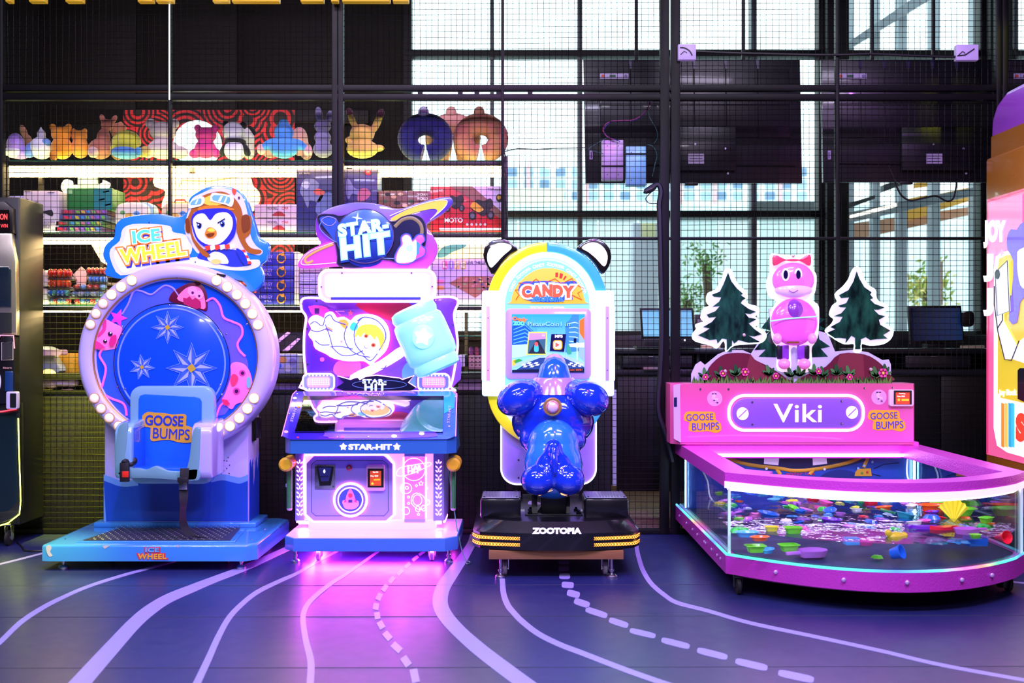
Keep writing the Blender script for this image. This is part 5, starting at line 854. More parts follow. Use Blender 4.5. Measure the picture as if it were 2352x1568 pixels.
text('lettering', 'STAR-HIT', *F_(158, 250)[0], 6, CP, M('#b0a0f0', .3, 0, .5), co, off=.008, w=38, rot=72); text('lettering', 'STAR-HIT', *F_(1400, 255)[0], 6, CP, M('#b0a0f0', .3, 0, .5), co, off=.008, w=40, rot=84)
text('lettering', 'STAR-HIT', *F_(740, 90)[0], 4, CP, M('#b0a0f0', .3, 0, .5), co, off=.008, w=90)
# printed astronaut and mallet seen upside down in the glass come from the real reflection; the glass:
plate('glass_cover', F_(240, 150, 1355, 150, 1350, 402, 165, 402), CP, .004, glass_mat('console_mirror_glass', (.5, .5, .6), 6.5, .01), co, off=.014)
for (x, y) in ((185, 90), (545, 76), (770, 76), (1340, 72), (120, 250), (1450, 115), (1430, 245), (505, 436), (755, 434)): plate('screw', circ(*F_(x, y)[0], 1.6, 1.2, 10), CP, .003, CHR, co, off=.007)
line('pink_edge', F_(60, 427, 148, 92, 178, 64), CP, 1.0, NEON('#ff7ae0', 1.6), co, off=.004); line('pink_edge', F_(1425, 62, 1462, 88, 1452, 427), CP, 1.0, NEON('#ff7ae0', 1.6), co, off=.004)
text('lettering', 'STAR-HIT', *F_(768, 509)[0], 12, Dc, NP2, sh_, off=.003, bold=.035, w=98)
for x in (553, 981): plate('star_light', sm(star(*F_(x, 508)[0], 9, 5, 5), 2), Dc, .003, NP2, sh_, off=.003)
# back board
D8 = 6.0
bo = sm(E_(155, 800, 165, 775, 200, 765, 300, 768, 450, 785, 900, 785, 1060, 765, 1180, 758, 1235, 775, 1240, 810, 1215, 880, 1232, 1000, 1240, 1100, 1220, 1250, 1190, 1380, 1150, 1410, 220, 1410, 190, 1300, 175, 1150, 178, 1000, 190, 900, 160, 850), 3)
bb_ = plate('back_board', bo, D8, .05, GR('#3a1c98', '#5a2ab8', 0, .55, .3, .3, '#8a3ac8'), sh_, bev=.006)
line('neon_outline', bo, D8-.006, 2.6, NP2, bb_, closed=True)
def bp(nm, pts, hx, o, e=.8, k=3, par=None): return plate(nm, sm(E_(*pts), k) if k else E_(*pts), D8, .002, M(hx, .3, 0, e), par or bb_, off=o)
bp('planet_print', (545, 800, 900, 800, 880, 870, 800, 925, 700, 900, 600, 860), '#b82a50', .002, .6); bp('crater_print', (380, 1250, 420, 1200, 540, 1190, 570, 1240, 540, 1300, 440, 1310, 390, 1290), '#e05a8a', .002, .9); bp('purple_ground', (540, 1410, 850, 1180, 1000, 1120, 1240, 1150, 1190, 1400), '#7a4ae0', .003, .8); plate('circle_print', circ(*E_(950, 1290)[0], 32, 32, 24, 90, 270), D8, .002, M('#6aa0f0', .3, 0, .7), bb_, off=.005)
bp('light_beam', (500, 1300, 700, 1200, 850, 1100, 890, 1150, 720, 1260, 540, 1340), '#ffd8ff', .006, 1.5)
bp('rocket_print', (205, 825, 300, 820, 350, 850, 340, 900, 260, 905), '#c83a9a', .003, .7, 2); bp('rocket_window', (250, 838, 282, 838, 282, 875, 250, 875), '#3a2060', .005, .2, 0)
plate('star_print', star(*E_(498, 872)[0], 7, 3.2), D8, .002, M('#ff5a7a', .3, 0, .9), bb_, off=.004); plate('dot_print', circ(*E_(302, 1192)[0], 5, 5), D8, .002, M('#ff5a9a', .3, 0, .9), bb_, off=.004); lines('constellation', [E_(395, 858, 455, 858), E_(395, 858, 430, 885)], D8, .5, M('#ff9ae0', .3, 0, 1), bb_, off=.003)
for (x, y) in ((262, 786), (1090, 783), (198, 980), (1208, 955), (202, 1226), (1232, 1135), (170, 1355)): plate('screw', circ(*E_(x, y)[0], 2, 2, 10), D8, .003, CHR, bb_, off=.005)
# astronaut light box
ao = sm(E_(215, 930, 235, 900, 270, 895, 320, 915, 330, 880, 370, 870, 400, 910, 450, 905, 500, 930, 540, 895, 620, 885, 700, 910, 750, 970, 760, 1050, 740, 1120, 700, 1165, 660, 1200, 640, 1225, 590, 1195, 480, 1195, 380, 1175, 330, 1145, 260, 1110, 245, 1060, 215, 1020, 235, 980), 3)
ast = plate('astronaut_light', ao, D8, .03, M('#ffffff', .3, 0, 2.2, ec='#ffdcff'), sh_, off=.03, bev=.004); line('neon_outline', ao, D8-.012, 3.0, NP, sh_, closed=True)
def al(pts, hx='#5a6ac8', w=1.4, cl=False, o=.033): line('outline_print', sm(E_(*pts), 4, cl), D8, w, M(hx, .4), ast, off=o, closed=cl)
def ap(nm, pts, hx, e=.8, o=.032, k=3): plate(nm, sm(E_(*pts), k), D8, .002, M(hx, .4, 0, e), ast, off=o)
for a in ((225, 950, 260, 930, 310, 960, 330, 905, 365, 885, 395, 925, 470, 950), (225, 985, 270, 1000, 310, 990, 340, 980, 380, 1000), (330, 950, 360, 1030, 380, 1110), (380, 1110, 440, 1160, 520, 1160, 590, 1130), (260, 1060, 300, 1090, 360, 1090), (365, 1105, 430, 1100, 520, 1120), (480, 960, 460, 1030, 490, 1110, 560, 1160, 640, 1175), (590, 900, 560, 930, 530, 1000, 540, 1090, 600, 1160), (550, 925, 600, 900, 680, 920, 735, 980, 745, 1050, 700, 1130), (590, 1165, 640, 1200, 690, 1150)): al(a)
ap('orange_patch', (420, 930, 460, 915, 490, 940, 470, 985), '#ffb040'); ap('orange_patch', (330, 990, 345, 965, 385, 990), '#ff9a5a'); ap('orange_patch', (435, 1060, 445, 1060, 450, 1075, 435, 1075), '#ffa0a0')
ap('helmet_dial', (500, 965, 520, 935, 550, 945, 555, 975, 530, 995, 505, 985), '#3ac8e0', .9, .034); ap('face', (545, 1010, 600, 990, 680, 1000, 725, 1060, 700, 1120, 640, 1165, 580, 1140, 545, 1090), '#fff4fa', 1.3, .033)
ap('hair', (530, 1050, 550, 980, 600, 950, 680, 955, 730, 1010, 738, 1070, 715, 1130, 700, 1060, 680, 1030, 672, 1060, 640, 1020, 610, 1040, 600, 1005, 570, 1040, 555, 1020), '#ffd23a', .9, .036, 2)
for x, y, r_ in ((612, 1030, 14), (662, 1092, 16)): plate('eye', circ(*E_(x, y)[0], r_/3, r_/3.4), D8, .002, M('#ff6a3a', .3, 0, .9), ast, off=.038); plate('pupil', circ(*E_(x, y)[0], r_/7, r_/7, 10), D8, .002, M('#8a2020', .3), ast, off=.040)
al((598, 1095, 606, 1112, 625, 1112), w=.7, o=.037); al((690, 1238, 720, 1220, 745, 1222, 735, 1250, 700, 1250), cl=True, w=1.2, o=.008)
# little sign and LED button panels
sgp = sm(E_(430, 1310, 480, 1330, 540, 1310, 680, 1298, 830, 1320, 940, 1305, 900, 1350, 950, 1390, 900, 1410, 460, 1410, 400, 1390, 460, 1350), 1); pl2 = plate('name_plate', E_(410, 1305, 500, 1330, 530, 1318, 680, 1300, 840, 1320, 860, 1330, 940, 1303, 900, 1350, 955, 1385, 920, 1408, 450, 1408, 400, 1385, 455, 1350), D8, .01, M('#14103a', .3, coat=.5), bb_, off=.012); line('plate_edge', E_(410, 1305, 500, 1330, 530, 1318, 680, 1300, 840, 1320, 860, 1330, 940, 1303, 900, 1350, 955, 1385), D8, .9, NP2, pl2, off=.013); line('orbit_print', circ(*E_(700, 1365)[0], 62, 10, 40), D8, .6, M('#6a8ae0', .3, 0, .4), pl2, off=.013, closed=True)
text('lettering', 'STAR-', *E_(665, 1342)[0], 9, D8, M('#ffffff', .3, 0, 2.4, ec='#c8f0ff'), pl2, off=.016, bold=.03, w=54, sp=1.15); text('lettering', 'HIT', *E_(672, 1382)[0], 14, D8, M('#ffffff', .3, 0, 2.4, ec='#c8f0ff'), pl2, off=.016, bold=.03, w=48, sp=1.15)
for x0, x1 in ((165, 388), (962, 1186)):
    a0 = E_(x0, 1288)[0]; a1 = E_(x1, 1410)[0]; f = plate('button_frame', rr(*a0, *a1, 12), D8-.03, .05, M('#7a8af0', .3, 0, .4, coat=.5), sh_, bev=.006); line('frame_neon', rr(a0[0]+1, a0[1]+1, a1[0]-1, a1[1]-1, 12), D8-.034, 1.8, M('#ffffff', .4, 0, 3, ec='#ffc0f8'), f, closed=True)
    plate('led_field', rr(a0[0]+10, a0[1]+8, a1[0]-10, a1[1]-8, 8), D8-.03, .004, M('#ff9ae8', .3, 0, 1.3), f, off=.005)
    plates('led_dot', [circ(a0[0]+15+i*4.1, a0[1]+13+j*4.1, 1.1, 1.1, 6) for i in range(12) for j in range(4)], D8-.03, .002, M('#ffffff', .3, 0, 2, ec='#ffe0ff'), f, off=.007, kind='stuff')
    for i in range(8): plate('frame_bulb', circ(a0[0]+8+i*8.2, a0[1]+5, 1.5, 1.5, 8), D8-.03, .003, M('#ffffff', .3, 0, 2), f, off=.006); plate('frame_bulb', circ(a0[0]+8+i*8.2, a1[1]-5, 1.5, 1.5, 8), D8-.03, .003, M('#ffffff', .3, 0, 2), f, off=.006)
# display box on top
bx_ = rr(733, 620, 1000, 692, 22); plate('display_box', bx_, 5.92, .1, M('#d8c0ec', .3, 0, .2), sh_, bev=.012); line('neon_outline', bx_, 5.915, 3, NP2, sh_, closed=True); plate('light_window', rr(748, 632, 984, 682, 10), 5.92, .006, M('#ffffff', .3, 0, 3.4, ec='#e8f0ff'), sh_, off=.007, label='blank white glowing display window')
plate('lower_lip', E_(365, 760, 985, 760, 980, 802, 365, 802), 5.93, .02, M('#3838b0', .3, 0, .3), sh_, off=.012)
for (x, y) in ((440, 594), (921, 593), (297, 690), (1064, 688)): plate('screw', circ(*E_(x, y)[0], 1.8, 1.8, 10), 5.92, .003, M('#5a4a80', .3, .5), sh_, off=.008)
plate('neck', E_(440, 545, 1030, 545, 1000, 575, 450, 575), 5.97, .04, M('#ffc8f4', .3, 0, .9), sh_)
# planet sign
Dn = 5.95
ps = plate('planet_sign', sm(E_(255, 240, 275, 195, 340, 150, 450, 115, 570, 104, 700, 118, 830, 150, 950, 115, 1080, 78, 1170, 66, 1200, 80, 1195, 120, 1120, 190, 1020, 255, 1060, 320, 1100, 400, 1090, 470, 1040, 545, 980, 572, 700, 572, 480, 572, 430, 545, 250, 560, 150, 558, 133, 530, 160, 480, 220, 430, 290, 390, 260, 330), 3), Dn, .045, GR('#4038d0', '#3a30c8', 2, .45, .3, .5, '#b040c8'), sh_, bev=.006)
gm = GR('#c040c0', '#4840d0', 2, .5, .3, .5); ps.data.materials.clear(); ps.data.materials.append(GR('#d858d8', '#3a3ed8', 2, .5, .3, .5, '#8a38c8'))
def pp(nm, pts, hx, o, e=.5, k=3, D=Dn): return plate(nm, sm(E_(*pts), k) if k else E_(*pts), D, .002, M(hx, .3, 0, e), ps, off=o)
pp('pink_tail', (150, 555, 135, 530, 165, 480, 230, 430, 380, 370, 400, 480, 410, 540, 260, 556), '#c048c8', .002); line('ring_line', sm(E_(400, 522, 250, 535, 165, 535, 165, 500, 230, 440, 400, 375), 4, False), Dn, 1.2, M('#f0c8f0', .3, 0, .8), ps, off=.005); line('ring_band', sm(E_(380, 395, 270, 440, 190, 490, 195, 525, 240, 510), 4, False), Dn, 3, M('#e0a850', .3, 0, .5), ps, off=.003)
pp('ring_band', (780, 215, 900, 150, 1060, 100, 1150, 92, 1165, 110, 1140, 150, 1060, 215, 1100, 165, 1060, 150, 930, 180, 810, 230), '#e0c040', .004, .7); line('ring_line', sm(E_(770, 200, 900, 145, 1060, 98, 1150, 90, 1168, 105, 1140, 150, 1050, 225), 4, False), Dn, 1.0, M('#e8e0ff', .3, 0, .8), ps, off=.006)
ds = pp('dark_shape', (270, 215, 300, 190, 380, 190, 440, 200, 600, 180, 780, 240, 850, 210, 920, 192, 990, 215, 1020, 280, 1015, 400, 960, 500, 860, 530, 720, 500, 580, 555, 420, 545, 410, 480, 385, 370, 300, 290), '#14123a', .008, .1); line('grey_edge', sm(E_(270, 215, 300, 190, 380, 190, 440, 200, 600, 160, 780, 240, 850, 210, 920, 192, 990, 215, 1020, 280, 1015, 400, 960, 500, 860, 530, 720, 500, 580, 555, 420, 545, 410, 480, 385, 370, 300, 290), 3), Dn, 1.3, M('#5a5068', .3, .5), ps, off=.009, closed=True)
line('gold_arc', sm(E_(805, 275, 860, 225, 930, 215, 985, 260, 990, 330, 950, 400), 4, False), Dn, 7, M('#8a8048', .4), ps, off=.004, flat=.3); pp('blue_leaf', (285, 225, 330, 200, 400, 215, 430, 300, 420, 400, 350, 320), '#2a50a0', .011, .3); line('leaf_line', sm(E_(300, 230, 345, 205, 400, 225, 380, 260, 340, 265), 4), Dn, .9, M('#a090e0', .3, 0, .5), ps, off=.013, closed=True)
line('orbit_line', sm(E_(300, 240, 290, 290, 380, 370, 560, 450, 720, 490, 850, 495), 4, False), Dn, 1.0, M('#6a90d0', .3, 0, .4), ps, off=.013)
plate('blue_globe', circ(*E_(600, 340)[0], 66, 62, 40), Dn, .006, GR('#16206a', '#3a6ad0', 2, .5, .2, .8), ps, off=.018, bev=.003); line('globe_edge', circ(*E_(600, 340)[0], 66, 62, 40), Dn, 1.2, M('#6a5a80', .3, .4), ps, off=.018, closed=True); plate('globe_base', circ(*E_(600, 490)[0], 40, 21, 30), Dn, .006, M('#182878', .2, 0, .3), ps, off=.012)
GW = M('#ffffff', .3, 0, 2.2, ec='#dcf4ff'); BO = M('#2a6ac8', .3, 0, .6)
for (s_, x, y, h_, w_) in (('STAR-', 590, 282, 27, 112), ('HIT', 605, 405, 44, 108)):
    a, b = E_(x, y)[0]; text('lettering', s_, a+1, b+3, h_, Dn, M('#1a3a8a', .3, 0, .3), ps, off=.021, bold=.10, w=w_, rot=8, shear=.06, sp=1.12); text('lettering', s_, a, b, h_, Dn, M('#8ad0ff', .3, 0, 1), ps, off=.024, bold=.075, w=w_, rot=8, shear=.06, sp=1.12); text('lettering', s_, a, b, h_, Dn, GW, ps, off=.027, bold=.03, w=w_*.99, rot=8, shear=.06, sp=1.12)
plate('spark', star(*E_(548, 215)[0], 12, 2.5, 4, 80), Dn, .003, GW, ps, off=.024); plate('gold_spark', star(*E_(610, 290)[0], 10, 4, 5), Dn, .003, M('#ffe8a0', .3, 0, 1.4), ps, off=.029)
# fist icon
fo = sm(E_(805, 490, 830, 430, 850, 400, 850, 350, 880, 325, 915, 335, 930, 370, 960, 335, 1000, 330, 1015, 370, 990, 400, 1020, 430, 1010, 475, 960, 500, 900, 535, 830, 530), 3)
plate('fist_light', fo, Dn, .008, M('#f05aa0', .3, 0, .6), ps, off=.024, bev=.002); line('fist_edge', fo, Dn, 1.4, M('#3a5ac8', .3, 0, .6), ps, off=.025, closed=True); pp('fist_palm', (820, 490, 840, 430, 865, 400, 860, 355, 885, 335, 915, 350, 930, 385, 955, 370, 950, 500, 870, 525, 825, 520), '#ffffff', .028, 2); plate('fist_dot', circ(*E_(910, 426)[0], 8, 8), Dn, .003, M('#a0d8f4', .3, 0, 1), ps, off=.031); pp('blue_shade', (950, 380, 985, 400, 975, 430, 975, 460, 948, 470), '#3a8ae8', .027, .9)
# big glowing mallet
c0 = pln(5.86).at(977, 778); ang = R(-20)
axis = Vector((sin(R(-30)), 0, cos(R(-30))))   # barrel axis tilts to the upper left
def barrel(nm, prof, mat, par=None):
    bm = nb(); alathe(bm, prof, (0, 0, 0), 'Z', 36, 1, .8); rot = Vector((0, 0, 1)).rotation_difference(Vector((-.40, 0, .92))).to_matrix().to_4x4(); bmesh.ops.transform(bm, matrix=Matrix.Translation(c0) @ rot, verts=bm.verts); return obj(nm, bm, mat, par)
k = 5.86/F
CY_ = M('#9fe8ee', .25, 0, .75, coat=.6, ec='#6ce8f0')
mm = barrel('glowing_mallet', [(.001, -80*k), (42*k, -80*k), (52*k, -75*k), (55*k, -62*k), (52*k, -52*k), (58*k, -46*k), (60*k, -30*k), (60*k, 30*k), (58*k, 46*k), (52*k, 52*k), (55*k, 62*k), (52*k, 75*k), (42*k, 80*k), (.001, 80*k)], CY_, sh_); mm['label'] = 'cyan glowing mallet head with star'
Dg = 5.86-60*k*.8-.004
mstar = plate('mallet_disc', circ(*E_(1000, 1035)[0], 26, 28), Dg, .012, M('#a8f0f4', .3, 0, .9, ec='#80e8f0'), mm, bev=.003); plate('mallet_star', sm(star(*E_(1000, 1035)[0], 22, 13, 5, 80), 2), Dg, .004, M('#ffffff', .3, 0, 1.8, ec='#e8fffa'), mm, off=.004)
plate('mallet_handle', E_(540, 1310, 850, 1120, 885, 1150, 560, 1335), 5.95, .02, M('#ffd8fa', .3, 0, 1.6), sh_, bev=.004)
# ================================================================ BEAR-EARED SCREEN RIDE
zr = T('screen_ride', 'arched screen kiddie ride with black rimmed ears and glossy blue animal seat', 'ride', (.23, 5.6, 0))
GB = M('#1638c4', .12, coat=1); GB2 = M('#1f62d4', .14, coat=1); LV2 = M('#b39af0', .3, coat=.4)
WG = M('#f4fcff', .35, 0, 1.25, ec='#c8f4ff')
Dz = 5.97
def zx(p, D=5.2): return wx(p, D)
# steel frame under the base
bz0, bz1 = zx(1123, 5.18), zx(1432, 5.18); SF = M('#9a6a44', .4, .4)  # SF: amber light spill put into the steel colour
for a in ((bz0, bz1, 5.17, 5.21, .10, .145), (bz0, bz1, 5.9, 5.94, .10, .145), (bz0, bz0+.04, 5.2, 5.92, .10, .145), (bz1-.04, bz1, 5.2, 5.92, .10, .145), (bz0+.16, bz0+.2, 5.2, 5.92, .11, .14), (bz1-.2, bz1-.16, 5.2, 5.92, .11, .14)): box('frame_tube', *a, SF, zr, .003)
box('white_block', zx(1211), zx(1252), 5.24, 5.3, .125, .150, M('#d8d0c8', .5), zr)
for x in (zx(1150, 5.2), zx(1405, 5.2)): foot('levelling_foot', x, 5.2, .11, zr, .029); foot('levelling_foot', x, 5.9, .11, zr, .029)
for x in (zx(1160, 5.28), zx(1390, 5.28)):
    caster('caster', x, 5.28, .11, zr, .034, M('#9a98a0', .5)); caster('caster', x, 5.8, .11, zr, .034, M('#9a98a0', .5))
# black base: rounded front
def base_pts(x0, x1, y0, y1, bulge, rc): 
    o = []; n = 14; 
    for i in range(n+1): t = i/n; o.append((x0+rc+(x1-x0-2*rc)*t, y0+bulge*(2*t-1)**2))
    c1 = [(x1-rc*.4, y0+bulge+rc*.25), (x1, y0+bulge+rc), (x1, y1-.05), (x1-.05, y1), (x0+.05, y1), (x0, y1-.05), (x0, y0+bulge+rc), (x0+rc*.4, y0+bulge+rc*.25)]; return o+c1
X0, X1 = zx(1087, 5.28), zx(1467, 5.28)
BP = M('#09090d', .3, coat=.35)
obj('base_skirt', aplan(nb(), base_pts(X0, X1, 5.14, 6.15, .05, .09), .150, .235, .006), BP, zr)
bm = nb(); a = base_pts(X0, X1, 5.14, 6.15, .05, .09); b = base_pts(X0+.05, X1-.05, 5.20, 6.12, .045, .085)
lo = [bm.verts.new((x, y, .233)) for x, y in a]; hi = [bm.verts.new((x, y, .285)) for x, y in b]; L = len(a)
for i in range(L): bm.faces.new((lo[i], lo[(i+1) % L], hi[(i+1) % L], hi[i]))
f = bm.faces.new(hi); bm.normal_update(); bmesh.ops.triangulate(bm, faces=[f]); obj('base_top', bm, BP, zr)
text('lettering', 'ZOOTOPIA', 1279, 1219.5, 12, PL((0, 5.165, .26), (0, -1, .9)), M('#f4f4f8', .3, e=.6), zr, off=.004, bold=.06, w=109)
AMB = M('#ffb84a', .4, 0, 2.6, ec='#ffa030')
for sx in (-1, 1):
    for (za, zb_) in ((.168, .184), (.200, .216)):
        xe = X0 if sx < 0 else X1; P_in = sm([(xe-sx*a_+sx*.006, y_-.006) for a_, y_ in ((.001, 5.285), (.034, 5.212), (.088, 5.190), (.15, 5.178), (.20, 5.168), (.245, 5.160))], 3, False); n = len(P_in)
        f = nb()
        for (x0_, y0_), (x1_, y1_) in zip(P_in, P_in[1:]):
            v = [f.verts.new(p) for p in ((x0_, y0_, za), (x1_, y1_, za), (x1_, y1_, zb_), (x0_, y0_, zb_))]; f.faces.new(v)
        st_ = obj('amber_light', f, AMB, zr, flat=True)
        dk = nb()
        for i in range(20):
            t = i/19*(n-1); k0 = min(int(t), n-2); fr = t-k0; x = P_in[k0][0]*(1-fr)+P_in[k0+1][0]*fr; y = P_in[k0][1]*(1-fr)+P_in[k0+1][1]*fr-.002
            for d in (-1, 1): atube(dk, [(x-.006*d, y, za), (x+.006*d, y, zb_)], .0014, 4)
        tag(obj('light_grille', dk, M('#5a3010', .5), st_, flat=True), kind='stuff')
# foot boxes
for (x0, x1) in ((1103, 1196), (1343, 1444)):
    xa, xb = wx(x0, 5.32), wx(x1, 5.32); fb = box('foot_box', xa, xb, 5.32, 5.56, .28, .384, BP, zr, .014); box('grip_top', xa+.008, xb-.008, 5.328, 5.552, .384, .389, M('#8a86a0', .35, .7), fb, .003)
    bm = nb()
    for i in range(13):
        for j in range(14): abox(bm, xa+.018+i*.0155, xa+.025+i*.0155, 5.34+j*.0148, 5.344+j*.0148, .389, .391)
    tag(obj('grip_ridge', bm, M('#a8a4b8', .3, .8), fb, flat=True), kind='stuff')
    for (x, y) in ((xa+.02, 5.34), (xb-.02, 5.34), (xa+.02, 5.54), (xb-.02, 5.54)): lathe('screw', [(.005, .389), (.005, .393), (.001, .394)], (x, y, 0), M('#303038', .3, .8), fb, n=10)
# pedestal and bracket
pd = box('pedestal', wx(1243, 5.42), wx(1301, 5.42), 5.42, 5.56, .28, .45, M('#0b0b10', .4), zr, .006)
for sx, a in ((-1, 1243), (1, 1301)): side('gusset', [(5.42, .286), (5.46, .286), (5.46, .40)], wx(a, 5.42)+sx*.02, .03, M('#0b0b10', .4), pd)
plate('gusset', PX(1228, 1184, 1243, 1162, 1243, 1184), 5.45, .006, M('#0b0b10', .4), pd); plate('gusset', PX(1301, 1184, 1301, 1162, 1316, 1184), 5.45, .006, M('#0b0b10', .4), pd)
box('bracket_plate', wx(1206, 5.4), wx(1338, 5.4), 5.385, 5.57, .284, .291, M('#15151c', .4), pd, .002)
for x in (1217, 1219, 1325, 1328): lathe('bolt', [(.012, .29), (.012, .302), (.007, .303), (.007, .312), (.001, .313)], (wx(x, 5.43), 5.4 if x in (1217, 1328) else 5.5, 0), M('#0c0c10', .3, .6), pd, n=6)
plate('gold_slot', sm(PX(1254, 1197, 1275, 1194, 1298, 1196, 1275, 1199), 3), 5.36, .004, M('#ffb060', .4, 0, 2.4), zr)
# screen cabinet: lower lilac panel with white rim
lpn = rr(1151, 905, 1369, 1112, 36, 8); plate('lower_panel', lpn, 6.02, .05, LV2, zr, bev=.004); line('panel_rim', lpn, 6.015, 1.8, M('#ffffff', .3, 0, 1.6), zr, closed=True)
for p in ((1191, 1056), (1191, 1097)): plate('screw', circ(*p, 2, 2, 10), 6.02, .004, M('#2a2030', .4), zr, off=.003)
def caps(w, top, bot, yt, yb, n=20):
    cx = 1257; return [(cx+w*cos(R(a)), yt-top*sin(R(a))) for a in [180*i/n for i in range(n+1)]]+[(cx-w*cos(R(a)), yb+bot*sin(R(a))) for a in [180*i/n for i in range(n+1)]]
def halfcaps(w0, t0, b0, w1, t1, b1, sgn):   # ring half between two capsules
    n = 18; cx = 1257; o = []
    A = [(cx+sgn*w0*cos(R(a)), 700-t0*sin(R(a))) for a in [90-90*i/n for i in range(n+1)]]+[(cx+sgn*w0*cos(R(a)), 890+b0*sin(R(a))) for a in [90*i/n for i in range(n+1)]]
    B = [(cx+sgn*w1*cos(R(a)), 700-t1*sin(R(a))) for a in [90-90*i/n for i in range(n+1)]]+[(cx+sgn*w1*cos(R(a)), 890+b1*sin(R(a))) for a in [90*i/n for i in range(n+1)]]; return A+B[::-1]
plate('cabinet', caps(132, 138, 128, 700, 890), Dz+.03, .2, M('#f0f0f8', .4), zr)
plate('yellow_rim', halfcaps(139, 145, 136, 114, 121, 112, -1), Dz, .16, M('#f6ec1e', .25, 0, .35, coat=.8), zr, bev=.012); plate('blue_rim', halfcaps(139, 145, 136, 114, 121, 112, 1), Dz, .16, M('#3fb4f0', .25, 0, .35, coat=.8), zr, bev=.012)
cpw = caps(115, 122, 112, 700, 890); plate('white_ring', cpw, Dz+.008, .1, WG, zr, bev=.006); line('ring_roll', caps(107, 113, 104, 700, 890), Dz+.004, 8, M('#f4fcff', .3, 0, 1.2, ec='#b8f0ff', coat=.5), zr, closed=True, n=10)
plate('face_panel', caps(97, 102, 90, 700, 880), Dz, .02, M('#7fd4ee', .3, 0, .8), zr, off=.004)
for i, (s_, a) in enumerate([('CANDY', 152), ('ZOOTOPIA', 128), ('CANDY', 103), ('ZOOTOPIA', 78), ('CANDY', 52), ('ZOOTOPIA', 29)]):
    r_ = 88; w_ = 28 if len(s_) == 5 else 40; text('rim_lettering', s_, 1257+(r_)*cos(R(a))*1.02, 700-(r_+4)*sin(R(a)), 7, Dz, M('#e8fcff', .3, 0, 1.2), zr, off=.006, w=w_, rot=a-90, bold=.03)
for x, rt in ((1161, 90), (1362, -90)):
    for j, s_ in enumerate(('CANDY', 'ZOOTOPIA', 'CANDY')): text('rim_lettering', s_, x+(0 if rt > 0 else -8), 730+j*52, 6, Dz, M('#e8fcff', .3, 0, 1.1), zr, off=.006, w=28 if len(s_) == 5 else 40, rot=rt, bold=.03)
for sx, x0, x1, xi in ((-1, 1107, 1154, 1121), (1, 1364, 1411, 1395)):
    plate('side_block', rr(x0, 667, x1, 910, 6), Dz-.03, .2, WG, zr, bev=.01); plate('side_block_step', rr(x0-1 if sx < 0 else x0+10, 700, x1-16 if sx < 0 else x1+2, 876, 5), Dz-.036, .18, WG, zr, bev=.008)
    pbox('pink_strip' if sx < 0 else 'violet_strip', xi-4, 703, xi+4, 874, Dz-.042, .01, M('#ff9ae8' if sx < 0 else '#a88af4', .3, 0, .95), zr, .001)
    for y in (730, 850): plate('screw', circ(xi, y, 1.4, 1.4, 8), Dz-.043, .003, M('#5a3060', .3), zr, off=.002)
# ears: black half rings with a glowing white fill
for sx in (-1, 1):
    c = (1160, 592) if sx < 0 else (1357, 592)
    out = sm(G_(262, 392, 210, 330, 178, 240, 190, 170, 240, 120, 310, 102, 390, 118, 462, 186, 400, 225, 330, 300), 4) if sx < 0 else sm(G_(942, 182, 1000, 125, 1080, 98, 1160, 118, 1215, 180, 1228, 260, 1200, 340, 1150, 385, 1090, 300, 1020, 230), 4)
    inn = sm(G_(240, 335, 215, 290, 212, 230, 240, 170, 300, 138, 370, 142, 410, 175, 340, 240, 275, 310), 4) if sx < 0 else sm(G_(985, 175, 1030, 140, 1090, 132, 1150, 160, 1190, 220, 1192, 280, 1165, 325, 1100, 260, 1040, 210), 4)
    plate('ear', out, Dz-.005, .05, M('#141210', .2, coat=1), zr, bev=.012); e_ = plate('ear_light', inn, Dz-.005, .008, M('#ffffff', .3, 0, 2.2, ec='#fffaf4'), zr, off=.004)
# arch picture
plate('arch_picture', sm(G_(405, 615, 430, 520, 500, 430, 600, 360, 706, 340, 820, 360, 930, 430, 985, 520, 1010, 615, 1000, 632, 415, 632), 3), Dz, .003, GR('#f0b830', '#f6c848', 2, .75, .3, .4), zr, off=.008)
tx = lambda *a, **k: text('lettering', *a, **k)
line('burst_line', G_(445, 600, 470, 560, 440, 520, 495, 510, 465, 462, 560, 470, 610, 430, 660, 470, 765, 428, 820, 470, 905, 425, 925, 470, 1005, 510, 950, 545, 985, 600, 900, 560), Dz, .9, M('#d83a20', .4, 0, .4), zr, off=.0115)
for a in ((768, 378, 790, 378, 788, 415, 768, 415), (806, 380, 832, 392, 818, 428, 800, 422), (848, 402, 860, 410, 840, 440, 830, 434)): plate('red_dash', G_(*a), Dz, .002, M('#d83020', .4, 0, .4), zr, off=.010)
plate('logo_backing', sm(G_(465, 520, 500, 455, 600, 450, 700, 445, 800, 460, 920, 445, 945, 480, 900, 540, 910, 600, 860, 580, 830, 610, 720, 620, 580, 612, 500, 585), 3), Dz, .002, M('#2a5ac8', .4, 0, .5), zr, off=.012)
for i, (ch, x) in enumerate(zip('CANDY', (1210, 1233, 1257, 1281, 1305))):
    text('lettering', ch, x, 667+abs(i-2)*1.5, 25, Dz, M('#f4f8ff', .4, 0, .9), zr, off=.015, bold=.16, w=23); text('lettering', ch, x, 667+abs(i-2)*1.5, 23, Dz, GR('#ffc83a', '#f0603a', 2, .7, .3, .4, '#f0703a'), zr, off=.018, bold=.08, w=19)
text('lettering', 'ZOOTOPIA', 1257, 687, 9, Dz, M('#3a8af0', .4, 0, .6), zr, off=.016, bold=.12, w=70)
text('lettering', 'ZOOTOPIA', 1257, 706.5, 5, Dz, M('#f0fcff', .3, 0, 1.1), zr, off=.0065, bold=.05, w=80)
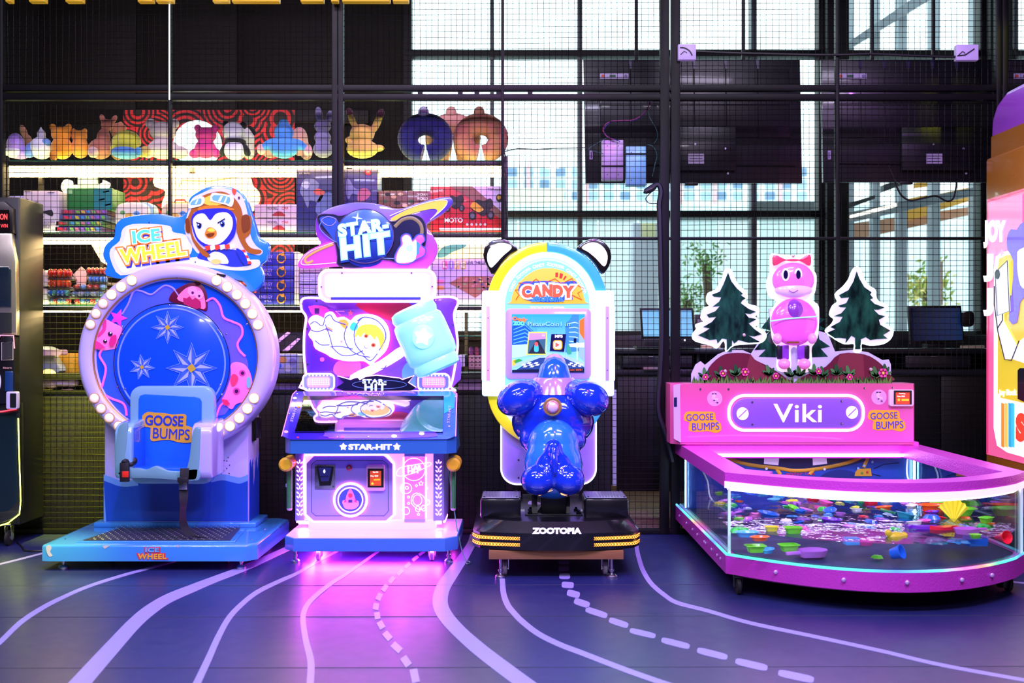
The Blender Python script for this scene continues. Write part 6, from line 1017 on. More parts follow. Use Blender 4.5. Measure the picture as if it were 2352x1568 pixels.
# screen
plate('screen_frame', rr(*G_(360, 670)[0], *G_(1060, 1248)[0], 12), Dz-.005, .02, M('#b79af4', .3, 0, .25, coat=.4), zr, off=.008, bev=.004)
sc = plate('screen', G_(412, 718, 1007, 718, 1007, 1195, 412, 1195), Dz-.012, .004, GR('#8ad8f4', '#2aa0f0', 2, 1.0, .15, .6), zr, off=.004)
Dsn = Dz-.012
def sp(nm, pts, hx, o, e=.9, k=0): plate(nm, sm(G_(*pts), k) if k else G_(*pts), Dsn, .001, M(hx, .2, 0, e), sc, off=o)
sp('street', (414, 1195, 620, 1060, 860, 1060, 1005, 1130, 1005, 1195), '#2a4a78', .006, .6); sp('pavement', (414, 1130, 700, 1030, 860, 1060, 1005, 1110, 1005, 1150, 830, 1070, 640, 1075, 414, 1160), '#9ac8e8', .0065)
for i in range(5):
    for j in range(3):
        if (i+j) % 2: x = 520+i*28-j*16; y = 1110+j*14; sp('checker', (x, y, x+26, y, x+12, y+14, x-16, y+14), '#f0f8ff', .008)
        if (i+j) % 2: x = 860+i*24+j*10; y = 1112+j*12; sp('checker', (x, y, x+22, y, x+30, y+12, x+6, y+12), '#f0f8ff', .008)
sp('tower', (414, 820, 440, 730, 520, 790, 590, 860, 590, 1010, 414, 1040), '#1c5ac0', .005); sp('tower', (575, 740, 610, 790, 625, 880, 625, 1020, 575, 1020), '#4aa8f0', .0048); sp('tower', (640, 860, 690, 880, 690, 1030, 640, 1030), '#6ac0f4', .0046)
for j in range(7): sp('tower_band', (425, 840+j*28, 520, 800+j*32, 590, 866+j*22, 590, 872+j*22, 520, 810+j*32, 425, 848+j*28), '#5ab0f0', .0058)
sp('tower', (850, 790, 880, 770, 910, 720, 960, 720, 960, 1020, 850, 1030), '#3a86d8', .005); sp('tower', (960, 770, 1005, 740, 1005, 1110, 960, 1060), '#88b8e0', .0055); sp('orange_banner', (965, 770, 1005, 745, 1005, 930, 965, 870), '#f0742a', .0062)
for j in range(6): sp('tower_band', (880, 790+j*36, 930, 780+j*40, 955, 790+j*40, 955, 796+j*40, 930, 788+j*40, 880, 797+j*36), '#a8dcf8', .0058)
sp('shop_front', (414, 970, 590, 960, 590, 1050, 414, 1080), '#a8e0f8', .006); sp('shop_front', (870, 960, 1005, 950, 1005, 990, 870, 985), '#c8e8f8', .0064); sp('tree', (860, 1000, 870, 955, 890, 990, 900, 1040, 865, 1040), '#3aa878', .0065, .7, 3)
sp('traffic_light', (918, 915, 940, 915, 940, 950, 918, 950), '#14203a', .0075, .1); sp('traffic_post', (942, 950, 948, 950, 950, 1090, 942, 1090), '#e0f0f8', .0075); sp('hedge', (425, 1100, 470, 1080, 500, 1095, 440, 1120), '#3aa83a', .008, .7); sp('sign_board', (414, 1095, 440, 1085, 440, 1135, 414, 1140), '#f0c83a', .008); sp('screen_foot', (414, 1172, 1005, 1160, 1005, 1195, 414, 1195), '#1a2038', .0072, .3)
sp('card', (548, 862, 700, 862, 690, 1050, 530, 1050), '#e8f048', .009); sp('card_face', (556, 872, 692, 872, 682, 1040, 540, 1040), '#3a6a70', .0105, .6); sp('card_road', (612, 930, 630, 930, 690, 1040, 548, 1040), '#2a3238', .0115, .3); sp('card_sky', (556, 872, 692, 872, 690, 920, 550, 930), '#b890d0', .0115); sp('racer', (600, 960, 625, 960, 630, 1020, 595, 1020), '#40c0e0', .0125, .9, 3); plate('racer_head', circ(*G_(612, 962)[0], 4, 5), Dsn, .001, M('#f05a4a', .3, 0, .9), sc, off=.0135)
sp('card', (735, 880, 856, 880, 840, 1025, 722, 1018), '#141444', .009, .4); plate('play_button', rr(*G_(748, 930)[0], *G_(825, 1008)[0], 6), Dsn, .001, M('#f8b030', .3, 0, 1), sc, off=.0105); plate('play_field', rr(*G_(757, 938)[0], *G_(816, 1000)[0], 5), Dsn, .001, M('#fff0d0', .3, 0, 1), sc, off=.0115); sp('play_arrow', (768, 948, 768, 990, 805, 968), '#f06048', .0125, 1)
text('lettering', 'PleaseCoin1 in', *G_(715, 800)[0], 10, Dsn, M('#1a5a98', .3, 0, .5), sc, off=.009, bold=.03, w=96); text('lettering', 'PleaseCoin1 in', *G_(714, 798)[0], 10, Dsn, M('#9ae8ff', .3, 0, 1), sc, off=.0105, bold=.0, w=96)
text('lettering', 'MP5', *G_(796, 898)[0], 6, Dsn, M('#ffffff', .3, 0, 1), sc, off=.011, bold=.04, w=17); text('lettering', 'Joy', *G_(672, 890)[0], 5, Dsn, M('#ffffff', .3, 0, 1), sc, off=.013); text('lettering', 'Coin: 00/01', *G_(930, 1172)[0], 4, Dsn, M('#f0702a', .3, 0, 1), sc, off=.010, w=32)
text('lettering', 'Candy', *G_(475, 762)[0], 10, Dsn, M('#f0803a', .3, 0, 1), sc, off=.010, bold=.08, w=32, rot=-6); text('lettering', 'ZOO', *G_(470, 792)[0], 8, Dsn, M('#60d8a0', .3, 0, 1), sc, off=.010, bold=.1, w=24)
# blue animal seat, one smooth glossy skin
def be(cx, cy, rx, ry, D, dep, rot=0): s_ = D/F; return ((wx(cx, D), D, wz(cy, D)), (rx*s_, dep, ry*s_), (0, R(rot), 0))
nose = nb(); 
lathe('nose_cone', [(.001, 0), (.04, -.012), (.075, -.05), (.097, -.12), (.105, -.17), (.001, -.17)], (wx(1273, 5.72), 5.72, wz(818, 5.72)), GB2, zr, 'Z', 36)
blob('nose_tip', [be(1274, 838, 27, 27, 5.86, .08)], M('#c69ae8', .2, coat=.8), zr, .01, 2)
lathe('lilac_collar', [(.001, .0), (.108, 0), (.116, -.01), (.134, -.05), (.15, -.09), (.001, -.09)], (wx(1272, 5.66), 5.66, wz(866, 5.66)), M('#b08ae8', .15, coat=1), zr, 'Z', 36)
blob('seat_body', [be(1270, 968, 96, 70, 5.62, .17), be(1270, 950, 88, 56, 5.62, .18), be(1270, 1010, 78, 44, 5.54, .13)], GB, zr, .010, 6)
blob('lobe', [be(1190, 914, 52, 40, 5.52, .12, -28), be(1212, 905, 38, 34, 5.56, .1, -20)], GB, zr, .008, 8); blob('lobe', [be(1352, 914, 50, 40, 5.52, .12, 28), be(1330, 905, 38, 34, 5.56, .1, 20)], GB, zr, .008, 8)
blob('saddle', [be(1271, 1030, 62, 70, 5.46, .13), be(1271, 1065, 68, 70, 5.42, .12), be(1271, 1098, 72, 48, 5.4, .11)], M('#2a7ae0', .14, coat=1), zr, .009, 8)
blob('rear_lobe', [be(1235, 1102, 40, 36, 5.33, .09), be(1306, 1102, 38, 36, 5.33, .09), be(1270, 1088, 50, 38, 5.34, .07), be(1254, 1065, 26, 40, 5.35, .06, 28), be(1288, 1065, 26, 40, 5.35, .06, -28), be(1271, 1040, 24, 34, 5.35, .06)], GB, zr, .008, 10)
blob('tail_fin', [be(1271, 1040, 15, 22, 5.32, .05), be(1272, 1060, 11, 26, 5.29, .05), be(1274, 1078, 6, 16, 5.28, .04)], GB, zr, .006, 4)
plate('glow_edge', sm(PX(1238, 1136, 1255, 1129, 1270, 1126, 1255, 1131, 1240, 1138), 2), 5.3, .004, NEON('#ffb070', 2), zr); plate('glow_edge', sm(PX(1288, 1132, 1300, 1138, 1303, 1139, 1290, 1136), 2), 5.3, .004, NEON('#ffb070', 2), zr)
bc = pln(5.40).at(1269, 934)
bt = lathe('button_ring', [(.001, .0), (.046, .0), (.05, -.008), (.044, -.014), (.034, -.012), (.001, -.008)], tuple(bc), M('#c8a060', .3, .6), zr, 'Y', 32); lathe('button_dome', [(.034, -.010), (.034, -.018), (.026, -.030), (.012, -.036), (.001, -.037)], tuple(bc), M('#e0c8d8', .2, coat=1), bt, 'Y', 28)
lathe('button_band', [(.030, -.020), (.031, -.025), (.024, -.031)], tuple(bc), M('#c83a50', .2, coat=1), bt, 'Y', 28, ring=True)
# print sticker on base side behind
plate('side_sticker', sm(H_(480, 920, 500, 910, 560, 920, 565, 935, 485, 935), 2), 5.58, .003, M('#c8a0e8', .4, 0, .3), zr)
pbox('rear_bulkhead', 1200, 1135, 1330, 1170, 5.98, .02, M('#0c0c12', .5), zr)
# ================================================================ PINK FISHING TANK
ft = T('fishing_tank', 'pink fishing game tank with curved glass front, header panel and cut-out fir trees', 'game tank', (1.75, 5.5, 0))
HM = hammered('#d03cc0', .3); HM2 = hammered('#ea4ad8', .3); PKP = GR('#e85ab8', '#e0559a', 2, 0, .35, .4)
XL, XR = 1.035, 2.437; YF, YB = 4.88, 6.365; YM = 4.52
def foot_pts(g=0, n=16, back=YB):     # plan outline: straight sides, bowed front
    o = [(XL-g, back), (XL-g, YF-g*.4)]
    for i in range(1, n): t = i/n; o.append((XL+(XR-XL)*t, YM-g+(YF-YM)*(2*t-1)**2))
    o += [(XR+g, YF-g*.4+.03), (XR+g, back)]; return o
def wall_strip(name, pts, z0, z1, th, mat, par, closed=False, inner=None, **k):   # vertical band following a plan path
    bm = nb(); L = len(pts); cx, cy = 1.75, 5.6; rows = []
    for x, y in pts:
        d = Vector((x-cx, y-cy)); 
        ix = x+(th if x < cx-.6 else -th if x > cx+.6 else 0)*(1 if abs(y-YF) > .2 or True else 0); iy = y+(th if y < YF+.1 else 0)
        rows.append([bm.verts.new(p) for p in ((x, y, z0), (x, y, z1), (ix, iy, z1), (ix, iy, z0))])
    for a, b in zip(rows, rows[1:]):
        for k_ in range(4): bm.faces.new((a[k_], b[k_], b[(k_+1) % 4], a[(k_+1) % 4]))
    bm.faces.new(rows[0]); bm.faces.new(rows[-1]); return obj(name, bm, mat, par, **k)
fp = foot_pts(.012)
obj('base_tray', aplan(nb(), fp, .10, .185), HM, ft)
wall_strip('base_band', foot_pts(.018), .097, .182, .02, HM, ft)
obj('base_foot', aplan(nb(), foot_pts(-.02), .085, .10), M('#8a2a7a', .4), ft)
obj('tank_floor', aplan(nb(), foot_pts(-.03), .186, .19), M('#16284e', .4), ft)
pf_ = foot_pts(0)
gp = wall_strip('glass_wall', pf_[:-1], .185, .515, .008, GLASS, ft)
box('side_glass', XR-.01, XR, YF+.03, YB, .185, .515, glass_mat('right_side_glass', (.6, .7, .75), 3.0, .02), ft, 0)
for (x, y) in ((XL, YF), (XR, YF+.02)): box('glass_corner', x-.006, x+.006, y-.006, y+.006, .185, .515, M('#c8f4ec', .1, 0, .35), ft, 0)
wall_strip('rim_front', foot_pts(.022), .508, .578, .125, HM2, ft)
# LEDs under the rim and in the base groove: rainbow
def rainbow(s_=5):
    m, N, L, b = newmat('rainbow_led'); tc = N.new('ShaderNodeTexCoord'); sp_ = N.new('ShaderNodeSeparateXYZ'); ad = N.new('ShaderNodeMath'); mu = N.new('ShaderNodeMath'); cr = N.new('ShaderNodeValToRGB'); fr = N.new('ShaderNodeMath')
    L.new(tc.outputs['Object'], sp_.inputs[0]); L.new(sp_.outputs[0], ad.inputs[0]); L.new(sp_.outputs[1], ad.inputs[1]); ad.operation = 'ADD'; mu.operation = 'MULTIPLY'; mu.inputs[1].default_value = .95; L.new(ad.outputs[0], mu.inputs[0]); fr.operation = 'FRACT'; L.new(mu.outputs[0], fr.inputs[0]); L.new(fr.outputs[0], cr.inputs[0])
    E = cr.color_ramp.elements; E[0].color = (.1, .35, 1, 1); E[1].color = (.1, .35, 1, 1); E[1].position = 1
    for p, c in ((.2, (.15, .8, 1, 1)), (.36, (.9, .2, .8, 1)), (.5, (1, .35, .3, 1)), (.66, (.1, 1, .5, 1)), (.82, (.1, .9, .9, 1))): q = E.new(p); q.color = c
    L.new(cr.outputs[0], b.inputs['Emission Color']); b.inputs['Emission Strength'].default_value = s_; b.inputs['Base Color'].default_value = (.03, .03, .03, 1); b.inputs['Specular IOR Level'].default_value = .1; return m
RB = rainbow(1.5)
hamglow = hammered('#f0b0f4', .35); _b = hamglow.node_tree.nodes['Principled BSDF']; _b.inputs['Emission Color'].default_value = (1, .55, 1, 1); _b.inputs['Emission Strength'].default_value = 1.3
def path3(g, z): return [(x, y, z) for x, y in foot_pts(g)]
wall_strip('rim_glare_band', foot_pts(.025)[1:-1], .504, .536, .003, hamglow, ft)  # added emissive band: LED glare on the lower half of the rim
tube('base_led', path3(.012, .187), .007, RB, ft, 6); tube('rim_led', [(x*1, y, z) for x, y, z in [(p[0], p[1]+.012, .498) for p in foot_pts(.004)][1:-1]], .007, M('#ffffff', .4, 0, 11, ec='#ffd8ff'), ft, 6)
box('mural_fill_strip', XL+.03, XR-.03, 6.10, 6.115, .515, .53, M('#ffffff', .4, 0, 8, ec='#c8d8ff'), ft, 0)  # strip added under the back rim to brighten the mural
# rivets along the band
bp_ = foot_pts(.02)
for i in (3, 6, 9, 12, 14): x, y = bp_[i]; ell('rivet', (x, y-.004, .142), (.010, .006, .010), M('#c8a8e0', .3, .3), ft, u=12, v=8)
for y in (4.98, 5.06, 5.2, 5.36, 5.40, 5.6, 5.75, 5.95, 6.2): ell('rivet', (XL-.022, y, .145), (.005, .008, .008), M('#c8a8e0', .3, .3), ft, u=10, v=6)
# casters
for (x, y) in ((XL+.04, 4.87), (XR-.05, 4.93), (XL+.08, 6.25), (XR-.08, 6.25)): caster('caster', x, y, .092, ft, .040, RUB, hub=M('#16161a', .4, .3))
lathe('caster_cap', [(.001, .0), (.042, .0), (.046, -.012), (.034, -.045), (.030, -.075), (.001, -.078)], (XR-.07, 4.93, .095), M('#0c0c10', .35), ft, 'Z', 20)
# water, with the mural on the back wall
wt = nb(); P = foot_pts(-.012, back=YB-.22); f = wt.faces.new([wt.verts.new((x, y, .305)) for x, y in P]); wt.normal_update(); bmesh.ops.triangulate(wt, faces=[f]); obj('water', wt, WATER, ft, flat=True)
DBK = 6.19
mu_ = box('mural_board', XL+.01, XR-.01, DBK, DBK+.02, .19, .62, M('#2446a8', .35, coat=.4), ft, .001)
def mp(nm, pts, hx, o, k=0, e=0): plate(nm, sm(J_(*pts), k) if k else J_(*pts), DBK, .002, M(hx, .35, 0, e, coat=.4), mu_, off=o)
mp('night_window', (300, 172, 1450, 172, 1400, 250, 1100, 330, 760, 340, 560, 310, 380, 240), '#1a1c58', .003, 3); mp('mural_glow', (360, 168, 480, 168, 440, 205), '#e83ac0', .005, 0, .4); mp('mural_glow', (1245, 168, 1370, 168, 1300, 215), '#e83ac0', .005, 0, .4)
line('mural_frame', sm(J_(310, 165, 420, 250, 560, 300, 760, 325, 860, 340, 1000, 330, 1200, 290, 1340, 230, 1450, 165), 4, False), DBK, 4.4, M('#d8982a', .4), mu_, off=.002, flat=.4, n=8)
for a in ((380, 230, 410, 270), (745, 330, 770, 365), (960, 365, 985, 335), (1345, 240, 1310, 320)): line('mural_frame', J_(*a), DBK, 4, M('#d8982a', .4), mu_, off=.002, flat=.4)
for a in ((665, 240, 762, 248, 755, 305, 662, 296), (978, 252, 1066, 245, 1072, 295, 980, 306)): mp('lit_panel', a, '#e8c8f8', .006, 0, .5)
mp('console_print', (1255, 350, 1270, 328, 1355, 325, 1362, 375, 1250, 375), '#c8962c', .006)
for (x, y, c) in ((1298, 355, '#5a8a30'), (1332, 350, '#b83a28'), (1365, 283, '#8ab0e0'), (1273, 325, '#8ab0e0'), (1055, 330, '#d0d0e0'), (678, 327, '#d0d0e0'), (1312, 308, '#d0d0e0')): plate('mural_bolt', circ(*J_(x, y)[0], 3, 3, 10), DBK, .002, M(c, .4), mu_, off=.008)
for a in ((1400, 240, 1540, 170), (1375, 330, 1440, 300, 1540, 290), (1360, 360, 1420, 375)): line('mural_line', J_(*a), DBK, .9, M('#10183a', .4), mu_, off=.001)
text('lettering', 'water line', *J_(898, 360)[0], 7, DBK, M('#c82a48', .4), mu_, off=.004, w=66)
mp('lower_mural', (800, 372, 1000, 372, 1150, 500, 1100, 640, 700, 640, 640, 520), '#2a3a98', .003, 3); 
for (cx_q, cy_q, rx_q, hx_q) in ((1930, 1120, 60, '#1a2a70'), (1870, 1150, 40, '#c890a8')): plate('mural_disc', circ(cx_q, cy_q, rx_q, rx_q*.7), DBK, .002, M(hx_q, .4), mu_, off=.005)
for x in (XL+.012, XR-.012): box('side_light', x-.004, x+.004, DBK-.02, DBK-.01, .2, .5, NEON('#b8f0ff', 14), ft, 0)
# back rim, overhang
box('rim_back', XL, XR, 6.13, 6.20, .50, .60, HM2, ft, .006)
# header cabinet
Dh = 6.12; hx0, hx1 = wx(1562, Dh), wx(2098, Dh); zt, zb_ = wz(881, Dh), .585
bm = aplan(nb(), [(hx0, Dh), (hx1, Dh), (hx1+.03, Dh+.06), (hx1+.03, YB), (hx0-.05, YB), (hx0-.05, Dh+.06)], zb_, zt, .004); obj('header_box', bm, M('#e0569e', .35, coat=.3, e=.0), ft)
plate('chamfer_panel', PX(1545, 884, 1560, 881, 1562, 1015, 1546, 1006), Dh+.02, .01, M('#cbb0f4', .3), ft, off=.03)
plate('blue_switch', PX(1548, 913, 1555, 912, 1555, 934, 1548, 934), Dh-.012, .006, M('#141a48', .3), ft, off=.0)
plate('header_face', PX(1562, 888, 1568, 881, 2092, 881, 2098, 888, 2098, 1015, 1562, 1015), Dh, .004, GR('#f05ac4', '#d8588e', 2, .08, .35, .3), ft, off=.004)
oa = rr(*I_(465, 1050)[0], *I_(1396, 1290)[0], 36, 10); plate('name_panel', rr(*I_(485, 1068)[0], *I_(1376, 1272)[0], 32, 10), Dh, .012, M('#8f5ad0', .3, coat=.5, e=.15), ft, off=.012, bev=.003)
line('neon_oval', oa, Dh-.010, 3.2, M('#ffffff', .4, 0, 3.2, ec='#c8ecff'), ft, closed=True, n=8)
text('lettering', 'Viki', *I_(937, 1170)[0], 41, Dh, M('#ffffff', .3, 0, 1.0, ec='#ffc0f0'), ft, off=.016, bold=.012, w=109, sp=1.05)
for cx_0, cy_0 in ((556, 1174), (1312, 1165)):
    b_ = plate('round_light', circ(*I_(cx_0, cy_0)[0], 13.5, 14.5), Dh, .004, M('#ffffff', .3, 0, 1.5, ec='#ffe0f4'), ft, off=.016); line('slot_print', I_(cx_0-28, cy_0+26, cx_0+28, cy_0-28), Dh, 1.4, M('#a060d0', .4), b_, off=.017)
for (x, y) in ((266, 1005), (461, 1005), (626, 1095), (626, 1250), (1244, 1087), (1244, 1244), (1404, 998), (1598, 995)): lathe('screw', [(.007, 0), (.006, -.004), (.001, -.005)], tuple(pln(Dh-.013 if 500 < x < 1300 else Dh-.004).at(*I_(x, y)[0])), CHR, ft, 'Y', 10)
for (x, y) in ((365, 1070), (1502, 1060)):
    st_ = plate('round_sticker', circ(*I_(x, y)[0], 17.5, 17.5), Dh, .002, M('#e8a0d8', .4), ft, off=.005); plate('sticker_print', sm([(I_(x, y)[0][0]+a, I_(x, y)[0][1]+b) for a, b in ((-5, -10), (4, -9), (0, -2), (8, 0), (7, 8), (5, 3), (0, 9), (-2, 3), (-6, 0))], 2), Dh, .001, M('#f4c8ec', .4), st_, off=.007)
    for (a, b) in ((-4, -11), (2, -11), (-1, 4), (6, 9)): plate('sticker_print', circ(I_(x, y)[0][0]+a, I_(x, y)[0][1]+b, 2.5, 1.5, 8), Dh, .001, M('#5a2a60', .4), st_, off=.008)
for (ox, oy) in ((0, 0), (1274, -10)):
    f_ = lambda *a: I_(*[v+(ox if i % 2 == 0 else oy) for i, v in enumerate(a)])
    gs = plate('goose_sticker', sm(f_(150, 1200, 165, 1165, 200, 1158, 250, 1160, 300, 1160, 365, 1165, 372, 1215, 405, 1240, 410, 1290, 370, 1308, 320, 1295, 260, 1300, 185, 1292, 190, 1235, 160, 1225), 2), Dh, .002, M('#f8b02a', .4, e=.15), ft, off=.006); text('lettering', 'GOOSE', *f_(262, 1198)[0], 15, Dh, M('#4a3ad0', .4), gs, off=.0085, bold=0, w=62, rot=2); text('lettering', 'BUMPS', *f_(302, 1262)[0], 17, Dh, M('#4a3ad0', .4), gs, off=.0085, bold=0, w=62, rot=2)
rd = plate('card_reader', rr(*I_(1575, 1008)[0], *I_(1745, 1124)[0], 5), Dh-.02, .03, M('#f4d0e4', .3, coat=.5), ft, off=.006, bev=.005); plate('reader_bezel', I_(1604, 1014, 1728, 1014, 1728, 1110, 1604, 1110), Dh-.02, .003, BLK, rd, off=.008); plate('reader_screen', I_(1616, 1028, 1712, 1028, 1712, 1108, 1616, 1108), Dh-.02, .002, M('#e0402a', .3, 0, .95), rd, off=.010)
text('lettering', 'Fishing', *I_(1660, 1036)[0], 3, Dh-.02, NEON('#ffffff', 1.3), rd, off=.013, w=14); text('lettering', 'Price: 10.00', *I_(1652, 1054)[0], 3, Dh-.02, NEON('#ffffff', 1.2), rd, off=.013, w=17); plate('screen_bar', I_(1655, 1072, 1706, 1072, 1706, 1086, 1655, 1086), Dh-.02, .001, NEON('#ffc830', .9), rd, off=.013); plate('screen_icon', star(*I_(1636, 1078)[0], 5, 2, 5), Dh-.02, .001, NEON('#ffd040', .9), rd, off=.013)
# ---- cut-out scenery board
Dt = 6.22; EG = M('#d8d4f0', .3, 0, .6, ec='#d8e8ff'); EG2 = M('#c0b8e8', .3, 0, .25, ec='#d0c8ff')
def treeo(cx, top, s_, g=0):
    o = []; n = 6; ys = [0, 62, 92, 120, 150, 190]; ws = [4, 30, 44, 50, 62, 74]
    Lp = [(0, -g*1.3)]
    for i, (y, w) in enumerate(zip((40, 78, 112, 150), (26, 38, 48, 58))):
        Lp += [(w+g, y+g*.3), (w-11+g, y+5+g*.8)]
    Lp += [(64+g, 168), (40, 178+g)]
    R_ = [(cx+x*s_, top+y*s_) for x, y in Lp]; Lf = [(cx-x*s_, top+y*s_) for x, y in Lp[1:]][::-1]; return R_+Lf
big = I_(205, 965, 205, 900, 240, 830, 270, 810, 300, 830, 400, 755, 440, 745, 445, 700, 480, 740, 560, 735, 640, 790, 740, 880, 860, 880, 1000, 870, 1060, 860, 1130, 840, 1220, 760, 1330, 735, 1370, 690, 1380, 740, 1460, 770, 1530, 800, 1570, 800, 1585, 830, 1585, 965)
sb = plate('scenery_board', (lambda p, k: p)(I_(205, 965, 205, 900, 235, 835, 270, 812, 300, 838, 390, 765, 460, 735, 560, 735, 620, 760, 700, 640, 760, 600, 740, 450, 1060, 450, 1080, 600, 1150, 620, 1200, 745, 1330, 733, 1430, 750, 1530, 805, 1572, 800, 1587, 835, 1587, 965), 2), Dt, .012, EG2, ft)
def fir(pts_out, pts_in, o=0):
    a = plate('fir_border', sm(I_(*pts_out), 3), Dt, .012, EG, sb, off=.004+o, bev=.002); line('border_glow', sm(I_(*pts_out), 3), Dt, 1.5, M('#ffffff', .3, 0, 2.0, ec='#e0f4ff'), sb, off=.006+o, closed=True)
    return a, plate('fir_print', I_(*pts_in), Dt, .003, FIR, sb, off=.008+o)
def fir_mat():
    m, N, L, b = newmat('dark_fir_print'); tc = N.new('ShaderNodeTexCoord'); mp_ = N.new('ShaderNodeMapping'); mp_.inputs['Scale'].default_value = (26, 1, 9); n = N.new('ShaderNodeTexNoise'); n.inputs['Scale'].default_value = 1; n.inputs['Detail'].default_value = 6
    cr = N.new('ShaderNodeValToRGB'); cr.color_ramp.elements[0].position = .35; cr.color_ramp.elements[0].color = lin('#081a18'); cr.color_ramp.elements[1].position = .7; cr.color_ramp.elements[1].color = lin('#225a44')
    L.new(tc.outputs['Object'], mp_.inputs[0]); L.new(mp_.outputs[0], n.inputs['Vector']); L.new(n.outputs[0], cr.inputs[0]); L.new(cr.outputs[0], b.inputs['Base Color']); b.inputs['Roughness'].default_value = .12; b.inputs['Coat Weight'].default_value = 1; return m
FIR = fir_mat()
fir((457, 170, 485, 195, 505, 250, 540, 300, 580, 330, 588, 370, 575, 395, 600, 420, 665, 440, 668, 480, 640, 500, 668, 530, 665, 555, 640, 575, 700, 600, 720, 640, 690, 680, 620, 690, 500, 700, 445, 745, 440, 690, 420, 670, 380, 720, 340, 700, 230, 670, 212, 630, 240, 590, 235, 560, 290, 540, 270, 510, 290, 450, 330, 430, 310, 400, 318, 345, 370, 320, 420, 240, 430, 195),
    (457, 200, 480, 260, 520, 310, 560, 345, 545, 355, 580, 378, 555, 392, 545, 410, 600, 450, 650, 470, 610, 485, 575, 480, 600, 510, 655, 520, 610, 545, 600, 550, 640, 590, 690, 625, 640, 640, 600, 635, 680, 680, 600, 685, 530, 665, 500, 690, 485, 665, 484, 745, 448, 745, 448, 660, 415, 655, 385, 690, 378, 660, 330, 665, 250, 632, 300, 605, 330, 585, 285, 575, 345, 540, 375, 505, 325, 510, 310, 490, 370, 465, 400, 430, 350, 435, 395, 400, 410, 370, 360, 365, 345, 352, 400, 330, 425, 280))
fir((1345, 158, 1375, 180, 1390, 230, 1430, 290, 1475, 320, 1480, 370, 1500, 400, 1555, 425, 1555, 455, 1530, 480, 1560, 500, 1550, 540, 1530, 555, 1595, 590, 1585, 650, 1530, 690, 1440, 700, 1380, 690, 1376, 745, 1330, 745, 1330, 690, 1260, 690, 1170, 640, 1130, 600, 1170, 560, 1190, 520, 1160, 490, 1180, 430, 1215, 400, 1198, 350, 1250, 300, 1290, 250, 1315, 190),
    (1347, 190, 1365, 240, 1400, 300, 1450, 335, 1440, 350, 1460, 375, 1440, 385, 1470, 415, 1540, 440, 1500, 455, 1465, 455, 1500, 490, 1545, 500, 1500, 525, 1510, 560, 1580, 600, 1530, 630, 1560, 655, 1480, 660, 1440, 665, 1410, 645, 1376, 660, 1374, 728, 1336, 728, 1336, 650, 1310, 635, 1268, 690, 1275, 655, 1230, 650, 1160, 655, 1180, 640, 1130, 620, 1200, 590, 1165, 575, 1230, 540, 1250, 505, 1190, 500, 1240, 480, 1275, 440, 1235, 438, 1220, 428, 1275, 410, 1295, 370, 1240, 375, 1225, 355, 1290, 320, 1325, 260))
# small firs behind the figure
plate('fir_print', I_(790, 380, 845, 385, 820, 450, 780, 460, 690, 580, 750, 600, 700, 660, 640, 735, 720, 730, 670, 780, 800, 785, 830, 700, 830, 480), Dt, .003, FIR, sb, off=.003); plate('fir_print', I_(1060, 500, 1130, 520, 1080, 560, 1140, 590, 1080, 600, 1090, 660, 1165, 710, 1100, 725, 1150, 780, 1020, 785, 1020, 600), Dt, .003, FIR, sb, off=.003)
for o_, pts in ((.013, (300, 950, 320, 860, 400, 780, 480, 755, 600, 760, 640, 800, 740, 850, 860, 930, 860, 960, 300, 960)), (.013, (980, 960, 990, 910, 1130, 850, 1230, 760, 1400, 765, 1500, 820, 1550, 880, 1570, 960))): plate('hill_print', sm(I_(*pts), 3), Dt, .003, M('#6a2438', .2, coat=1), sb, off=o_)
for o_, pts in ((.015, (560, 950, 610, 760, 640, 800, 730, 860, 780, 950)), (.015, (1180, 950, 1225, 770, 1290, 752, 1390, 770, 1400, 950))): plate('rock_print', I_(*pts), Dt, .002, M('#7e3442', .2, coat=1), sb, off=o_)
random.seed(11)
bladesd, bladesl = [], []
for i in range(150):
    x = 212+i*9.15; h_ = random.uniform(25, 60); dx = random.uniform(-22, 22); (bladesd if i % 2 else bladesl).append(I_(x-12, 965, x+12, 965, x+dx, 965-h_))
plates('grass_print', bladesd, Dt, .002, M('#2c5a2c', .25, coat=1), sb, off=.019, kind='stuff'); plates('grass_print', bladesl, Dt, .002, M('#5a8a3a', .25, coat=1), sb, off=.021, kind='stuff')
def leaf(x, y, a, l, w=.36, hx='#2f6a38'):
    p = circ(0, 0, l/2, l*w/2, 12); c, s_ = cos(R(a)), sin(R(a)); q = [(x+(u+l/2)*c-v*s_, y-(u+l/2)*s_-v*c) for u, v in p]; plate('leaf_print', I_(*[v for xy in q for v in xy]), Dt, .002, M(hx, .25, coat=1), sb, off=.023)
for (x, y) in ((295, 930), (405, 920), (510, 910), (740, 910), (890, 920), (950, 915), (1050, 905), (1110, 920), (1205, 905), (1290, 915), (1540, 905), (1480, 920)):
    for a, l in ((100, 78), (60, 62), (140, 62), (30, 48), (155, 46)): leaf(x, y, a+random.uniform(-8, 8), l, hx=random.choice(['#2f6a38', '#3f7a44', '#24562e', '#4a8848']))
for (x, y, r_) in ((297, 920, 20), (418, 895, 22), (571, 885, 26), (783, 913, 21), (1078, 880, 20), (1292, 920, 20), (1523, 892, 30)):
    for k_ in range(6): b = R(60*k_); plate('petal', circ(*I_(x+r_*.6*cos(b), y+r_*.6*sin(b))[0], r_*.17, r_*.17, 10), Dt, .002, M('#d84a9a', .3, 0, .2), sb, off=.025)
    plate('flower_heart', circ(*I_(x, y)[0], r_*.1, r_*.1, 10), Dt, .002, M('#f0d060', .3, 0, .2), sb, off=.028)
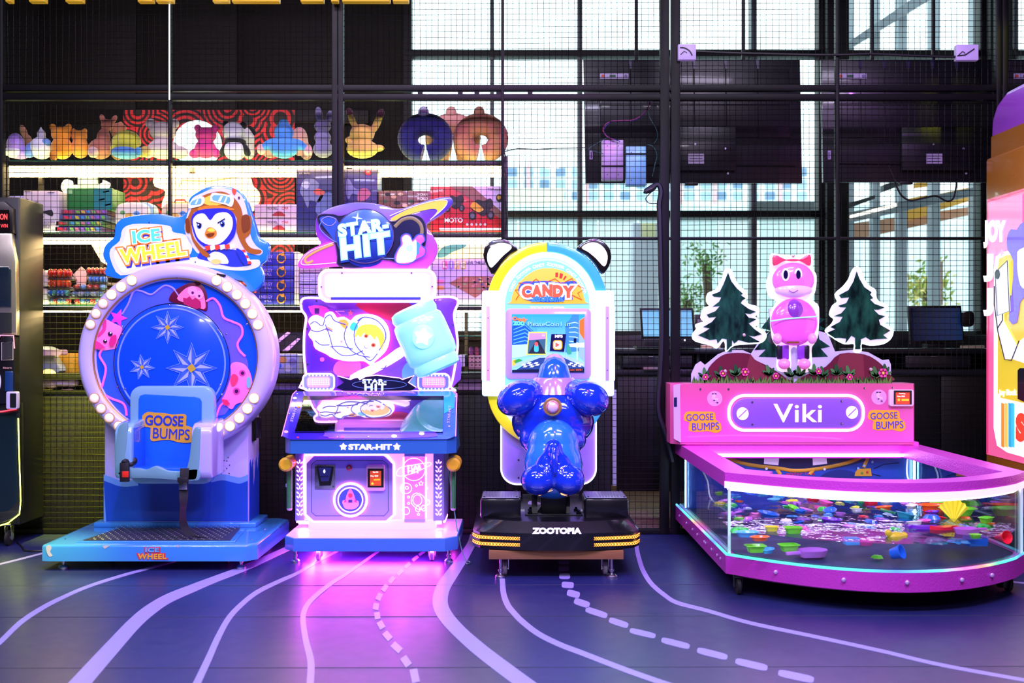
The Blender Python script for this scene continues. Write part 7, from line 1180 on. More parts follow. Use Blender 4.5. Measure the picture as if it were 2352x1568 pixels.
for (x, y) in ((440, 880), (570, 630), (1447, 868), (910, 84)): lathe('screw', [(.010, 0), (.009, -.006), (.001, -.008)], tuple(pln(Dt-.03).at(*I_(x, y)[0])), M('#e0c8c8', .3, .5), sb, 'Y', 12)
# plain pink cat-eared figure (generic stand-in) with glowing border
fgb = plate('figure_border', sm(I_(745, 90, 760, 68, 790, 70, 905, 80, 1025, 68, 1045, 90, 1042, 170, 1068, 220, 1062, 320, 1040, 370, 1050, 400, 1085, 440, 1080, 620, 1060, 680, 1035, 720, 1035, 790, 1030, 870, 950, 885, 940, 730, 890, 730, 888, 870, 800, 875, 795, 780, 800, 720, 760, 650, 750, 480, 790, 400, 735, 360, 722, 260, 745, 200), 3), Dt, .01, M('#ffffff', .3, 0, 1.1, ec='#ffe8fa'), sb, off=.012)
Dg2 = Dt-.03
def gfe(nm, x, y, rx, ry, dep, hx, e=.35, yo=0): c_ = pln(Dg2).at(*I_(x, y)[0]); ell(nm, (c_.x, c_.y+yo, c_.z), (rx/3.015*Dg2/F, dep, ry/3.015*Dg2/F), M(hx, .25, 0, e, coat=.8), fgb, u=32, v=18)
gfe('head', 910, 250, 146, 122, .05, '#f078e8', .45); gfe('muzzle', 910, 320, 130, 55, .052, '#e8c0f4', .5, -.004)
plate('ear', sm(I_(782, 150, 780, 75, 870, 110, 950, 110, 1028, 72, 1030, 150, 960, 115, 860, 115), 3), Dg2-.03, .03, M('#f0406a', .3, 0, .4, coat=.6), fgb, bev=.006)
for x in (858, 946): c_ = I_(x, 212)[0]; plate('eye', circ(*c_, 9, 15), Dg2-.047, .006, M('#f4f0ff', .2, 0, .5), fgb); plate('pupil', circ(*c_, 5, 10), Dg2-.050, .004, M('#141040', .15), fgb, off=.002)
line('smile', sm(I_(880, 322, 910, 336, 942, 320), 4, False), Dg2-.056, .8, M('#a050b0', .4), fgb, off=.002)
gfe('body', 916, 540, 162, 165, .055, '#f062e0', .4); gfe('chest', 912, 470, 72, 88, .056, '#8a3ab0', .2, -.006)
gfe('knee', 790, 655, 30, 38, .04, '#f4a0e8', .4, -.035); gfe('knee', 1030, 655, 30, 38, .04, '#f4a0e8', .4, -.035)
line('belt', I_(752, 535, 860, 518, 1078, 502), Dg2-.06, 1.6, M('#a0f0e0', .3, 0, .8), fgb)
plate('slot_print', rr(*I_(866, 675)[0], *I_(954, 689)[0], 2), Dg2-.05, .01, M('#8a5030', .3), fgb)
for x in (843, 982): pbox('leg', *I_(x-40, 700)[0], *I_(x+40, 800)[0], Dg2-.01, .03, M('#8a3ac0', .3, 0, .2, coat=.5), fgb, .006); pbox('leg_band', *I_((x-42) if x < 900 else (x+8), 705)[0], *I_((x-6) if x < 900 else (x+42), 795)[0], Dg2-.014, .02, M('#241430', .3), fgb, .003); gfe('shoe', x, 830, 42, 38, .04, '#f490dc', .4, -.015)
# ---------------------------------------------------------------- floating toys
def toy_mesh(kind):
    bm = nb()
    if kind in ('boat', 'tray', 'dish'):
        w, l, h = {'boat': (.03, .055, .022), 'tray': (.03, .045, .03), 'dish': (.035, .035, .016)}[kind]; n = 16; pw = {'boat': 1, 'tray': 3, 'dish': 1}[kind]
        def ring(k_, z): 
            o = []
            for i in range(n): a = 2*pi*i/n; c, s_ = cos(a), sin(a); x = math.copysign(abs(c)**(1/pw), c); y = math.copysign(abs(s_)**(1/pw), s_); o.append(bm.verts.new((x*l*k_, y*w*k_, z)))
            return o
        rs = [ring(.72, 0), ring(.95, h), ring(1.12, h), ring(1.12, h*.9 + .004), ring(.88, h), ring(.62, .004)]
        rs[3] = ring(1.0, h+.003)
        for a, b in zip(rs, rs[1:]):
            for k_ in range(n): bm.faces.new((a[k_], a[(k_+1) % n], b[(k_+1) % n], b[k_]))
        bm.faces.new(rs[0]); bm.faces.new(rs[-1])
    elif kind == 'cup': alathe(bm, [(.001, 0), (.024, 0), (.033, .05), (.036, .05), (.036, .054), (.031, .054), (.022, .004), (.001, .004)], (0, 0, 0), 'Z', 16)
    elif kind == 'fish':
        p = sm([(-.05, 0), (-.02, .02), (.02, .018), (.04, .004), (.06, .022), (.056, 0), (.06, -.022), (.04, -.004), (.02, -.018), (-.02, -.02)], 2)
        a = [bm.verts.new((x, y, .014-(abs(y)*.2))) for x, y in p]; b = [bm.verts.new((x, y, 0)) for x, y in p]; bm.faces.new(a); bm.faces.new(b)
        for i in range(len(p)): bm.faces.new((a[i], b[i], b[(i+1) % len(p)], a[(i+1) % len(p)]))
    elif kind in ('shell', 'star', 'crab'):
        n, r1, r2, h = {'shell': (9, .042, .035, .02), 'star': (5, .045, .02, .014), 'crab': (7, .042, .026, .022)}[kind]
        lo = []; hi = []
        for i in range(2*n): a = pi*i/n; r_ = r1 if i % 2 == 0 else r2; lo.append(bm.verts.new((r_*cos(a), r_*sin(a), 0))); hi.append(bm.verts.new((r_*.7*cos(a), r_*.7*sin(a), h*.8)))
        t = bm.verts.new((0, 0, h))
        for i in range(2*n): j = (i+1) % (2*n); bm.faces.new((lo[i], lo[j], hi[j], hi[i])); bm.faces.new((hi[i], hi[j], t))
        bm.faces.new(lo)
    elif kind == 'funnel': alathe(bm, [(.006, 0), (.009, .02), (.022, .05), (.026, .062), (.024, .062), (.018, .05)], (0, 0, 0), 'Z', 14)
    elif kind == 'fan':
        p = [(0, -.03)]+[(.062*sin(R(a))*(1 if i % 2 else .92), -.03+.08*cos(R(a))*(1 if i % 2 else .92)) for i, a in enumerate(range(-52, 53, 8))]; a = [bm.verts.new((x, y, .006+.006*(i % 2))) for i, (x, y) in enumerate(p)]; b = [bm.verts.new((x, y, 0)) for x, y in p]; bm.faces.new(b)
        for i in range(1, len(p)-1): bm.faces.new((a[0], a[i], a[i+1]))
        for i in range(len(p)): bm.faces.new((a[i], b[i], b[(i+1) % len(p)], a[(i+1) % len(p)]))
    elif kind == 'block': abox(bm, -.04, .04, -.028, .028, 0, .034, .004); [abox(bm, -.035+i*.014, -.029+i*.014, -.029, .029, .034, .040) for i in range(6)]
    elif kind == 'scoop':
        p = [(-.03, -.02), (.02, -.03), (.045, -.02), (.055, 0), (.045, .02), (.02, .03), (-.03, .02)]; a = [bm.verts.new((x, y, 0)) for x, y in p]; b = [bm.verts.new((x*1.15, y*1.25, .02)) for x, y in p]; bm.faces.new(a)
        for i in range(7): bm.faces.new((a[i], b[i], b[(i+1) % 7], a[(i+1) % 7]))
        abox(bm, -.08, -.03, -.006, .006, .008, .018, .002)
    elif kind == 'whale':
        aell(bm, (0, 0, .025), (.045, .028, .024), (0, 0, 0), 16, 10); aell(bm, (-.045, 0, .045), (.02, .012, .016), (0, .5, 0), 10, 8); aell(bm, (.048, 0, .03), (.014, .02, .014), (0, 0, 0), 10, 8)
    bmesh.ops.recalc_face_normals(bm, faces=bm.faces); me = bpy.data.meshes.new('toy_'+kind); bm.to_mesh(me); bm.free()
    for p in me.polygons: p.use_smooth = True
    me.set_sharp_from_angle(angle=R(38)); return me
KM = {}
CL = {'lime': '#6fe02a', 'green': '#34c84a', 'orange': '#f0641a', 'red': '#d81c34', 'blue': '#1c66d8', 'sky blue': '#4aa8f0', 'yellow': '#e8e02a', 'pink': '#f05ab0', 'lilac': '#c878e8', 'purple': '#6a2ab8', 'teal': '#1a8aa0', 'white': '#e8e8f0'}
def toy(kind, col, loc, rot=(0, 0, 0), sc=1, label=None, group='small plastic toys floating in the tank'):
    k_ = (kind, col)
    if k_ not in KM: me = toy_mesh(kind); me.materials.append(M(CL[col], .3, coat=.5, e=.22)); KM[k_] = me
    o = bpy.data.objects.new('toy_'+kind, KM[k_]); COL.objects.link(o); o.location = loc; o.rotation_euler = rot; o.scale = (sc,)*3
    return tag(o, label or '%s plastic toy %s floating flat among the others in the tank' % (col, kind), 'toy', group)
def tl(px, py, z=.305): D = F*(H-z)/(py-CY); return (wx(px, D), D, z)
near = [('tray', 'lime', 1735, 1267, 'long lime green tray toy under water, first from the front left corner', 1.0, .1, .222), ('boat', 'sky blue', 1764, 1269, 'small sky blue boat toy under water beside two lime green trays', .8, .9, .215), ('tray', 'lime', 1812, 1265, 'lime green tray toy under water right of small sky blue boat', 1.0, .2, .222),
        ('scoop', 'lilac', 1858, 1277, 'lilac scoop toy lying under water in front of the glass', 1.5, .3, .20), ('block', 'sky blue', 1955, 1250, 'pale blue plastic bathtub toy at the water line near the middle', .8, .1, .275), ('whale', 'yellow', 2058, 1245, 'yellow green whale toy sitting on the blue cup', 1.0, .4, .275), ('cup', 'blue', 2048, 1272, 'blue cup toy lying on its side under the yellow whale', .95, .8, .235), ('crab', 'lime', 2015, 1281, 'small lime green crab mould lying on the tank floor', .7, .2, .2),
        ('star', 'sky blue', 2200, 1245, 'sky blue star toy hanging just under the water near the right corner', 1.3, .6, .262), ('block', 'blue', 2240, 1252, 'dark blue ribbed block toy under water near the right corner', 1.15, .1, .24), ('funnel', 'red', 2286, 1233, 'red funnel toy at the right corner of the tank', 1.2, .3, .29), ('tray', 'lime', 2240, 1235, 'small lime tray toy floating above the dark blue block', .55, .2, .297), ('dish', 'pink', 1985, 1250, 'pale pink round bowl toy at the water line', 1.3, 0, .27), ('shell', 'teal', 2150, 1246, 'teal shell toy under the water surface right of the whale', 1.3, 0, .265),
        ('scoop', 'lilac', 2225, 1224, 'lilac scoop toy floating behind the dark blue block', 1.2, 3.4, .305), ('fan', 'yellow', 2190, 1178, 'large upright yellow fan shaped shell toy at the right of the tank', 1.5, -.3, .33), ('shell', 'blue', 2140, 1190, 'bright blue shell toy floating in the middle right', 1.05, 0, .305), ('boat', 'sky blue', 1716, 1232, 'sky blue boat toy floating by the front left corner', 1.0, .1, .30), ('boat', 'orange', 1745, 1241, 'orange wavy boat toy floating by the front left corner', .8, .2, .298), ('fish', 'red', 2165, 1215, 'long red fish toy floating at the middle right', 1.3, .1, .305), ('fish', 'purple', 2120, 1213, 'purple fish toy floating left of the long red one', 1.3, 3.1, .305),
        ('tray', 'lime', 2265, 1199, 'lime green tray toy against the right glass', .8, .6, .305), ('shell', 'lime', 2160, 1158, 'round lime green shell toy behind the yellow shell', 1.5, 0, .305), ('boat', 'orange', 2105, 1140, 'large orange boat toy at the back of the tank', 1.2, .1, .305), ('boat', 'green', 1990, 1153, 'green boat toy floating in the back middle', 1.2, 0, .305), ('block', 'blue', 2035, 1150, 'deep blue block toy at back right of the green boat', 1.1, .3, .29), ('crab', 'green', 1700, 1222, 'green crab mould floating against the left glass', 1.2, 0, .30), ('tray', 'yellow', 1772, 1219, 'flat yellow tray toy floating near the front left', .7, 0, .305), ('tray', 'lime', 1822, 1224, 'long flat lime tray toy in the front middle', .9, .1, .304), ('boat', 'lime', 2200, 1182, 'long lime boat toy overlapping the yellow shell', 1.6, -.2, .305), ('boat', 'orange', 2145, 1172, 'thin orange boat toy in the back right', 1.4, .1, .305)]
for kd, cl_, px, py, lab, sc_, ro, z in near:
    toy(kd, cl_, tl(px, py, z), ((1.35 if 'upright' in lab else 1.2 if 'side under' in lab else 1.4 if kd == 'funnel' else 0), 0, ro), sc_, lab)
random.seed(5); kinds = ['boat', 'tray', 'dish', 'fish', 'shell', 'star', 'crab', 'scoop']; names = list(CL); placed = []; used = set()
for i in range(115):
    for tr in range(12):
        y = random.uniform(4.9, 6.12); x = random.uniform(XL+.07, XR-.07)
        if random.random() > .35+.65*(y-4.8)/1.3 * (1 if x > 1.7 else .35): continue
        if all((x-a)**2+(y-b)**2 > .055**2 for a, b in placed): break
    placed.append((x, y)); kd = random.choice(kinds); cl_ = random.choice(names)
    for tr in range(40):
        lab = '%s plastic %s floating at the %s %s of the tank' % (cl_, {'boat': 'boat toy', 'tray': 'tray toy', 'dish': 'dish toy', 'fish': 'fish toy', 'shell': 'shell toy', 'star': 'star toy', 'crab': 'crab mould', 'scoop': 'scoop toy'}[kd], 'front' if y < 5.3 else 'middle' if y < 5.75 else 'back', 'left' if x < 1.5 else 'centre' if x < 1.98 else 'right')
        if lab not in used: break
        kd = random.choice(kinds); cl_ = random.choice(names)
    used.add(lab); toy(kd, cl_, (x, y, .293), (random.uniform(-.2, .2), random.uniform(-.2, .2), random.uniform(0, 6)), random.uniform(.6, 1.05), lab)
tag(tube('thin_hose', sm([(XL+.05, 6.0, .50), (XL+.09, 5.9, .4), (XL+.10, 5.8, .3), (XL+.2, 5.5, .24)], 5, False), .005, M('#d8f0ff', .2, 0, .5)), 'thin clear hose hanging into the left side of the tank', 'hose')
tag(tube('thin_hose', sm([(XR-.08, 6.1, .50), (XR-.10, 6.05, .4), (XR-.06, 6.0, .3), (XR-.2, 5.6, .25)], 5, False), .005, M('#d8f0ff', .2, 0, .8)), 'thin clear hose hanging into the right back of the tank', 'hose')
# ================================================================ RIGHT PHOTO BOOTH MACHINE (its side panel faces us)
XJ = 2.8; SJ = PL((XJ, 0, 0), (-1, 0, 0))
jm = T('toy_vending_machine', 'tall orange sided vending machine with glowing pink poster, cut off at the right edge', 'vending machine', (3.2, 5.5, 0))
OR = M('#c87a1c', .3, coat=.5)
def jz(py, px): return SJ.at(px, py)
box('cabinet', XJ, 3.6, 4.7, 6.06, .37, 2.28, OR, jm, .02)
bm = aplan(nb(), [(XJ+.01, 6.0), (XJ+.02, 4.72), (3.58, 4.72), (3.58, 6.05), (XJ+.03, 6.05)], 2.27, 2.40, 0); obj('shoulder', bm, OR, jm)
q = bmesh.new(); prof = [(6.04, 2.38), (6.03, 2.50), (5.97, 2.58), (5.85, 2.63), (5.0, 2.64), (4.8, 2.5), (4.78, 2.38)]; a = [q.verts.new((XJ+.02, y, z)) for y, z in prof]; b = [q.verts.new((3.56, y, z)) for y, z in prof]; q.faces.new(a); q.faces.new(b)
for i in range(len(prof)): q.faces.new((a[i], b[i], b[(i+1) % len(prof)], a[(i+1) % len(prof)]))
bmesh.ops.recalc_face_normals(q, faces=q.faces); bmesh.ops.bevel(q, geom=q.edges[:], offset=.03, segments=3, affect='EDGES', profile=.5, clamp_overlap=True); obj('dome_top', q, M('#a848d8', .3, coat=.5, e=.12), jm)
box('base', XJ+.02, 3.56, 4.74, 6.03, .21, .37, M('#b84a90', .3, coat=.6), jm, .05)
for y in (4.85, 5.9): caster('caster', XJ+.1, y, .22, jm, .05)
def jp(nm, pts, hx, o, e=.9, k=0): return plate(nm, sm(M_(*pts), k) if k else M_(*pts), SJ, .003, M(hx, .25, 0, e, coat=.4), jm, off=o)
pos = jp('poster', (58, 340, 300, 268, 520, 205, 520, 1640, 214, 1498, 56, 1458), '#ff6aa0', .006, .85); 
jp('poster_frame', (58, 340, 300, 268, 300, 276, 64, 350, 64, 1450, 56, 1458), '#f04a80', .010, .6)
jp('pink_upper', (64, 352, 214, 316, 214, 480, 200, 560, 140, 600, 64, 640), '#ff8ab8', .010, 1.0)
jp('white_arch', (92, 640, 100, 590, 130, 570, 300, 540, 520, 520, 520, 1600, 214, 1468, 150, 1450, 105, 1420, 90, 1340), '#ffffff', .013, 1.25, 1)
jp('yellow_panel', (112, 640, 118, 600, 150, 585, 300, 560, 520, 540, 520, 1290, 214, 1230, 125, 1210, 112, 1190), '#f0d838', .017, .8)
for (x, hx) in ((126, '#f09a3a'), (142, '#f8d860'), (158, '#38b8d8'), (170, '#4ad0e8')): jp('stripe', (x, 1232, x+13, 1236, x+13, 1428, x, 1424), hx, .016, .9)
for (s_, x, y, w_) in (('JOY', 98, 492, 66), ('J', 72, 640, 14), ('J', 72, 790, 14)): text('lettering', s_, *M_(x if s_ == 'JOY' else x, y)[0], 56, SJ, M('#ffffff', .3, 0, 1.3), jm, off=.020, bold=.07, w=(46 if s_ == 'JOY' else 14), th=.002)
text('lettering', 'joy Book', *M_(158, 1190)[0], 17, SJ, M('#ffffff', .3, 0, 1.2), jm, off=.021, bold=.03, w=40, th=.002); text('lettering', 'S', *M_(216, 1340)[0], 54, SJ, M('#f04a2a', .3, 0, .9), jm, off=.021, bold=.08, w=16, th=.002)
# generic pop-art girl holding a phone
jp('purple_hair', (158, 500, 175, 470, 200, 475, 214, 450, 300, 400, 420, 430, 440, 600, 300, 640, 240, 760, 214, 790, 200, 880, 165, 870, 178, 740, 185, 610, 158, 560), '#7a5ae0', .022, .8, 2)
jp('hair_edge', (170, 760, 195, 770, 198, 880, 190, 885, 164, 868), '#2a1a60', .021, .2); jp('face', (205, 600, 214, 560, 300, 540, 340, 620, 300, 720, 230, 730, 208, 670), '#f4eef8', .026, .95, 3); jp('arm', (104, 720, 125, 690, 140, 740, 140, 870, 205, 990, 214, 960, 300, 900, 300, 1080, 180, 1040, 150, 1040, 120, 920, 104, 800), '#f8f8ff', .024, 1.05, 0)
line('arm_edge', M_(104, 720, 104, 800, 120, 920, 150, 1042, 180, 1046, 214, 960), SJ, 1.2, M('#1a1a28', .4), jm, off=.027); line('arm_edge', M_(140, 760, 140, 870, 118, 905), SJ, 1.2, M('#1a1a28', .4), jm, off=.027)
ph = jp('phone', (112, 660, 166, 608, 176, 830, 122, 850), '#e4eef0', .030, .9); plate('camera_lens', circ(*M_(122, 668)[0], 5, 11), SJ, .003, M('#2a2e38', .2), ph if False else jm, off=.034); line('phone_edge', M_(112, 660, 166, 608, 176, 830, 122, 850), SJ, .8, M('#2a3040', .4), jm, off=.033, closed=True)
jp('dark_hair', (205, 1090, 214, 1080, 260, 1080, 260, 1240, 205, 1215), '#121220', .024, .1)
plate('spark_print', star(*M_(132, 575)[0], 9, 3, 4), SJ, .002, M('#ffc0d8', .3, 0, 1), jm, off=.021)
# ================================================================ LEFT CLAW MACHINE (only its right edge in view)
lm = T('claw_machine', 'black and steel claw machine with lime light edge, cut off at the left', 'claw machine', (-3.2, 5.9, 0))
X1 = wx(44, 5.98); LP = PL((X1, 5.98, 0), (.12, -1, 0)); MT = M('#b8b0a0', .25, .8)
def lpl(nm, pts, mat, o=0, th=.01, bev=0, par=None): return plate(nm, pts, LP, th, mat, par or lm, off=o, bev=bev)
box('cabinet', -3.75, X1-.02, 6.03, 6.34, .12, 2.05, M('#101014', .4), lm, .01)
lpl('lower_body', PX(-300, 925, 46, 925, 48, 1160, 40, 1190, -300, 1290), M('#0c1014', .25, coat=.6), .0, .05, .01)
lpl('steel_fascia', PX(-300, 535, 26, 535, 36, 600, 38, 770, -300, 770), MT, 0, .05, .01)
lpl('sign_header', PX(-300, 455, 10, 462, 28, 478, 30, 535, -300, 535), M('#2a2624', .3, .4), .0, .06, .006); lpl('sign_glass', PX(-300, 480, 22, 482, 24, 532, -300, 532), M('#140a0a', .2, coat=1), .006, .004)
text('lettering', 'TION', 5, 498, 13, LP, M('#ff4a4a', .3, 0, 1.6), lm, off=.012, bold=.01, w=26); text('lettering', 'WIN', 11, 519, 8, LP, M('#ff4a4a', .3, 0, 1.2), lm, off=.012, w=16)
lpl('upper_window', sm(PX(-300, 612, 20, 612, 26, 620, 26, 705, -300, 705), 1), M('#1a2630', .08, coat=1), .008, .01, .004); lpl('grey_window', PX(-300, 718, 27, 718, 27, 765, -300, 765), M('#2c2e30', .2, coat=.6), .008, .01)
lpl('control_panel', PX(-300, 790, 0, 790, 8, 772, 36, 774, 39, 925, -300, 940), M('#0e0e12', .3, coat=.5), .03, .08, .006); line('pink_edge', PX(-40, 800, -4, 792, 6, 770, 36, 771, 38, 800), LP, 1.4, M('#f0a0c0', .3, 0, .8), lm, off=.034)
lpl('small_screen', PX(9, 786, 35, 785, 35, 826, 9, 827), M('#3a3838', .2), .034, .004); line('screen_edge', PX(9, 786, 35, 785, 35, 826, 9, 827), LP, .7, M('#d8c8c0', .4), lm, off=.036, closed=True); text('lettering', 'Start', 22, 844, 4, LP, M('#d8a0a0', .4, 0, .4), lm, off=.036, w=20)
lpl('blue_reader', rr(17, 852, 35, 898, 3), M('#16386a', .3, coat=.6), .045, .02, .005); lpl('white_knob', circ(-3, 876, 10, 24), M('#e8e8f0', .3, 0, .3), .04, .02, .005)
cr2 = lpl('card_reader', rr(22, 898, 48, 938, 4), M('#d0c4e0', .3, coat=.5), .06, .04, .006); lpl('reader_screen', rr(32, 902, 46, 934, 2), BLK, .063, .004, par=cr2)
line('red_light', PX(-60, 948, 8, 944, 42, 938), LP, 1.5, M('#ff3a4a', .4, 0, 3), lm, off=.03); lpl('lower_glass', sm(PX(-300, 950, 38, 948, 40, 1150, 20, 1172, -300, 1240), 1), M('#14262a', .1, coat=1), .004, .006)
line('lime_edge', PX(43, 960, 46, 1060, 49, 1150, 46, 1180, 20, 1200, -200, 1270), LP, 1.3, M('#f0ff50', .4, 0, 9), lm, off=.01); caster('caster', wx(15, 6.0), 6.03, .13, lm, .045); caster('caster', -3.6, 6.2, .13, lm, .045)
tube('black_cord', sm([(wx(30, 6.05), 6.1, .006), (wx(42, 5.9), 5.95, .006), (wx(60, 5.85), 5.85, .006), (wx(90, 5.8), 5.86, .006), (wx(120, 5.9), 6.0, .006)], 5, False), .004, BLK, lm)
# ================================================================ SCREENS HUNG IN THE WINDOW, seen from behind
def tv(label, x0, x1, y0, y1, D, px, board):
    t = T('television', label, 'television', (wx((x0+x1)/2, D), D, wz(y1, D)), 'televisions seen from behind'); B = M('#14121a', .35, coat=.2); B2 = M('#0c0b10', .5)
    plate('back_shell', PX(x0, y0, x1, y0, x1+5, y1, x0+5, y1), D+.02, .03, B, t, bev=.006)
    a = PX(x0+35, y0+22, x1-25, y0+22, x1-22, y0+180, x0+40, y0+180); plate('upper_field', a, D+.01, .02, B, t, bev=.01)
    for i in range(1, 6): x = x0+35+i*(x1-x0-60)/6; line('rib', PX(x, y0+24, x+2, y0+178), D+.008, 1.2, B2, t, n=4); plate('top_rib', PX(x-4, y0+1, x+3, y0+1, x+3, y0+22, x-1, y0+22), D+.012, .012, M('#241c4a', .35), t)
    for y in (y0+60, y0+105): line('rib', PX(x0+36, y, x1-24, y), D+.008, 1, B2, t, n=4)
    if board:
        plate('circuit_cover', PX(px-55, y0+155, px+110, y0+155, px+110, y0+255, px-55, y0+255), D-.02, .04, B, t, bev=.004); plate('label_sheet', PX(px, y0+217, px+37, y0+217, px+37, y0+240, px, y0+240), D-.02, .002, M('#c8b8dc', .5), t, off=.003)
        for (dx, dy) in ((17, 195), (86, 205), (92, 262)): plate('screw', circ(px+dx, y0+dy, 2.4, 2.4, 10), D-.022, .004, M('#c8c0dc', .3, .6), t, off=.002)
        for j in range(3): line('label_line', PX(px+4, y0+222+j*6, px+33, y0+222+j*6), D-.023, .5, M('#4a4060', .5), t, n=4, off=.002)
    line('bottom_seam', PX(x0+38, y1-42, x1-10, y1-38), D+.016, 1.4, B2, t, n=4)
    plate('barcode_label', PX(x0+14, y0+210, x0+22, y0+210, x0+22, y0+230, x0+14, y0+230), D+.018, .002, M('#c0a8e0', .5), t, off=.003); line('barcode', PX(x0+18, y0+213, x0+18, y0+228), D+.016, 1.4, M('#3a3050', .5), t, n=4)
    plate('strip_label', PX(x0+38, y0+33, x0+104, y0+33, x0+104, y0+45, x0+38, y0+45), D+.006, .002, M('#c0b0d8', .5), t, off=.003); plate('label_mark', circ(x0+45, y0+39, 4, 4, 10), D+.005, .002, M('#c85a3a', .5), t, off=.004); plate('label_mark', PX(x0+60, y0+36, x0+74, y0+36, x0+74, y0+42, x0+60, y0+42), D+.005, .002, M('#2a5a3a', .5), t, off=.004); plate('label_mark', circ(x0+97, y0+39, 4, 4, 10), D+.005, .002, M('#7a7098', .5), t, off=.004)
    [box('ceiling_rod', wx(xx, D), wx(xx+8, D), D+.05, D+.07, wz(y0+20, D), 4.6, B2, t) for xx in (x0+120, x1-130)]; pbox('foot_clip', (x0+x1)/2-15, y1-2, (x0+x1)/2+15, y1+5, D+.02, .03, B2, t); return t
tv('black television back with wires and two power supplies in front, left one', 1340, 1838, 136, 420, 6.85, 1580, True)
tv('black television back with a looping cable beneath, above the fir trees', 1886, 2278, 136, 418, 6.86, 2127, True)
tv('edge of a third black television back at the right behind the post', 2290, 2760, 136, 418, 6.84, 2500, True)
for nm, x0, y0, x1, y1, hx, lab in (('power_supply', 1383, 321, 1432, 413, '#a68fb8', 'greyish pink metal power supply box hung before the left television'), ('power_supply', 1438, 336, 1484, 426, '#7ab4d8', 'pale blue metal power supply box hung before the left television')):
    t = T(nm, lab, 'power supply', (wx((x0+x1)/2, 6.5), 6.5, wz(y1, 6.5)), 'power supplies'); pbox('case', x0, y0, x1, y1, 6.5, .06, M(hx, .4, .3, .06), t, .003); pbox('cable_tie', x0-3, y0+(58 if hx == '#a68fb8' else 15), x1+2, y0+(61 if hx == '#a68fb8' else 18), 6.49, .01, BLK, t, .002); 
    for dx in (12, x1-x0-12): plate('screw', circ(x0+dx, y1-12, 1.2, 1.2, 8), 6.5, .003, BLK, t, off=.002); plate('screw', circ(x0+dx, y0+14, 1.2, 1.2, 8), 6.5, .003, BLK, t, off=.002)
def wire(nm, label, pts, D, r, hx): return tag(tube(nm, [(wx(x, D), D, wz(y, D)) for x, y in sm(pts, 6, False)], r, M(hx, .5), None, 6), label, 'wire')
wire('red_wire', 'thin red and blue wire pair curling down to the power supplies', K_(610, 500, 590, 590, 500, 670, 400, 680, 310, 690, 268, 740, 290, 790, 350, 820), 6.48, .0035, '#8a2a68'); wire('blue_wire', 'thin blue wire running beside the red one above the power supplies', K_(606, 500, 586, 600, 500, 676, 400, 686, 320, 692, 275, 745, 300, 795, 390, 830), 6.485, .003, '#2a2a98')
wire('teal_wire', 'thin teal wire looping right of the blue power supply', K_(580, 850, 630, 870, 655, 930, 640, 1000, 625, 1080), 6.48, .003, '#2a6a68'); wire('teal_wire', 'thin teal wire dropping from the red wires behind the post', K_(585, 600, 610, 670, 650, 740, 660, 800, 630, 850), 6.48, .0025, '#2a5a60'); wire('teal_wire', 'short teal wire left of the pink power supply', K_(300, 800, 230, 840, 165, 885, 220, 905, 270, 920), 6.48, .0025, '#2a5a60')
wire('black_cable', 'thick black cable running down the left side of the double post', PX(1482, 440, 1500, 428, 1512, 424, 1518, 440, 1514, 470, 1515, 500, 1518, 640, 1520, 760, 1516, 860, 1512, 900, 1513, 950, 1530, 1000, 1545, 1060), 6.33, .016, '#101020'); tag(blob('cable_loop', [pe(1493, 436, 18, 7, 7, 6.33, -25)], BLK, None, .008, 1), 'rolled black cable end sticking out left of the double post', 'cable')
wire('black_cable', 'thin black cable hanging in a loop below the right television', PX(2040, 380, 2054, 412, 2068, 445, 2090, 460, 2120, 455, 2150, 450, 2175, 462, 2190, 455, 2196, 430, 2197, 418), 6.45, .006, '#08080c')
wire('black_wire', 'thin black wire loop below the rolled cable', K_(620, 1190, 575, 1240, 600, 1275, 670, 1276), 6.35, .003, '#08080c')
wire('black_cable', 'black cable strung along the top between the two white boxes', PX(1600, 118, 1700, 122, 1900, 126, 2000, 124, 2100, 128, 2200, 131), 6.36, .008, '#0a0a0e')
for i, (x0, y0, x1, y1) in enumerate(((1558, 101, 1599, 137), (2197, 102, 2248, 138))):
    t = T('junction_box', 'small lilac white box with scribbled cables, %s' % ('mounted beside the double post' if i == 0 else 'near the right yellow lit post'), 'junction box', (wx(x0, 6.35), 6.35, wz(y1, 6.35)), 'white boxes on the fence'); pbox('case', x0, y0, x1, y1, 6.34, .04, M('#c8aee8', .4, 0, .25), t, .004)
    line('cable', sm(PX(x0+4, y0+8, x0+15, y0+9, x0+26, y0+16, x0+32, y0+26), 4, False) if i == 0 else PX(x0+2, y1-10, x0+20, y1-12, x1-10, y0+10), 6.335, 1.3, BLK, t); line('cable', PX(x0+5, y1-12, x0+14, y1-20, x0+20, y1-16), 6.335, .9, BLK, t)
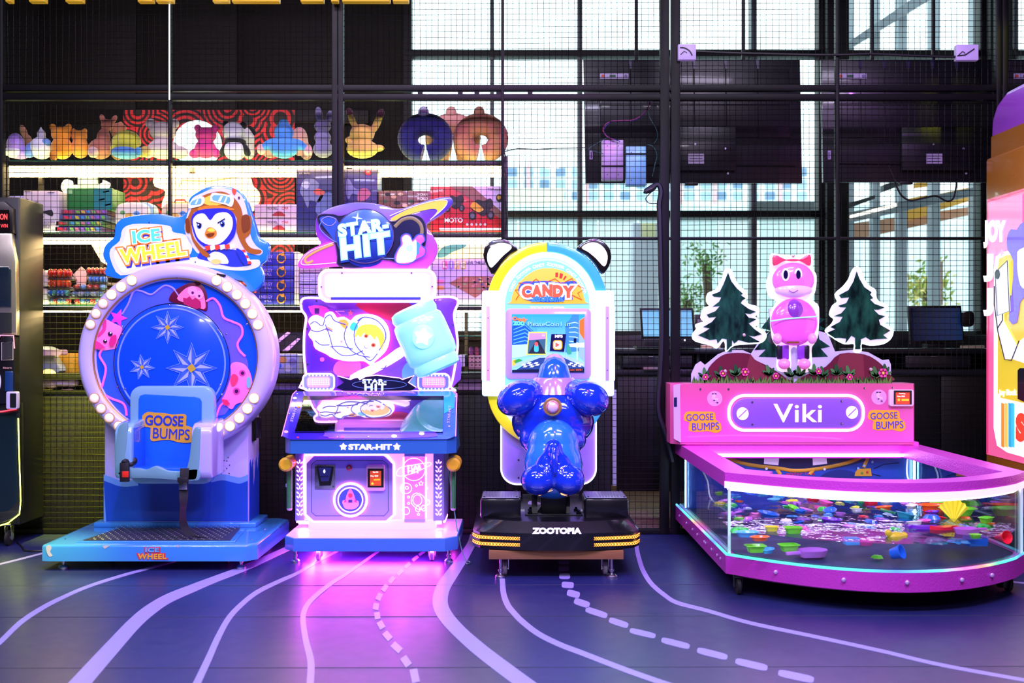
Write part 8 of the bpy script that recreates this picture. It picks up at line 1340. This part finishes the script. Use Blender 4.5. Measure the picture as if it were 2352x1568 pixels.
# ================================================================ COUNTER BEHIND THE FENCE
ct = T('shop_counter', 'long black shop counter with drawers behind the fence at right', 'counter', (2.0, 7.3, 0)); DC = 7.1
for (a, b) in ((1418, 1560), (1562, 1760), (1762, 1960), (1962, 2160), (2162, 2400)): pbox('cabinet_panel', a, 862, b, 1128, DC, .03, M('#0d0d12', .45), ct, .003)
pbox('worktop', 1405, 800, 2400, 812, DC-.05, .7, M('#1a1a22', .3, coat=.3), ct, .004); pbox('mid_shelf', 1405, 848, 2400, 860, DC-.03, .5, M('#22222c', .4), ct, .004); pbox('back_panel', 1400, 770, 2400, 860, 7.6, .03, M('#0b0b10', .5), ct)
for x in (1425, 1600, 1900, 2150, 2280): pbox('divider', x, 812, x+6, 850, DC, .4, M('#15151c', .4), ct); 
for x0, x1 in ((1420, 1600), (2070, 2240)): pbox('drawer', x0+10, 816, x1-10, 844, DC-.02, .3, M('#1c1c24', .35, coat=.3), ct, .004); pbox('drawer_handle', x0+70, 818, x0+84, 820, DC-.03, .01, M('#8a8a96', .3, .8), ct)
tag(pbox('flat_device', 1478, 843, 1522, 850, DC-.06, .1, M('#8a7a78', .4)), 'slim grey device on the counter shelf below the laptop', 'device')
lt = T('laptop', 'open laptop showing a pale blue screen behind the double post', 'laptop', (wx(1530, 7.2), 7.2, wz(800, 7.2)))
plate('screen_lid', PX(1469, 707, 1592, 707, 1597, 778, 1474, 778), 7.2, .012, M('#0a0a10', .3), lt, bev=.002); plate('display', PX(1474, 713, 1588, 713, 1592, 772, 1478, 772), 7.2, .002, M('#7ac0e0', .2, 0, .85), lt, off=.003); pbox('keyboard_base', 1462, 794, 1600, 799, 7.0, .2, M('#101018', .4), lt); pbox('hinge', 1480, 776, 1590, 795, 7.2, .02, M('#0a0a10', .4), lt); plate('light_dot', circ(1573, 781, 2, 2, 10), 7.195, .004, NEON('#ffffff', 2), lt)
mo = T('monitor', 'dark monitor with blue tinged screen on the right end of the counter', 'monitor', (wx(2150, 7.2), 7.2, wz(800, 7.2)))
plate('bezel', PX(2086, 702, 2208, 702, 2216, 786, 2092, 790), 7.15, .03, M('#08080c', .3), mo, bev=.003); plate('display', PX(2091, 707, 2204, 707, 2211, 780, 2096, 784), 7.15, .002, GR('#0a1430', '#123a70', 0, .3, .15, .6), mo, off=.003); pbox('stand', 2130, 784, 2170, 799, 7.16, .1, M('#0a0a10', .4), mo)
tag(plate('desk_phone', sm(PX(2213, 718, 2232, 715, 2238, 722, 2238, 742, 2230, 750, 2214, 746), 2), 7.1, .05, M('#0c0c12', .4), bev=.004), 'small black device with white label standing right of the dark monitor', 'device')
tag(pbox('power_strip', 2212, 793, 2262, 799.5, 7.07, .05, M('#c8b8a0', .4)), 'beige power strip on the counter behind the right tree', 'power strip')
tag(pbox('power_strip', 1612, 792, 1655, 799.5, 7.07, .05, M('#d8b090', .4, 0, .2)), 'bright beige strip on the counter left of the left fir tree', 'power strip')
t = T('white_carton', 'small brown carton with label standing right of the laptop', 'carton', (wx(1606, 7.3), 7.3, wz(800, 7.3))); pbox('carton_body', 1597, 722, 1622, 760, 7.3, .1, M('#3a2a2c', .5), t); plate('label_sheet', PX(1602, 733, 1612, 733, 1612, 742, 1602, 742), 7.3, .002, M('#a89aa0'), t, off=.003)
